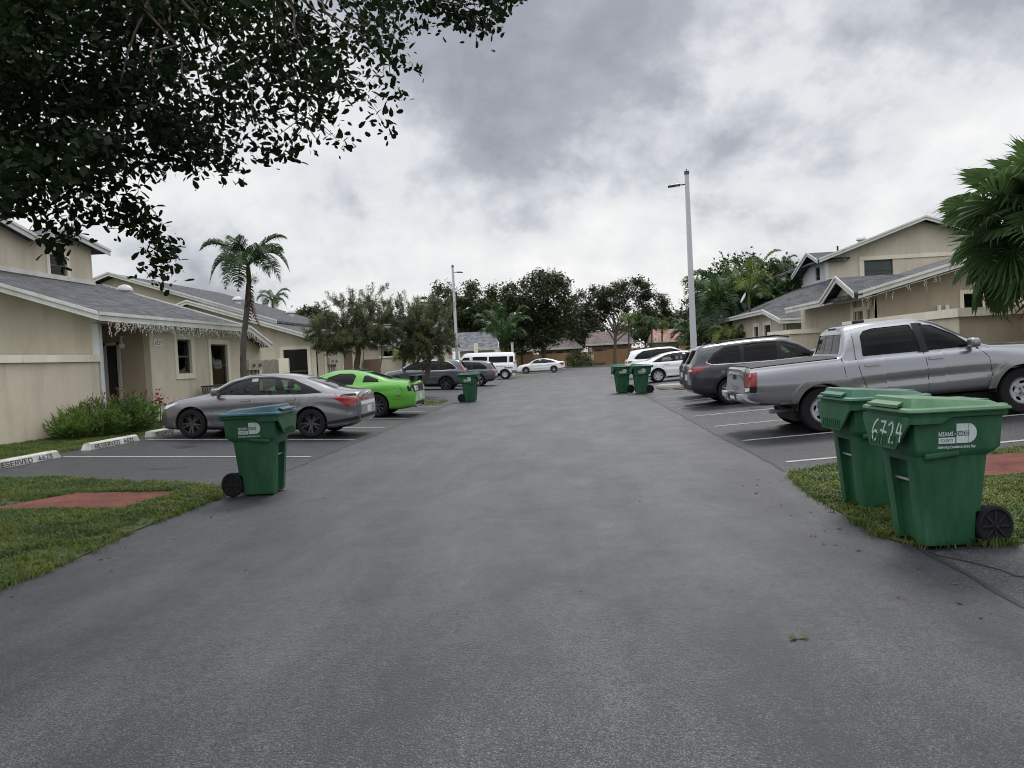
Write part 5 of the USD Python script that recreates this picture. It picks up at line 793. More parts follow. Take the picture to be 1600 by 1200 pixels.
def patch(mesh, poly, axis, sgn, off=.004, thick=.0, edge=.10):
    """lays a flat outline onto the body along an axis: a panel that follows its curves"""
    i, j, k = AX[axis]; res = []
    for g in getattr(poly, 'geoms', [poly]):
        if g.geom_type != 'Polygon' or g.area < 1e-6: continue
        v, f = trimesh.creation.triangulate_polygon(g, engine='earcut'); v, f = trimesh.remesh.subdivide_to_size(np.c_[v, 0*v[:, 0]], f, edge); m = trimesh.Trimesh(v, f); v, f = np.array(m.vertices), np.array(m.faces)
        O = np.zeros((len(v), 3)); O[:, i], O[:, j], O[:, k] = v[:, 0], v[:, 1], 6*sgn; D = np.zeros(3); D[k] = -sgn; t = cast(mesh, O, D); P = O+D*(t-off)[:, None]
        f = f[~np.isnan(t)[f].any(1)]
        if not len(f): continue
        P = np.nan_to_num(P); pm_ = trimesh.Trimesh(P, f, process=False)
        if (pm_.face_normals[:, k]*sgn*pm_.area_faces).sum() < 0: f = f[:, ::-1]
        if thick:
            ed = np.vstack([f[:, [0, 1]], f[:, [1, 2]], f[:, [2, 0]]]); key = {tuple(e) for e in ed}; b = np.array([e for e in ed if (e[1], e[0]) not in key]); n = len(P); P = np.vstack([P, P+D*thick]); f = np.vstack([f, np.c_[b[:, 0], b[:, 0]+n, b[:, 1]], np.c_[b[:, 1], b[:, 0]+n, b[:, 1]+n]])
        res.append(trimesh.Trimesh(P, f, process=False))
    return trimesh.util.concatenate(res) if res else None
def mirror_y(m):
    m = m.copy(); v = m.vertices.copy(); v[:, 1] *= -1; m.vertices = v; m.invert(); return m
FY = [(0, 0), (.55, .0), (.86, .008), (.945, .05), (.975, .16), (.992, .36), (1., .56), (.994, .74), (.975, .88), (.945, .97), (.93, 1.)]
def loft(sp, inset=0., xr=None, floor=None, nx=64):
    pc = {k: PchipInterpolator(*zip(*sorted(sp[k]))) for k in ('zt', 'belt', 'plan', 'zb')}
    x0, x1 = xr or (-sp['L']/2, sp['L']/2); xs = np.linspace(x0, x1, nx); kx = [p[0] for k in ('zt', 'plan') for p in sp[k] if x0 < p[0] < x1]; xs = np.unique(np.round(np.concatenate([xs, kx, x0+np.array([.01, .025, .05, .09]), x1-np.array([.01, .025, .05, .09])]), 4)); xs = xs[np.append(True, np.diff(xs) > .004)]
    fy, fz = zip(*FY); tt = np.linspace(0, 1, 24); par = np.concatenate([[0], np.cumsum(np.hypot(np.diff(fy), np.diff(fz)))]); par /= par[-1]; fyi, fzi = PchipInterpolator(par, fy)(tt), PchipInterpolator(par, fz)(tt)
    rings = []
    for x in xs:
        H, w, zb = float(pc['zt'](x))-inset, float(pc['plan'](x))-inset*1.3, float(pc['zb'](x)) if floor is None else floor
        b = min(float(pc['belt'](x)), H-.02); b = max(b, zb+.05); H = max(H, b+.01)
        y, z = fyi*w, zb+fzi*(b-zb)
        for (gx0, gz0, gx1, gz1, gw, gd) in sp.get('groove', ()):
            if gx0-.25 < x < gx1+.25:
                u = np.clip((x-gx0)/(gx1-gx0), 0, 1); zc = gz0+(gz1-gz0)*u; fade = math.sin(PI*np.clip((x-gx0+.25)/(gx1-gx0+.5), 0, 1))**.5; y = y-gd*fade*np.exp(-((z-zc)/gw)**2)*(fyi > .9)
        g = H-b; n = sp.get('n0', 2.3)+(4.6-sp.get('n0', 2.3))*np.clip((g-.06)/.3, 0, 1)**1.2; ys = w*.93-min(.03, g*.2); th = np.linspace(0, PI/2, 17)
        uy, uz = ys*np.cos(th)**(2/n), b+g*np.sin(th)**(2/n); uy = uy*(1-sp.get('tumble', .30)*np.clip(uz-b, 0, 1)/max(ys, .2)); uy[-1] = 0
        hy, hz = np.concatenate([y, uy]), np.concatenate([z, uz]); 
        rings.append(np.vstack([np.c_[np.full(len(hy), x), hy, hz], np.c_[np.full(len(hy)-2, x), -hy[-2:0:-1], hz[-2:0:-1]]]))
    R_ = np.array(rings); n, m = R_.shape[:2]; V = R_.reshape(-1, 3); i, j = np.meshgrid(np.arange(n-1), np.arange(m), indexing='ij'); q = np.stack([i*m+j, (i+1)*m+j, (i+1)*m+(j+1) % m, i*m+(j+1) % m], -1).reshape(-1, 4)
    F = [q[:, [0, 1, 2]], q[:, [0, 2, 3]]]; c0, c1 = len(V), len(V)+1; V = np.vstack([V, R_[0].mean(0), R_[-1].mean(0)]); jj = np.arange(m); F += [np.c_[np.full(m, c0), jj, (jj+1) % m], np.c_[np.full(m, c1), (n-1)*m+(jj+1) % m, (n-1)*m+jj]]
    me = trimesh.Trimesh(V, np.vstack(F), process=False)
    if me.volume < 0: me.invert()
    return me
def mani(m): return manifold3d.Manifold(manifold3d.Mesh(vert_properties=np.asarray(m.vertices, np.float32), tri_verts=np.asarray(m.faces, np.uint32)))
def unmani(m): q = m.to_mesh(); return trimesh.Trimesh(np.array(q.vert_properties[:, :3]), np.array(q.tri_verts), process=False)
tyre_m = pm('tyre_rubber', (.010, .010, .011), .9, spec=.2, var=.15, vscale=20, object_space=True); plastic = pm('black_plastic', (.012, .012, .013), .65, spec=.3, var=.1, object_space=True); gloss_blk = pm('gloss_black', (.008, .008, .009), .4, spec=.25, var=0)
alloy = pm('alloy', (.52, .52, .54), .32, metal=.7, var=0); alloy_d = pm('alloy_dark', (.05, .05, .055), .35, metal=.4, var=0); steel_wheel = pm('steel_wheel', (.34, .34, .37), .4, metal=.4, var=0); chrome = pm('chrome', (.75, .75, .76), .12, metal=1., var=0)
red_l = pm('tail_lamp_red', (.16, .009, .011), .15, var=0, coat=.8); white_l = pm('lamp_clear', (.55, .56, .58), .12, var=0, coat=.8); seat_m = pm('seat_cloth', (.05, .05, .052), .8, var=0); seat_l = pm('seat_light', (.20, .20, .19), .8, var=0); plate_m = pm('plate_white', (.5, .55, .52), .4, var=0); amber = pm('amber_lens', (.5, .2, .03), .2, var=0)
def paint(name, col, metal=.35, rough=.26): return pm('paint_'+name, col, rough, metal, var=.0, coat=.9, fine=.0)
def wheel(g, x, y, R, w, s, style, rim_m, n=5, frac=.70):
    h = holder(g, 'wheel'); ri = R*frac
    prof = np.array([(ri-.015, -w*.42), (ri+.02, -w*.47), (R-.045, -w*.5), (R-.015, -w*.44), (R-.004, -w*.34), (R, -w*.2), (R, w*.2), (R-.004, w*.34), (R-.015, w*.44), (R-.045, w*.5), (ri+.02, w*.47), (ri-.015, w*.42), (ri-.015, -w*.42)])
    rot = lambda m: T(T(m, rx=-PI/2*s), (x, y, R))
    part(h, 'tyre', rot(trimesh.creation.revolve(prof, sections=44)), tyre_m, smooth=40)
    o = w*.5-.045; C = Point(0, 0).buffer
    ring = C(ri).difference(C(ri*.915)); shp = [ring, C(ri*.26)]
    if style == 'steel': shp = [C(ri*.98).difference(unary_union([affinity.rotate(affinity.scale(Point(ri*.66, 0).buffer(1), ri*.12, ri*.215), 72*i+20, origin=(0, 0)) for i in range(5)]))]
    elif style == 'cap': shp = [C(ri*.98).difference(unary_union([affinity.rotate(affinity.scale(Point(ri*.66, 0).buffer(1), ri*.15, ri*.15), 60*i, origin=(0, 0)) for i in range(6)]))]
    else:
        for i in range(n):
            for d in ((-.09, .09) if style == 'twin' else (0,)):
                sp_ = Polygon([(ri*.15, -ri*.085), (ri*.95, -ri*(.10 if style != 'twin' else .06)), (ri*.95, ri*(.10 if style != 'twin' else .06)), (ri*.15, ri*.085)]); shp.append(affinity.rotate(affinity.rotate(sp_, math.degrees(d)*2.2, origin=(0, 0)), 360/n*i+13, origin=(0, 0)))
    rim = ext(unary_union(shp), .028); rim.apply_translation([0, 0, o-.01]); v = rim.vertices.copy(); rr = np.hypot(v[:, 0], v[:, 1])/ri; v[:, 2] -= .035*(1-np.clip(rr, 0, 1))*(0 if style == 'steel' else 1)+(.02*np.exp(-((rr-.45)/.2)**2) if style == 'steel' else 0); rim.vertices = v
    lip = trimesh.creation.revolve(np.array([(ri*.93, o+.0), (ri*1.0, o+.04), (ri*1.015, o+.036), (ri*1.0, o-.1), (ri*.95, o-.12), (ri*.93, o)]), sections=44)
    hub = trimesh.creation.cylinder(ri*.13, .03, sections=20); hub.apply_translation([0, 0, o-.005+(.02 if style == 'steel' else -.01)])
    part(h, 'rim', [rot(rim), rot(lip), rot(hub)], rim_m, smooth=35); dsk = trimesh.creation.cylinder(ri*.93, .02, sections=28); dsk.apply_translation([0, 0, o-.10]); part(h, 'brake_disc', rot(dsk), dark_in)
    if style == 'steel': nut = [T(trimesh.creation.cylinder(.014, .03, sections=8), (ri*.28*math.cos(a), ri*.28*math.sin(a), o+.02)) for a in np.arange(5)*2*PI/5]; part(h, 'wheel_nut', [rot(q) for q in nut], dark_in)
P_ = Polygon
def sc(poly, sx, sz): return affinity.scale(poly, sx, sz, origin=(0, 0))
def car(name, label, cat, sp, loc, rot, pnt, slope=.0, rim=alloy, style='spoke', nsp=5):
    g = thing(name, label, cat, loc, rot); UsdGeom.Xformable(stage.GetPrimAtPath(g.path)).AddRotateYOp().Set(-math.degrees(math.atan(slope)))
    base = loft(sp); R, ww = sp['R'], sp.get('tw', .22); xf, xr_ = sp['axles']; wy = max(p[1] for p in sp['plan'])-ww/2-.01
    B = mani(base)
    for x in (xf, xr_):
        for s in (-1, 1):
            c = trimesh.creation.cylinder(R+.05, .62, sections=48); B -= mani(T(T(c, rx=PI/2), (x, s*(wy+.13), R+.01)))
    cav = loft(sp, .05, sp['cabin'], .42, 40); B -= mani(cav)
    for q, kind in sp['side']: B -= mani(plane_map(ext(q, 4.), (0, -2, 0), (1, 0, 0), (0, 0, 1), (0, 1, 0)))
    for kind, q, a, b in sp['screens']:
        if kind == 'z': B -= mani(plane_map(ext(q, b-a), (0, 0, a), (1, 0, 0), (0, 1, 0), (0, 0, 1)))
        else: B -= mani(plane_map(ext(q, b-a), (a, 0, 0), (0, 1, 0), (0, 0, 1), (1, 0, 0)))
    part(g, 'body', unmani(B), pnt, smooth=32)
    both = lambda m: [m, mirror_y(m)]
    tint = {'f': glass_mid, 'd': glass_dark, 'p': glass_priv}
    for q, kind in sp['side']:
        m = patch(base, q.buffer(.004), 'y', 1, -.014)
        for k in both(m): part(g, 'window', k, tint[kind], smooth=40)
    for kind, q, a, b in sp['screens']:
        if kind == 'z': part(g, 'windscreen' if q.centroid.x > 0 else 'rear_window', patch(base, q.buffer(.004), 'z', 1, -.014), tint[sp.get('screen_tint', 'd')], smooth=40)
        else: part(g, 'rear_window', patch(base, q.buffer(.004), 'x', -1, -.014), tint['p'], smooth=40)
    if 'dlo' in sp:
        dl = sp['dlo'].difference(unary_union([q for q, _ in sp['side']]))
        for k in both(patch(base, dl, 'y', 1, .003, .004)): part(g, 'window_surround', k, gloss_blk, smooth=40)
        if sp.get('chrome'):
            ch = sp['dlo'].buffer(.016).difference(sp['dlo']); ch = ch if sp['chrome'] == 'all' else ch.intersection(sbox(-9, 0, 9, sp['chrome']))
            for k in both(patch(base, ch, 'y', 1, .006, .008)): part(g, 'chrome_strip', k, chrome, smooth=40)
    seams = unary_union([LineString(l).buffer(.006) for l in sp['seams']])
    for k in both(patch(base, seams, 'y', 1, .0015)): part(g, 'door_seam', k, dark_in)
    for x, z in sp['handles']:
        m = patch(base, sbox(x-.11, z-.016, x+.11, z+.016).buffer(.008), 'y', 1, .028, .034, .03)
        for k in both(m): part(g, 'door_handle', k, sp.get('handle_m', pnt), smooth=50)
    mx, mz = sp['mirror']; yb = float(PchipInterpolator(*zip(*sorted(sp['plan'])))(mx))*.93
    for s in (-1, 1): part(g, 'side_mirror', [rbox((mx-.09, s*(yb+.03), mz-.01), (mx+.07, s*(yb+.23), mz+.15), .05), rbox((mx-.03, s*(yb-.06), mz-.01), (mx+.05, s*(yb+.07), mz+.05), .02)], sp.get('mirror_m', pnt), smooth=50)
    for nm, mt, ax, sg, q, off, th, lb in sp['decals']:
        if ax == 'y':
            for k in both(patch(base, q, 'y', 1, off, th, .07)): part(g, nm, k, mt, smooth=40, label=lb)
        else:
            m = patch(base, q, ax, sg, off, th, .07)
            if m is not None: part(g, nm, m, mt, smooth=40, label=lb)
    for x in (xf, xr_):
        for s in (-1, 1):
            wheel(g, x, s*wy, R, ww, s, style, rim, nsp, sp.get('rimf', .70))
            a = np.linspace(-.15, PI+.15, 22); ar = []
            prof = [(x+(R+.045)*math.cos(q), R+.01+(R+.045)*math.sin(q)) for q in a]; inn = [(x+(R+.047)*math.cos(q), R+.01+(R+.047)*math.sin(q)) for q in a[::-1]]
            prof = [(px, max(pz, sp.get('arch_z', .24))) for px, pz in prof]; lin = LineString(prof).buffer(.0035)
            part(g, 'wheel_arch', [plane_map(ext(lin, .36), (0, s*(wy+.10)-(.36 if s > 0 else 0), 0), (1, 0, 0), (0, 0, 1), (0, 1, 0)), bx((x-R-.02, s*(wy-.19), .3), (x+R+.02, s*(wy-.2), R*2))], dark_in)
    if sp.get('clad'):
        for x in (xf, xr_):
            q = Point(x, R+.01).buffer(R+.115).difference(Point(x, R+.01).buffer(R+.052)).intersection(sbox(-9, R-.16, 9, 3))
            for k in both(patch(base, q, 'y', 1, .012, .02, .06)): part(g, 'arch_trim', k, sp['clad'], smooth=40)
    # cabin
    fx_, rx_ = sp['seats']; z0 = sp.get('seat_z', .48); sm = sp.get('seat_m', seat_m)
    for s in (-1, 1):
        part(g, 'seat', [rbox((fx_-.25, s*.38-.25, z0-.15), (fx_+.27, s*.38+.25, z0+.02), .05), T(rbox((-.07, -.24, 0), (.07, .24, .58), .05), (fx_-.25, s*.38, z0-.02), ry=-.22), T(rbox((-.05, -.13, .6), (.05, .13, .78), .04), (fx_-.27, s*.38, z0-.02), ry=-.22)], sm, smooth=50)
    for i, rx1 in enumerate(rx_): part(g, 'rear_seat', [rbox((rx1-.25, -.62, z0-.15), (rx1+.25, .62, z0+.02), .05), T(rbox((-.07, -.62, 0), (.07, .62, .52), .05), (rx1-.25, 0, z0-.02), ry=-.3)]+[T(rbox((-.04, y-.12, .5), (.04, y+.12, .64), .03), (rx1-.27, 0, z0-.02), ry=-.3) for y in (-.38, .38)], sm, smooth=50)
    dx, dz = sp['dash']; part(g, 'dashboard', rbox((dx-.25, -.66, dz-.28), (dx+.22, .66, dz-.02), .07), dark_in, smooth=50)
    part(g, 'steering_wheel', T(trimesh.creation.torus(.18, .016, 24, 8), (dx-.34, .38, dz-.02), ry=-1.1), dark_in, smooth=60)
    part(g, 'chassis', bx((xr_-.4, -.55, .2), (xf+.4, .55, .40)), dark_in)
    return g, base
# -- saloon
saloon = dict(L=4.68, R=.325, axles=(1.45, -1.27), cabin=(-1.68, 1.02), tumble=.34,
  zt=[(-2.34, .80), (-2.325, .94), (-2.27, 1.035), (-2.1, 1.055), (-1.8, 1.095), (-1.35, 1.235), (-.85, 1.365), (-.3, 1.415), (.15, 1.405), (.55, 1.335), (.95, 1.15), (1.2, 1.0), (1.5, .945), (1.95, .86), (2.2, .76), (2.30, .66), (2.34, .52)],
  belt=[(-2.34, .70), (-2.25, .90), (-1.5, .965), (0, .935), (1., .90), (1.6, .83), (2.1, .72), (2.34, .44)],
  plan=[(-2.34, .58), (-2.31, .70), (-2.2, .81), (-1.9, .875), (-1.2, .912), (1.1, .912), (1.7, .90), (2.05, .82), (2.24, .68), (2.31, .54), (2.34, .42)],
  zb=[(-2.34, .42), (-2.28, .33), (-2.0, .23), (-1, .17), (1.5, .17), (2.2, .19), (2.34, .27)],
  side=[(P_([(.93, .985), (.52, 1.225), (.14, 1.315), (.06, .975)]), 'f'), (P_([(-.06, .978), (-.0, 1.325), (-.3, 1.325), (-.72, 1.27), (-1.0, 1.13), (-1.06, 1.0)]), 'f')],
  dlo=P_([(1.06, .965), (.6, 1.24), (.2, 1.345), (-.3, 1.362), (-.8, 1.30), (-1.25, 1.12), (-1.5, 1.0), (-1.1, .972), (0, .955)]),
  screens=[('z', P_([(1.12, .60), (1.14, -.60), (.42, -.48), (.42, .48)]), .7, 2.), ('z', P_([(-1.05, .47), (-1.05, -.47), (-1.76, -.58), (-1.76, .58)]), .7, 2.)], screen_tint='f',
  seams=[[(.98, .95), (1.0, .6), (.98, .30)], [(.0, .95), (.02, .6), (-.02, .28)], [(-1.08, .97), (-1.0, .75), (-.88, .45), (-.86, .3)], [(.98, .3), (-.86, .29)], [(1.55, .93), (1.2, .98)], [(-1.72, 1.06), (-1.85, .90)]],
  handles=[(.22, .845), (-.82, .875)], mirror=(.86, .96), seats=(.05, (-.85,)), dash=(.85, .93),
  groove=[(-.9, .72, 1.1, .60, .04, .036), (-2.1, .60, -1.5, .72, .07, .02), (-1.0, .40, 1.2, .36, .06, .025)],
  decals=[('tail_lamp', red_l, 'y', 1, P_([(-1.74, .905), (-2.28, .93), (-2.31, .80), (-2.10, .685)]), .006, .02, None), ('tail_panel', gloss_blk, 'y', 1, P_([(-1.95, .955), (-2.31, 1.0), (-2.33, .935), (-1.9, .915)]), .006, .01, None),
    ('lower_bumper', plastic, 'y', 1, P_([(-1.62, .30), (-2.3, .40), (-2.34, .5), (-2.2, .46), (-1.62, .36)]), .008, .02, None), ('headlamp', white_l, 'y', 1, P_([(1.75, .79), (2.2, .72), (2.28, .64), (2.05, .655)]), .006, .01, None),
    ('sill', plastic, 'y', 1, P_([(-.88, .2), (1.08, .2), (1.08, .26), (-.88, .26)]), .008, .02, None), ('fuel_flap', pm('paint_seam', (.12, .12, .125), .4, var=0), 'y', 1, Point(-1.38, .85).buffer(.085).difference(Point(-1.38, .85).buffer(.079)), .002, 0, None),
    ('tail_bar', red_l, 'x', -1, sbox(-.66, .83, .66, .87), .008, .02, None), ('tail_panel', white_l, 'x', -1, sbox(-.6, .72, .6, .80), .006, .01, None), ('number_plate', plate_m, 'x', -1, sbox(-.16, .53, .16, .68), .012, .015, None), ('rear_diffuser', plastic, 'x', -1, sbox(-.62, .42, .62, .5), .008, .02, None), ('grille', plastic, 'x', 1, sbox(-.4, .36, .4, .6), .01, .02, None)])
# -- coupe
coupe = dict(L=4.79, R=.345, tw=.25, axles=(1.47, -1.25), cabin=(-1.55, .72), tumble=.36,
  zt=[(-2.39, .82), (-2.375, 1.0), (-2.3, 1.07), (-2.05, 1.09), (-1.7, 1.115), (-1.2, 1.25), (-.7, 1.365), (-.25, 1.40), (.1, 1.375), (.45, 1.27), (.8, 1.06), (.95, 1.0), (1.4, .985), (1.9, .95), (2.25, .86), (2.36, .72), (2.39, .55)],
  belt=[(-2.39, .72), (-2.2, .97), (-1.4, 1.0), (-.6, .93), (.4, .92), (1.2, .89), (2.0, .82), (2.39, .45)],
  plan=[(-2.39, .72), (-2.36, .80), (-2.2, .88), (-1.4, .94), (-.4, .915), (.8, .925), (1.6, .93), (2.1, .85), (2.3, .74), (2.39, .55)], zb=[(-2.39, .40), (-2.3, .30), (-1.8, .22), (1.5, .18), (2.3, .2), (2.39, .3)],
  side=[(P_([(.5, .965), (.2, 1.19), (-.1, 1.285), (-.5, 1.29), (-.62, 1.22), (-.52, .96)]), 'd'), (P_([(-.82, 1.03), (-.86, 1.22), (-.95, 1.235), (-1.28, 1.12), (-1.32, 1.04)]), 'd')],
  screens=[('z', P_([(.74, .60), (.74, -.60), (.25, -.5), (.25, .5)]), .8, 2.), ('z', P_([(-.85, .5), (-.85, -.5), (-1.62, -.60), (-1.62, .60)]), .8, 2.)],
  seams=[[(.68, .95), (.74, .6), (.72, .3)], [(-.56, .93), (-.62, .6), (-.58, .3)], [(.72, .3), (-.58, .3)], [(-1.7, 1.09), (-1.95, .92), (-2.05, .74)], [(-2.1, .55), (-1.72, .53)]], handles=[(-.38, .85)], mirror=(.45, .98), seats=(-.15, (-.95,)), dash=(.5, .93),
  groove=[(-1.7, .78, .9, .70, .05, .02), (-.6, .42, 1.0, .38, .06, .02)],
  decals=[('tail_lamp', gloss_blk, 'y', 1, P_([(-2.16, .92), (-2.37, .95), (-2.39, .76), (-2.2, .77)]), .008, .02, None), ('lamp_bar', white_l, 'x', -1, unary_union([sbox(s*(.45+.11*i)-.025, .78, s*(.45+.11*i)+.025, .93) for s in (-1, 1) for i in range(3)]), .022, .02, None), ('tail_panel', gloss_blk, 'x', -1, sbox(-.78, .75, .78, .96), .008, .02, None), ('number_plate', plate_m, 'x', -1, sbox(-.16, .52, .16, .67), .012, .015, None), ('lower_bumper', plastic, 'x', -1, sbox(-.6, .36, .6, .46), .01, .02, None),
    ('side_marker', dark_in, 'y', 1, P_([(-1.85, .615), (-2.0, .62), (-2.0, .645), (-1.85, .64)]), .004, .01, None), ('headlamp', white_l, 'y', 1, P_([(2.0, .8), (2.3, .74), (2.3, .62), (2.1, .68)]), .006, .01, None), ('sill', plastic, 'y', 1, sbox(-.85, .2, 1.05, .25), .008, .02, None)])
# -- estate / crossover
def suv(L=4.6, H=1.68, rear=1., lampq=None, chrome_=None, R=.355, clad=plastic, tail=None, glassk='pdp'):
    sx, sz = L/4.6, H/1.68
    z = lambda pts: [(a*sx, b*sz) for a, b in pts]; q = lambda pts: P_([(a*sx, b*sz) for a, b in pts])
    return dict(L=L, R=R, tw=.235, axles=(1.40*sx, -1.28*sx), cabin=(-1.95*sx, 1.12*sx), tumble=.30, arch_z=.3,
      zt=z([(-2.3, .78), (-2.29, 1.06), (-2.24, 1.14), (-2.12, 1.32), (-1.98, 1.55), (-1.88, 1.615), (-1.5, 1.655), (-.6, 1.68), (.1, 1.665), (.5, 1.58), (.95, 1.33), (1.22, 1.15), (1.5, 1.085), (1.95, 1.0), (2.18, .9), (2.27, .78), (2.3, .62)]),
      belt=z([(-2.3, .74), (-2.2, 1.06), (-1.6, 1.10), (-.6, 1.06), (.8, 1.03), (1.5, .95), (2.1, .84), (2.3, .52)]), plan=[(-2.3*sx, .64), (-2.27*sx, .76), (-2.15*sx, .85), (-1.8*sx, .905), (-1.2*sx, .925), (1.2*sx, .925), (1.7*sx, .905), (2.05*sx, .83), (2.22*sx, .7), (2.28*sx, .57), (2.3*sx, .45)], zb=z([(-2.3, .48), (-2.22, .38), (-1.9, .3), (1.5, .24), (2.15, .27), (2.3, .38)]),
      side=[(q([(.98, 1.10), (.58, 1.40), (.2, 1.525), (.12, 1.085)]), glassk[0] if glassk[0] != 'p' else 'd'), (q([(.02, 1.088), (.08, 1.54), (-.55, 1.56), (-.80, 1.545), (-.84, 1.11)]), glassk[1]), (q([(-.94, 1.125), (-.92, 1.535), (-1.35, 1.49), (-1.72, 1.22), (-1.70, 1.15)]), glassk[2])],
      dlo=q([(1.12, 1.08), (.66, 1.41), (.24, 1.56), (-.55, 1.595), (-1.3, 1.555), (-1.62, 1.40), (-1.84, 1.17), (-1.7, 1.11), (-.8, 1.075), (0, 1.06)]), chrome=chrome_,
      screens=[('z', q([(1.14, .62/sz), (1.14, -.62/sz), (.42, -.52/sz), (.42, .52/sz)]), .9, 2.4), ('x', P_([(-.62, 1.16*sz), (.62, 1.16*sz), (.50, 1.52*sz), (-.50, 1.52*sz)]), -2.4*sx, -1.7*sx)], screen_tint='f' if glassk[0] == 'f' else 'd',
      seams=[[(1.04*sx, 1.04*sz), (1.06*sx, .7*sz), (1.0*sx, .38)], [(.06*sx, 1.05*sz), (.08*sx, .7), (.02*sx, .36)], [(-.9*sx, 1.09*sz), (-.84*sx, .85*sz), (-.72*sx, .5), (-.70*sx, .36)], [(1.0*sx, .37), (-.70*sx, .37)]], handles=[(.28*sx, .95*sz), (-.66*sx, .98*sz)], mirror=(.95*sx, 1.08*sz), seats=(.15*sx, (-.75*sx,)), seat_z=.60, dash=(.9*sx, 1.04*sz), clad=clad,
      groove=[(-1.9*sx, .88*sz, 1.5*sx, .80*sz, .05, .018), (-.8*sx, .52, 1.1*sx, .48, .07, .025)],
      decals=(lampq or [('tail_lamp', red_l, 'y', 1, q([(-1.90, 1.05), (-2.26, 1.09), (-2.3, .95), (-2.1, .93)]), .008, .02, None), ('tail_lamp', red_l, 'x', -1, unary_union([sbox(-.78, .93*sz, -.46, 1.06*sz), sbox(.46, .93*sz, .78, 1.06*sz)]), .008, .02, None)])+
        [('sill', plastic, 'y', 1, sbox(-.80*sx, .26, 1.0*sx, .36), .01, .02, None), ('lower_bumper', plastic, 'y', 1, q([(-1.72, .36), (-2.28, .46), (-2.3, .54), (-1.7, .44)]), .01, .02, None), ('lower_bumper', plastic, 'x', -1, sbox(-.72, .46, .72, .6), .01, .02, None), ('number_plate', plate_m, 'x', -1, sbox(-.16, .72*sz, .16, .72*sz+.15), .012, .015, None), ('bumper_reflector', red_l, 'x', -1, unary_union([sbox(-.7, .60*sz, -.5, .64*sz), sbox(.5, .60*sz, .7, .64*sz)]), .01, .02, None), ('headlamp', white_l, 'y', 1, q([(1.8, .93), (2.2, .86), (2.27, .76), (2.0, .8)]), .006, .01, None)])
# -- van
van = dict(L=5.5, n0=4., R=.37, tw=.24, axles=(1.55, -1.95), cabin=(-2.62, 1.62), tumble=.14, arch_z=.35, rimf=.62,
  zt=[(-2.75, .9), (-2.735, 1.75), (-2.68, 1.98), (-2.55, 2.06), (-1.5, 2.09), (.9, 2.08), (1.2, 2.0), (1.6, 1.62), (1.85, 1.36), (2.1, 1.27), (2.5, 1.18), (2.7, 1.02), (2.75, .8)],
  belt=[(-2.75, .85), (-2.7, 1.2), (1.6, 1.2), (2.2, 1.1), (2.75, .7)], plan=[(-2.75, .90), (-2.7, .96), (-2.4, .99), (1.4, .99), (2.2, .95), (2.6, .85), (2.75, .62)], zb=[(-2.75, .5), (-2.5, .42), (2.3, .38), (2.75, .48)],
  side=[(P_([(1.55, 1.30), (1.2, 1.72), (.75, 1.74), (.72, 1.26)]), 'd'), (P_([(.52, 1.28), (.52, 1.76), (-.60, 1.76), (-.60, 1.28)]).buffer(-.04).buffer(.04), 'p'), (P_([(-.75, 1.28), (-.75, 1.76), (-2.15, 1.76), (-2.15, 1.28)]).buffer(-.04).buffer(.04), 'p'), (P_([(-2.3, 1.30), (-2.3, 1.75), (-2.6, 1.75), (-2.6, 1.30)]).buffer(-.03).buffer(.03), 'p')],
  screens=[('z', P_([(1.72, .72), (1.72, -.72), (1.26, -.66), (1.26, .66)]), 1.2, 2.4), ('x', P_([(-.72, 1.3), (.72, 1.3), (.66, 1.75), (-.66, 1.75)]), -2.9, -2.5)],
  seams=[[(1.62, 1.2), (1.62, .8), (1.2, .5)], [(.62, 1.2), (.62, .5)], [(.62, 1.25), (.6, 1.95)], [(-.66, 1.95), (-.66, .5)], [(-2.22, 1.9), (-2.22, .9)]], handles=[(.8, 1.08), (.45, 1.08)], mirror=(1.5, 1.3), seats=(.9, (-.1, -1.1)), seat_z=.9, dash=(1.5, 1.15), mirror_m=plastic,
  decals=[('sill', plastic, 'y', 1, sbox(-1.5, .40, 1.1, .47), .01, .02, None), ('bumper', chrome, 'x', -1, sbox(-.9, .5, .9, .68), .05, .06, None), ('bumper', chrome, 'y', 1, P_([(-2.5, .5), (-2.74, .52), (-2.74, .68), (-2.5, .68)]), .03, .05, None), ('tail_lamp', red_l, 'x', -1, unary_union([sbox(-.93, .95, -.8, 1.3), sbox(.8, .95, .93, 1.3)]), .01, .02, None), ('side_print', pm('van_print', (.05, .07, .16), .5, var=0), 'y', 1, unary_union([sbox(-2.05+.1*i, .98, -1.98+.1*i, 1.04) for i in range(8)]+[sbox(-2.55+.09*i, .82, -2.48+.09*i, .93) for i in range(7)]), .003, 0, None), ('headlamp', white_l, 'y', 1, P_([(2.4, 1.0), (2.7, .95), (2.7, .78), (2.45, .8)]), .006, .01, None)])
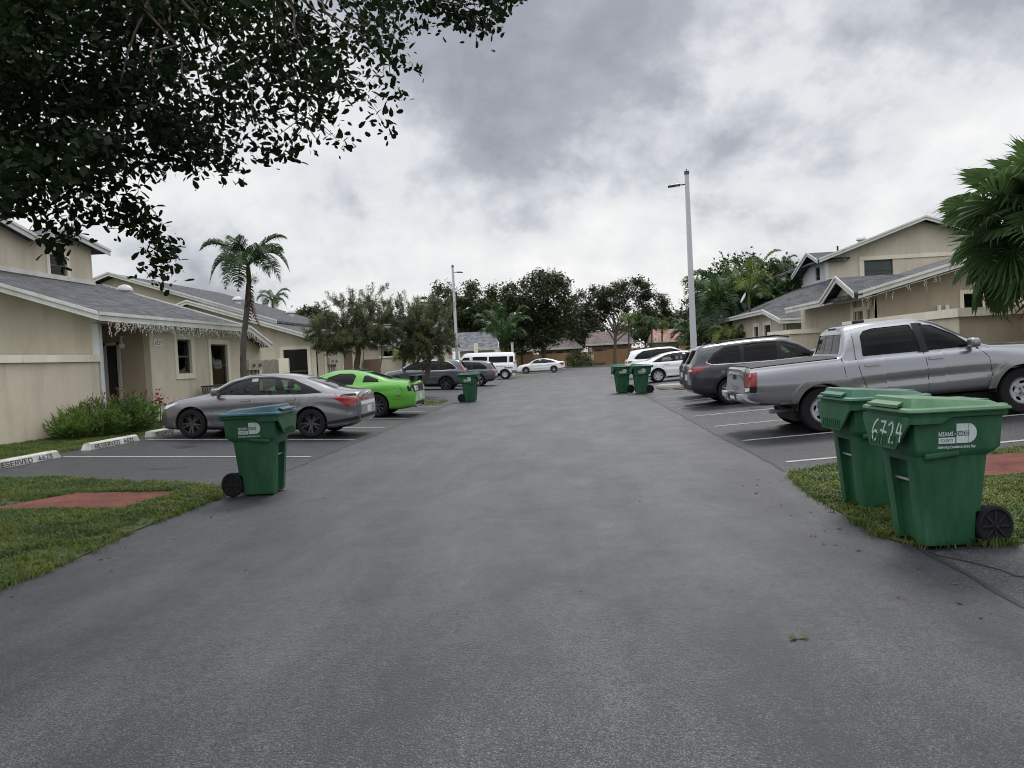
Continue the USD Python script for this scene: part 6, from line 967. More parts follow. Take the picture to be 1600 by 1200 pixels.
# -- pickup
fl = lambda x: Point(x, .40).buffer(.56).difference(Point(x, .40).buffer(.445)).intersection(sbox(x-.7, .42, x+.7, 2))
pick = dict(L=5.39, R=.385, tw=.25, n0=5., axles=(1.78, -1.455), cabin=(-.96, 1.12), tumble=.26, arch_z=.4, rimf=.58,
  zt=[(-2.695, .80), (-2.68, 1.10), (-2.65, 1.20), (-2.55, 1.225), (-1.8, 1.24), (-1.13, 1.25), (-1.10, 1.26), (-1.04, 1.34), (-.945, 1.69), (-.84, 1.75), (-.4, 1.785), (.25, 1.785), (.55, 1.72), (.9, 1.50), (1.22, 1.29), (1.34, 1.23), (2.0, 1.19), (2.4, 1.12), (2.6, 1.0), (2.67, .86), (2.695, .7)],
  belt=[(-2.695, .75), (-2.62, 1.14), (-.8, 1.16), (1.1, 1.15), (1.8, 1.08), (2.4, .95), (2.695, .6)], plan=[(-2.695, .84), (-2.66, .885), (-2.5, .91), (-1., .92), (1.5, .92), (2.1, .90), (2.4, .82), (2.6, .68), (2.695, .45)], zb=[(-2.695, .66), (-2.55, .58), (-2.2, .52), (-1, .46), (1.5, .44), (2.5, .42), (2.695, .52)],
  side=[(P_([(-.72, 1.215), (-.70, 1.56), (-.62, 1.64), (-.46, 1.67), (.16, 1.675), (.24, 1.205)]).buffer(-.03).buffer(.03), 'd'), (P_([(.35, 1.205), (.30, 1.66), (.5, 1.63), (.85, 1.42), (1.03, 1.25), (1.03, 1.205)]), 'd')],
  screens=[('z', P_([(1.16, .66), (1.16, -.66), (.62, -.56), (.62, .56)]), 1.0, 2.4), ('x', P_([(-.64, 1.29), (.64, 1.29), (.56, 1.62), (-.56, 1.62)]), -1.2, -.84)],
  dlo=P_([(-.50, 1.19), (-.49, 1.58), (-.38, 1.68), (.3, 1.69), (.55, 1.645), (.92, 1.42), (1.12, 1.22), (1.12, 1.18)]).intersection(sbox(.18, 1.1, .36, 2)),
  seams=[[(-.82, 1.66), (-.84, 1.2), (-.80, .92), (-.70, .62), (-.68, .52)], [(.27, 1.18), (.29, .8), (.27, .52)], [(1.12, 1.2), (1.28, 1.0), (1.30, .7), (1.22, .52)], [(-.68, .52), (1.22, .52)], [(-1.07, 1.22), (-1.05, .9)], [(-2.48, .62), (-2.44, .8)]], handles=[(-.60, 1.07), (.44, 1.08)], mirror=(1.02, 1.20), seats=(.35, (-.5,)), seat_z=.8, dash=(1.0, 1.15), mirror_m=None,
  groove=[(-.7, .76, 1.2, .78, .05, .035), (-2.5, 1.02, 2.2, 1.04, .08, .012)],
  decals=[('fender_flare', None, 'y', 1, fl(-1.455), .055, .07, None), ('fender_flare', None, 'y', 1, fl(1.78), .055, .07, None), ('bed_cover', plastic, 'z', 1, sbox(-2.6, -.80, -1.13, .80), .015, .02, None),
    ('tail_lamp', red_l, 'y', 1, P_([(-2.50, 1.13), (-2.685, 1.12), (-2.685, .90), (-2.53, .88), (-2.515, 1.0)]), .012, .02, None), ('tail_lamp', red_l, 'x', -1, unary_union([sbox(-.9, .89, -.76, 1.12), sbox(.76, .89, .9, 1.12)]), .012, .02, None), ('lamp_base', gloss_blk, 'y', 1, P_([(-2.53, .878), (-2.685, .898), (-2.685, .80), (-2.55, .78)]), .012, .02, None), ('reversing_lamp', white_l, 'x', -1, unary_union([sbox(-.89, .81, -.76, .87), sbox(.76, .81, .89, .87)]), .02, .02, None),
    ('tailgate', None, 'x', -1, sbox(-.71, .78, .71, 1.2), .012, .012, None), ('tailgate_handle', gloss_blk, 'x', -1, sbox(-.12, 1.0, .12, 1.09), .02, .02, None), ('bumper', None, 'y', 1, P_([(-2.12, .50), (-2.69, .54), (-2.69, .77), (-2.40, .77), (-2.25, .68)]), .022, .04, None), ('rear_bumper', steel_wheel, 'x', -1, sbox(-.92, .54, -.45, .76), .10, .12, None), ('rear_bumper', steel_wheel, 'x', -1, sbox(.45, .54, .92, .76), .10, .12, None), ('bumper_step', plastic, 'x', -1, sbox(-.44, .52, .44, .74), .07, .1, None), ('number_plate', plate_m, 'x', -1, sbox(-.16, .58, .16, .71), .085, .03, None),
    ('rocker', dark_in, 'y', 1, P_([(-.95, .46), (1.25, .44), (1.25, .50), (-.95, .51)]), .01, .02, None), ('headlamp', white_l, 'y', 1, P_([(2.2, 1.02), (2.6, .95), (2.6, .8), (2.35, .84)]), .006, .01, None), ('window_bar', gloss_blk, 'x', -1, unary_union([sbox(-.21, 1.29, -.19, 1.62), sbox(.19, 1.29, .21, 1.62)]), -.008, 0, None)])
def fill(sp, m):
    sp = dict(sp); sp['decals'] = [(a, b or m, *c) for a, b, *c in sp['decals']]; sp['mirror_m'] = sp.get('mirror_m', m) or m; return sp
def gplace(x, y): return (x, y, float(gz(x, y)))
p_grey, p_lime, p_slate, p_char, p_white, p_silver = paint('grey', (.175, .175, .185), .8, .25), paint('lime', (.085, .29, .032), .3), paint('slate', (.050, .058, .070)), paint('charcoal', (.020, .022, .028)), paint('white', (.70, .71, .72), .0, .3), paint('silver', (.27, .275, .29), .85, .2)
# left bays: nose towards the houses
elan, _ = car('parked_car', 'grey four-door saloon parked nose to the beige house behind the blue-lidded bin', 'car', fill(saloon, p_grey), (-7.02, 17.36, .105), PI, p_grey, .04, alloy_d, 'twin')
part(elan, 'badge', T(trimesh.creation.cylinder(.045, .012, sections=20), (-2.325, 0, .96), ry=PI/2), chrome)
must, _ = car('parked_car', 'bright lime green coupe with a rear wing beside the grey saloon', 'car', fill(coupe, p_lime), (-7.0, 23.1, .10), PI, p_lime, .04, alloy_d, 'spoke', 10)
part(must, 'rear_wing', [rbox((-2.42, -.72, 1.19), (-2.18, .72, 1.225), .012)]+[T(rbox((-.06, -.03, -.01), (.08, .03, .13), .01), (-2.28, y, 1.07)) for y in (-.6, .6)], plastic, smooth=40)
part(must, 'roof_spoiler', rbox((-.75, -.3, 1.355), (-.35, .3, 1.40), .015), plastic, smooth=40); part(must, 'exhaust', [cyl((-2.42, y, .33), (-2.2, y, .33), .045, 14) for y in (-.55, .55)], chrome)
hl = lambda sx, sz: [('tail_lamp', red_l, 'y', 1, P_([(a*sx, b*sz) for a, b in ((-1.96, 1.42), (-2.12, 1.36), (-2.27, 1.10), (-2.3, .92), (-2.12, .95), (-2.16, 1.08))]), .008, .02, None), ('tail_lamp', red_l, 'x', -1, unary_union([sbox(-.80, .93*sz, -.56, 1.06*sz), sbox(.56, .93*sz, .80, 1.06*sz)]), .008, .02, None)]
car('parked_car', 'blue-grey estate car behind the crooked trees and the small green bin', 'car', fill(suv(4.69, 1.68, lampq=hl(1.02, 1.), chrome_=9, glassk='ddp'), p_slate), (-7.95, 41.4, .1), PI, p_slate, .04, alloy_d, 'twin')
car('parked_car', 'dark low hatchback between the blue-grey estate car and the white van', 'car', fill(suv(4.5, 1.52, clad=None, glassk='ddp'), p_slate), (-6.7, 46.0, .08), PI, p_slate, .04, alloy, 'spoke')
car('passenger_van', 'white passenger van with dark windows parked beyond the dark hatchback', 'van', fill(van, p_white), (-6.95, 59.4, .05), PI, p_white, .02, alloy, 'cap')
car('parked_car', 'white saloon parked side-on in front of the tan fence at the end of the drive', 'car', fill(saloon, p_white), (-2.85, 75.5, 0), PI, p_white, 0, alloy, 'spoke')
# right bays: nose away from the drive
tac, tb = car('pickup_truck', 'silver double-cab pickup with a black bed cover behind the two nearest right bins', 'pickup', fill(pick, p_silver), (5.72, 14.22, .165), 0, p_silver, .055, steel_wheel, 'steel')
m = meshkit.text_mesh('TACOMA', .085, .004, True); m.apply_translation([-m.bounds.mean(0)[0], 0, 0]); m.apply_scale([.62/np.ptp(m.bounds[:, 0]), 1, 1])
lw = plane_map(m, (-2.69, 0, .80), (0, -1, 0), (.12, 0, 1), (-1, 0, 0)); v = lw.vertices.copy(); O = v.copy(); O[:, 0] = -6; tq = cast(tb, O, (1, 0, 0)); v[:, 0] = -6+tq-.016-(-lw.vertices[:, 0]-2.6)*.0; lw.vertices = v; part(tac, 'tailgate_lettering', lw, chrome)
part(tac, 'antenna', rbox((-.55, -.04, 1.765), (-.35, .04, 1.835), .02), plastic, smooth=40); part(tac, 'high_stop_lamp', rbox((-.93, -.16, 1.70), (-.85, .16, 1.735), .01), plastic)
part(tac, 'exhaust', tube([(-1.2, -.5, .42), (-1.9, -.55, .40), (-2.3, -.7, .42)], .035, 8), steel); part(tac, 'rear_axle', cyl((-1.455, -.7, .385), (-1.455, .7, .385), .06, 10), dark_in)
el = [('tail_lamp', red_l, 'y', 1, P_([(-1.72, 1.06), (-2.24, 1.08), (-2.28, .93), (-2.12, .92)]), .008, .02, None), ('tail_lamp', red_l, 'x', -1, unary_union([sbox(-.80, .92, -.42, 1.05), sbox(.42, .92, .80, 1.05)]), .008, .02, None), ('reversing_lamp', white_l, 'x', -1, unary_union([sbox(-.70, .96, -.5, 1.02), sbox(.5, .96, .70, 1.02)]), .014, .02, None)]
esc, _ = car('parked_car', 'dark grey hatchback estate with chrome window line parked beyond the pickup', 'car', fill(suv(4.52, 1.68, lampq=el, chrome_=1.2, glassk='fpp'), p_char), (5.5, 21.6, .155), 0, p_char, .055, alloy, 'twin')
part(esc, 'roof_rail', [tube([(-1.5, s*.60, 1.64), (-1.2, s*.60, 1.69), (.1, s*.58, 1.71), (.45, s*.57, 1.63)], .018, 8) for s in (-1, 1)], plastic)
car('parked_car', 'black estate car mostly hidden behind the dark grey hatchback', 'car', fill(suv(4.4, 1.62, lampq=el, clad=None, glassk='dpp'), p_char), (5.8, 25.0, .15), 0, p_char, .055, alloy, 'spoke')
car('parked_car', 'white saloon behind the pair of far right bins', 'car', fill(saloon, p_white), (5.5, 38.3, .15), 0, p_white, .055, alloy, 'cap')
car('parked_car', 'white crossover with dark rear window parked beyond the white saloon on the right', 'car', fill(suv(4.85, 1.70, clad=None, glassk='ddp'), p_white), (5.7, 45.6, .14), 0, p_white, .055, alloy, 'spoke')
# ------------------------------------------------------------------ wheeled bins
print_w = pm('bin_print', (.42, .47, .47), .6, var=.1, vscale=40, object_space=True); scrawl_m = pm('paint_scrawl', (.34, .39, .38), .7, var=.5, vscale=30, object_space=True)
def scuffed(name, col, rough):
    c = np.array(col); return M(name, {'t': ('texture_coordinate', {}), 'o': ('object_info', {}), 'om': ('vector_math', {'math_type': 'scale', 'scale': 7.3}), 'a': ('vector_math', {'math_type': 'add'}), 'm': ('mapping', {'scale': (3., 3., .8)}), 'n': ('noise_texture', {'scale': 1.6, 'detail': 8., 'roughness': .68}), 'r': ('rgb_ramp', {'ramp': [(.30, c*.62), (.5, c), (.62, c*1.25+.004), (.74, c*1.6+.02)]}),
        'm2': ('mapping', {'scale': (5., 5., 34.)}), 'n2': ('noise_texture', {'scale': 1.2, 'detail': 6., 'roughness': .7}), 'r2': ('rgb_ramp', {'ramp': [(.66, (0, 0, 0)), (.74, (.35, .35, .35))]}), 'x': ('mix_color', {'use_clamp': False, 'b': (.12, .17, .14)}), 'rr': ('map_range', {'from_min': .3, 'from_max': .7, 'to_min': rough-.1, 'to_max': rough+.2}), 'bn': ('noise_texture', {'scale': 150., 'detail': 3.}), 'b': ('bump', {'strength': .08, 'distance': .004}), 'p': ('principled_bsdf', {})},
        [('o.location', 'om.vector1'), ('t.object', 'a.vector1'), ('om.vector', 'a.vector2'), ('a.vector', 'm.vector'), ('m.vector', 'n.vector'), ('n.fac', 'r.fac'), ('a.vector', 'm2.vector'), ('m2.vector', 'n2.vector'), ('n2.fac', 'r2.fac'), ('r2.color', 'x.fac'), ('r.color', 'x.a'), ('x.result', 'p.base_color'), ('n.fac', 'rr.value'), ('rr.result', 'p.roughness'), ('t.object', 'bn.vector'), ('bn.fac', 'b.height'), ('b.normal', 'p.normal')])
bin_g, lid_g, lid_b, lid_pale = scuffed('bin_green_worn', (.006, .051, .020), .42), scuffed('bin_lid_green_worn', (.015, .092, .052), .42), scuffed('bin_lid_blue_worn', (.016, .075, .10), .42), scuffed('bin_lid_faded_worn', (.055, .145, .070), .48)
def rrect(x0, x1, hw, c):
    return sbox(x0+c, -hw+c, x1-c, hw-c).buffer(c, 4)
def stack(levels, n=40):
    """loft of rounded rectangles (z, x0, x1, half width, corner)"""
    rings = []
    for z, x0, x1, hw, c in levels:
        L = LineString(rrect(x0, x1, hw, c).exterior.coords); p = []
        cx = (x0+x1)/2
        for a in np.linspace(0, 2*PI, n, endpoint=False)+.001:
            ray_ = LineString([(cx, 0), (cx+3*math.cos(a)*(x1-x0), 3*math.sin(a)*2*hw)]); q = ray_.intersection(L); q = q if q.geom_type == 'Point' else q.geoms[0]; p.append((q.x, q.y, z))
        rings.append(p)
    R_ = np.array(rings); k, n = R_.shape[:2]; V = np.vstack([R_.reshape(-1, 3), R_[0].mean(0), R_[-1].mean(0)]); i, j = np.meshgrid(np.arange(k-1), np.arange(n), indexing='ij'); q = np.stack([i*n+j, i*n+(j+1) % n, (i+1)*n+(j+1) % n, (i+1)*n+j], -1).reshape(-1, 4); jj = np.arange(n)
    m = trimesh.Trimesh(V, np.vstack([q[:, [0, 1, 2]], q[:, [0, 2, 3]], np.c_[np.full(n, k*n), (jj+1) % n, jj], np.c_[np.full(n, k*n+1), (k-1)*n+jj, (k-1)*n+(jj+1) % n]]), process=False)
    if m.volume < 0: m.invert()
    return m
LV = [(.02, -.20, .25, .245, .04), (.06, -.215, .262, .255, .05), (.35, -.25, .29, .275, .06), (.70, -.29, .325, .298, .07), (.725, -.335, .345, .318, .07), (.76, -.385, .365, .328, .07), (.99, -.40, .385, .342, .07), (1.0, -.425, .415, .366, .06), (1.035, -.43, .42, .37, .06)]
def side_y(z): zs = [l[0] for l in LV]; return float(np.interp(z, zs, [l[3] for l in LV]))
def make_bin(label, loc, rot, lid_m, scrawl=False, group=None, s=1.):
    g = thing('wheeled_bin', label, 'wheeled bin', loc, rot); UsdGeom.Xformable(stage.GetPrimAtPath(g.path)).AddScaleOp().Set(Gf.Vec3f(.90, .95, 1.))
    B = mani(stack(LV))
    # front recess with the lifting bar, and the wheel hollows at the back
    B -= mani(stack([(.0, .20, .40, .115, .02), (.66, .245, .45, .135, .02)], 24)); B -= mani(bx((-.5, -.6, -.1), (-.17, -.20, .27))); B -= mani(bx((-.5, .20, -.1), (-.17, .6, .27)))
    for q in (1, -1):      # moulded arch under the collar on each side
        B -= mani(T(T(trimesh.creation.cylinder(.30, .06, sections=40), rx=PI/2), (.02, q*.345, .50), s=None)) if 0 else mani(bx((9, 9, 9), (9.1, 9.1, 9.1)))
    part(g, 'tub', unmani(B), bin_g, smooth=30)
    for s_ in (-1, 1): part(g, 'collar_rib', T(rbox((-.02, s_*.285, .0), (.27, s_*.325, .05), .015), (.0, 0, .70), ry=.08), bin_g, smooth=40)
    part(g, 'wheel_housing', [rbox((-.34, s_*.175, .04), (-.13, s_*.198, .30), .01) for s_ in (-1, 1)]+[cyl((-.33, -.30, .155), (-.33, .30, .155), .014, 10)], plastic)
    part(g, 'lift_bar', cyl((.265, -.13, .50), (.265, .13, .50), .013, 10), steel)
    ap = plane_map(ext(P_([(-.36, .0), (.36, .0), (.355, -.06), (.20, -.25), (-.20, -.25), (-.355, -.06)]), .022), (.405, 0, 1.005), (0, 1, 0), (-.12, 0, 1), (1, 0, .12))
    apr = part(g, 'front_apron', ap, bin_g, smooth=30)
    part(apr, 'apron_rib', [plane_map(ext(sbox(y-.006, -.23, y+.006, -.15), .008), (.427, 0, 1.005), (0, 1, 0), (-.12, 0, 1), (1, 0, .12)) for y in np.arange(-.18, .19, .045)], bin_g)
    for s_ in (-1, 1): part(g, 'side_skirt', stack([(.955, .10, .43, .372, .05), (1.0, .02, .432, .374, .05)], 32) if s_ > 0 else bx((.1, -.01, 1.0), (.2, .01, 1.01)), bin_g, smooth=30) if s_ > 0 else None
    part(g, 'handle', [cyl((-.47, -.24, 1.0), (-.47, .24, 1.0), .016, 10)]+[cyl((-.42, y, .985), (-.47, y, 1.0), .016, 8) for y in (-.24, .24)], bin_g, smooth=40)
    # lid: flat rim, raised wedge-shaped centre, front lip, rear hinge lugs
    rim = stack([(1.036, -.435, .437, .385, .06), (1.045, -.445, .447, .392, .06), (1.062, -.44, .44, .386, .06), (1.072, -.40, .42, .365, .06)])
    cen = stack([(1.066, -.40, .40, .345, .05), (1.10, -.36, .37, .30, .05), (1.108, -.34, .35, .28, .05)]); v = cen.vertices.copy(); v[:, 2] = np.where(v[:, 2] > 1.07, v[:, 2]+(v[:, 0]+.2)*.075, v[:, 2]); cen.vertices = v
    lip = plane_map(ext(P_([(-.24, -.005), (.24, -.005), (.19, .10), (-.19, .10)]), .022), (.445, 0, 1.074), (0, 1, 0), (-1, 0, .30), (0, 0, 1))
    ld = part(g, 'lid', [rim], lid_m, smooth=30); part(ld, 'lid_centre', cen, lid_m, smooth=30); part(ld, 'lid_lip', lip, lid_m, smooth=30)
    part(ld, 'hinge_lug', [rbox((-.50, y-.04, 1.0), (-.40, y+.04, 1.07), .015) for y in (-.2, .2)], lid_m, smooth=40)
    part(ld, 'lid_panel', [bx((-.36, -.20, 1.072), (-.18, -.02, 1.105)), bx((-.36, .02, 1.072), (-.18, .20, 1.105))], lid_m)
    for s_ in (-1, 1):
        h = holder(g, 'wheel'); rot_ = lambda m: T(T(m, rx=-PI/2*s_), (-.33, s_*.255, .155))
        prof = np.array([(.02, -.035), (.12, -.035), (.148, -.03), (.155, -.015), (.155, .015), (.148, .03), (.128, .036), (.118, .022), (.04, .018), (.03, .03), (.0001, .03), (.0001, -.035), (.02, -.035)])
        part(h, 'tyre', rot_(trimesh.creation.revolve(prof, sections=36)), tyre_m, smooth=35)
        part(h, 'hub_rib', [rot_(T(bx((.035, -.006, .016), (.118, .006, .03)), rz=a)) for a in np.arange(8)*PI/4], plastic)
    # printed emblem and wording on both sides
    for s_ in (-1, 1):
        x0, z0 = (.165 if s_ > 0 else -.165), .80; u = np.array([-s_*1., 0, 0]); k = .0385; n = np.array([0, s_*1., 0])
        def put(m, nm, mt): 
            q = plane_map(m, (x0, 0, z0), u, (0, 0, 1), n); v = q.vertices.copy(); dpt = np.abs(v[:, 1]); v[:, 1] = s_*(np.array([side_y(z) for z in v[:, 2]])+.0025+dpt); q.vertices = v; part(g, nm, q, mt)
        D = unary_union([sbox(.148, .0, .245, .145), Point(.245, .0725).buffer(.0725, 24)]); bar = sbox(-.02, .052, .255, .09)
        put(ext(unary_union([D.difference(bar), sbox(0, 0, .138, .045)]).difference(sbox(.244, -.1, .248, .3)), .0008), 'emblem', print_w)
        tx = lambda t, h_, w_, x_, z_, b=True: (lambda m: (m.apply_translation([-m.bounds[0][0], 0, 0]), m.apply_scale([w_/m.bounds[1][0], 1, 1]), m.apply_translation([x_, z_, 0]), m)[-1])(meshkit.text_mesh(t, h_, .0008, bold=b))
        put(tx('MIAMI-DADE', .03, .25, 0, .056), 'lettering', print_w); c = tx('COUNTY', .024, .11, .012, .011, False); c.apply_translation([0, 0, .001]); put(c, 'lettering', bin_g)
        sl_ = tx('Delivering Excellence Every Day', .019, .315, 0, -.036); v = sl_.vertices.copy(); v[:, 0] += v[:, 1]*.25; sl_.vertices = v; put(sl_, 'lettering', print_w)
    if scrawl:
        st = [[(-.09, -.04), (-.15, -.09), (-.175, -.16), (-.13, -.205), (-.09, -.17), (-.115, -.13), (-.16, -.15)], [(-.03, -.05), (.04, -.05), (.0, -.13), (-.01, -.22)], [(-.04, -.12), (.05, -.13)], [(.09, -.07), (.14, -.05), (.15, -.10), (.09, -.20), (.17, -.20)], [(.24, -.05), (.21, -.12), (.28, -.12)], [(.27, -.06), (.26, -.18)]]
        q = unary_union([LineString(np.array(PchipInterpolator(np.arange(len(l)), np.array(l))(np.linspace(0, len(l)-1, 4*len(l))))).buffer(.009) for l in st]); q = affinity.scale(q, -1, 1, origin=(0, 0)) if 0 else q
        part(apr, 'painted_number', plane_map(ext(q, .001), (.4292, 0, 1.005), (0, 1, 0), (-.12, 0, 1), (1, 0, .12)), scrawl_m)
    return g
make_bin('nearest right-hand green bin with a faded lid and a number scrawled on its front', (2.80, 6.2, .012), PI+.10, lid_pale, True)
make_bin('green wheeled bin with a teal lid standing just behind the scrawled bin', (2.88, 7.62, .012), PI+.10, lid_g)
make_bin('green wheeled bin with a blue lid on the asphalt by the left grass island', (-4.08, 9.72, .0), .03, lid_b)
make_bin('small green wheeled bin standing alone in front of the estate cars on the left', (-3.92, 29.5, 0), -.05, lid_g)
make_bin('left one of the two far green bins standing together on the right of the drive', (2.05, 30.9, 0), PI+.1, lid_g)
make_bin('right one of the two far green bins, in front of the white saloon', (2.72, 30.0, .005), PI+.05, lid_g)
# ------------------------------------------------------------------ lamp posts
def lamp(label, loc, h, face):
    g = thing('street_lamp', label, 'lamp post', loc); k = stack([(0, -.14, .14, .14, .03), (h, -.085, .085, .085, .02)], 24); part(g, 'pole', k, metal_pole, smooth=30)
    part(g, 'pole_cap', [stack([(h+.001, -.1, .1, .1, .02), (h+.14, -.1, .1, .1, .02), (h+.16, -.05, .05, .05, .02)], 24), cyl((0, 0, h+.16), (0, 0, h+.24), .02, 8)], metal_dk)
    part(g, 'base_plate', bx((-.22, -.22, 0), (.22, .22, .03)), metal_dk)
    d = np.array([math.cos(face), math.sin(face), 0]); part(g, 'bracket', cyl(d*.08+[0, 0, h-.42], d*.34+[0, 0, h-.42], .03, 10), metal_dk)
    hd_ = stack([(0, -.0, .52, .13, .05), (.05, 0., .52, .15, .05), (.10, .05, .40, .09, .04)], 28); part(g, 'lamp_head', T(T(hd_, ry=.06), d*.30+[0, 0, h-.46], rz=face), metal_dk, smooth=30); part(g, 'lens', T(bx((.05, -.1, -.012), (.48, .1, -.002)), d*.30+[0, 0, h-.46], rz=face), white_l)
lamp('tall grey lamp post on the right rising behind the dark hatchback', (5.45, 34.3, .12), 9.1, PI*.97)
lamp('grey lamp post on the left behind the white van and the crooked trees', (-9.2, 62.6, .05), 9.2, PI*.02)
# ------------------------------------------------------------------ small things by the houses
def meter(label, x, y0, y1, z0, axis='x'):
    g = thing('utility_meter', label, 'meter box', (x, (y0+y1)/2, z0)); w = y1-y0
    part(g, 'box', rbox((0, -w/2, .42), (.16, w/2, .80), .01), meter_grey)
    for s in (-1, 1):
        d = part(g, 'dial', T(T(trimesh.creation.cylinder(.075, .07, sections=24), ry=PI/2), (.19, s*w*.24, .60)), steel, smooth=40); part(d, 'dial_glass', T(T(trimesh.creation.cylinder(.055, .02, sections=20), ry=PI/2), (.235, s*w*.24, .60)), dark_in)
    for k in (-.3, 0, .3): part(g, 'conduit', rbox((.02, k*w-.06, -.5), (.10, k*w+.06, .42), .01), meter_grey)
    part(g, 'junction_box', [rbox((.10, k*w-.03, .28), (.13, k*w+.03, .41), .005) for k in (-.3, 0, .3)], dark_in)
meter('pair of beige electric meters on the wall right of the palm trunk', -12.0, 27.65, 28.85, 1.2)
meter('pair of electric meters on the second left house above the lime coupe', -12.9, 40.1, 41.5, 1.3)
g = thing('air_conditioner', 'dark slatted air-conditioning unit under the window behind the saloon bonnet', 'air conditioner', (-11.35, 24.6, .26))
part(g, 'cabinet', [bx((-.42, -.85, 0), (.36, .85, .66)), bx((-.44, -.88, .88), (.40, .88, .93))], dark_in); part(g, 'top_grille', [cyl((-.0, 0, .935), (0, 0, .945), .36, 24)], metal_dk)
for i in range(24): y = -.82+i*.071; part(g, 'slat', bx((.37, y, .02), (.395, y+.035, .87)), metal_dk)
for i in range(10): x = -.4+i*.08; part(g, 'slat', bx((x, -.885, .02), (x+.04, -.86, .87)), metal_dk)
# icicle lights
def icicles(name, label, p, q, n, seed, l0=.18, l1=.55):
    r = np.random.default_rng(seed); p, q = np.array(p, float), np.array(q, float); g = thing(name, label, 'string lights', p); q = q-p; W, Bb = [], []
    t = np.linspace(0, 1, n); main = np.c_[np.outer(t, q)]; main[:, 2] -= .03*np.abs(np.sin(np.arange(n)*1.3)); W.append(tube(main, .006, 4))
    for i in range(n):
        for c in range(r.integers(1, 3)):
            L = r.choice([.10, .18, .30, .2])*r.uniform(.7, 1.1)*(l1/.5); o = main[i]+q/n*r.uniform(-.5, .5); k = 5; pts = np.array([o+[r.normal(0, .02), r.normal(0, .02), -L*j/(k-1)] for j in range(k)]); pts[0] = o; W.append(tube(pts, .0035, 3))
            for j in range(1, k): Bb.append(T(trimesh.creation.cylinder(.008, .035, sections=5), pts[j]+r.normal(0, .008, 3), rx=r.normal(0, .6), ry=r.normal(0, .6)))
    part(g, 'wire', W, cream); tag(stage.GetPrimAtPath(part(g, 'bulb', Bb, bulb_m).path), kind='stuff')
bulb_m = pm('icicle_bulb', (.62, .62, .60), .3, var=0)
icicles('icicle_lights', 'dense white icicle lights hanging along the eave of house 6727', (-11.46, 18.5, 3.03), (-11.46, 27.1, 3.03), 78, 1); icicles('icicle_lights', 'icicle lights on the sloping end of the roof right of the palm', (-11.46, 27.2, 3.02), (-11.46, 29.1, 2.45), 24, 2)
icicles('icicle_lights', 'sparse broken icicle lights along the rake of the right-hand house', (9.4, 25.24, 2.96), (15.8, 25.24, 2.96+S3*6.4), 22, 3, .2, .6)
# festive things by the saloon's nose
g = thing('garden_ornament', 'pink and white wire-framed ornament standing by the corner of house 6727', 'ornament', (-10.9, 20.35, .25)); r = np.random.default_rng(5)
part(g, 'frame', [tube([(0, a, 0), (.0, a*.5, .45), (0, 0, .75)], .012, 5) for a in (-.3, -.1, .12, .32)], pm('pink_wire', (.55, .30, .33), .5, var=0)); part(g, 'frame', [tube([(.05, a, 0), (.05, a+.1, .5), (.05, a+.25, .2)], .012, 5) for a in (-.2, .1)], white_p); part(g, 'tinsel', leaves(r.normal(0, .13, (260, 3))+[0, 0, .3], .07, r, .2), leafm('tinsel', (.5, .42, .42), (.7, .66, .64), .2))
g = thing('poinsettia', 'bright red poinsettia plant at the edge of the flowering bush', 'plant', (-10.8, 19.4, .25)); part(g, 'bracts', leaves(r.normal(0, .10, (60, 3))+[0, 0, .7], .13, r, .45, .3), leafm('bract_red', (.20, .012, .016), (.32, .025, .025), .2)); part(g, 'stem', [tube([(0, 0, 0), (.02, 0, .4), (0, .05, .75)], .012, 5)], leaf_grass)
for i in range(7): solo('edging_block', T(rbox((-.09, -.10, 0), (.09, .10, .12), .02), (-10.35+.04*(i % 2), 19.0+.24*i, .25)), pm('edging_red', (.12, .035, .03), .9, var=.2) if i == 0 else stage.GetPrimAtPath('/World/Looks/edging_red') and UsdShade.Material.Get(stage, '/World/Looks/edging_red'), ('first', 'second', 'third', 'fourth', 'fifth', 'sixth', 'last')[i]+' dark red edging block from the left in the short row by the saloon nose', 'edging block', 'red edging blocks by the saloon nose')
g = thing('planter_box', 'white box beside the ornament against the wall of house 6727', 'box', (-11.2, 20.9, .25)); part(g, 'box', rbox((-.2, -.3, 0), (.2, .3, .5), .02), white_p); part(g, 'lid', rbox((-.22, -.32, .501), (.22, .32, .55), .02), white_p)
g = thing('wheel_stop', 'white concrete wheel stop beneath the nose of the grey saloon', 'wheel stop', (-9.62, 16.75, .205)); m = plane_map(ext(Polygon([(-.10, 0), (-.075, .11), (-.045, .135), (.045, .135), (.075, .11), (.10, 0)]), 1.7), (0, 0, 0), (1, 0, 0), (0, 0, 1), (0, 1, 0)); part(g, 'block', m, white_paint)
m = meshkit.text_mesh('RESERVED', .085, .002, True); m.apply_translation([-m.bounds[0][0], 0, 0]); m.apply_scale([.8/m.bounds[1][0], 1, 1]); part(g, 'lettering', plane_map(m, (.0985, .15, .012), (0, 1, 0), (-.22, 0, .975), (.975, 0, .22)), ink)
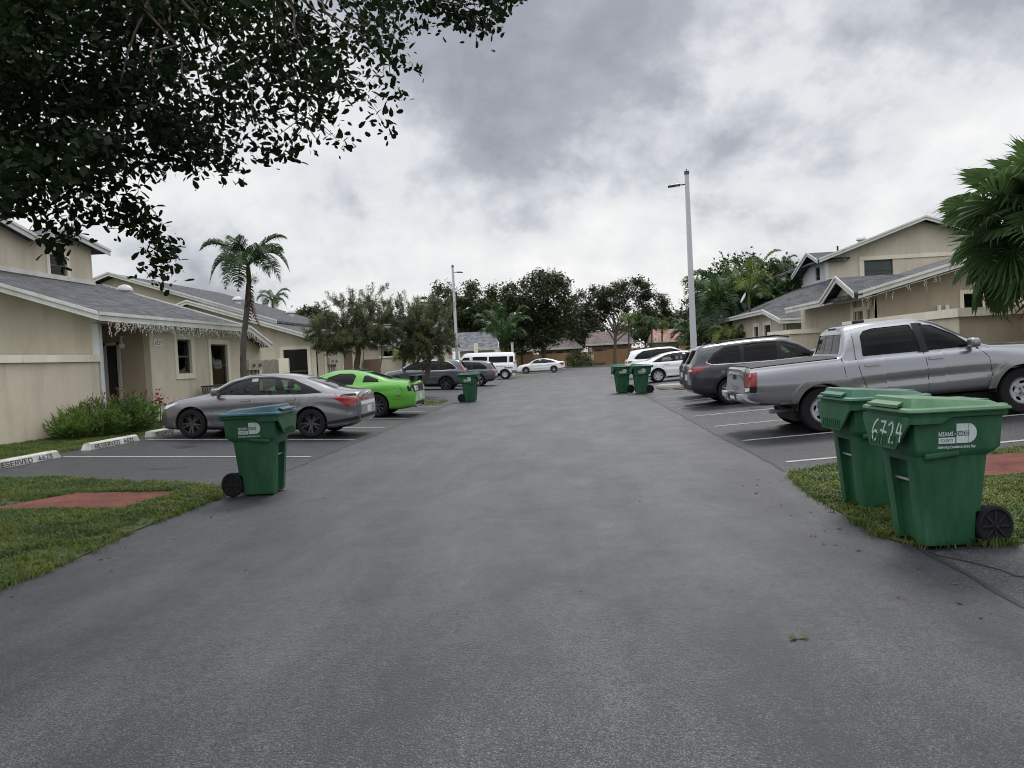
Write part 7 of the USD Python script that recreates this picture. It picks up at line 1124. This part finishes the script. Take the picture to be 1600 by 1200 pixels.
# pink parasol behind the right wall
g = thing('parasol', 'pale pink parasol showing above the garden wall at the right', 'parasol', (11.9, 20.6, .3)); k = 8; a = np.arange(k)*2*PI/k; V = np.vstack([[0, 0, 2.72], np.c_[.95*np.cos(a), .95*np.sin(a), np.full(k, 2.35)], [0, 0, 2.66], np.c_[.95*np.cos(a), .95*np.sin(a), np.full(k, 2.30)]]); j = np.arange(k); F = np.vstack([np.c_[0*j, 1+j, 1+(j+1) % k], np.c_[0*j+k+1, k+2+(j+1) % k, k+2+j], np.c_[1+j, k+2+j, 1+(j+1) % k], np.c_[1+(j+1) % k, k+2+j, k+2+(j+1) % k]])
part(g, 'canopy', trimesh.Trimesh(V, F, process=False), pm('parasol_cloth', (.62, .36, .36), .9, var=.05)); part(g, 'pole', cyl((0, 0, 0), (0, 0, 2.7), .02, 8), white_p)
# parking signs at the far fence, utility cabinet
g = thing('road_sign', 'pair of small white signs on a thin post in front of the tan fence', 'sign', (2.9, 106, 0)); part(g, 'post', cyl((0, 0, 0), (0, 0, 2.6), .05, 8), metal_dk); part(g, 'sign_panel', bx((-.52, -.09, .85), (-.08, -.06, 1.5)), white_p); part(g, 'sign_panel', bx((-.0, -.09, .85), (.42, -.06, 1.5)), white_p); part(g, 'sign_panel', bx((-.22, -.09, 1.9), (.22, -.06, 2.5)), white_p)
g = thing('utility_cabinet', 'pale grey utility cabinet at the nose of the far white saloon', 'cabinet', (-5.7, 73.5, 0)); part(g, 'cabinet', rbox((-.35, -.3, .1), (.35, .3, 1.45), .03), white_p); part(g, 'plinth', bx((-.4, -.35, 0), (.4, .35, .1)), concrete)
g = thing('wood_post', 'pale tall post beside the tail of the white van', 'post', (-5.0, 67.5, 0)); part(g, 'shaft', bx((-.1, -.1, 0), (.1, .1, 2.9)), cream); part(g, 'post_cap', bx((-.13, -.13, 2.901), (.13, .13, 2.98)), white_t)
g = thing('kerb_block', 'low concrete block beside the red slab of the far right island', 'block', (3.9, 31.6, .06)); part(g, 'block', rbox((-.35, -.8, 0), (.9, .8, .12), .02), concrete); part(g, 'top_slab', rbox((-.28, -.7, .121), (.8, .7, .16), .01), concrete)
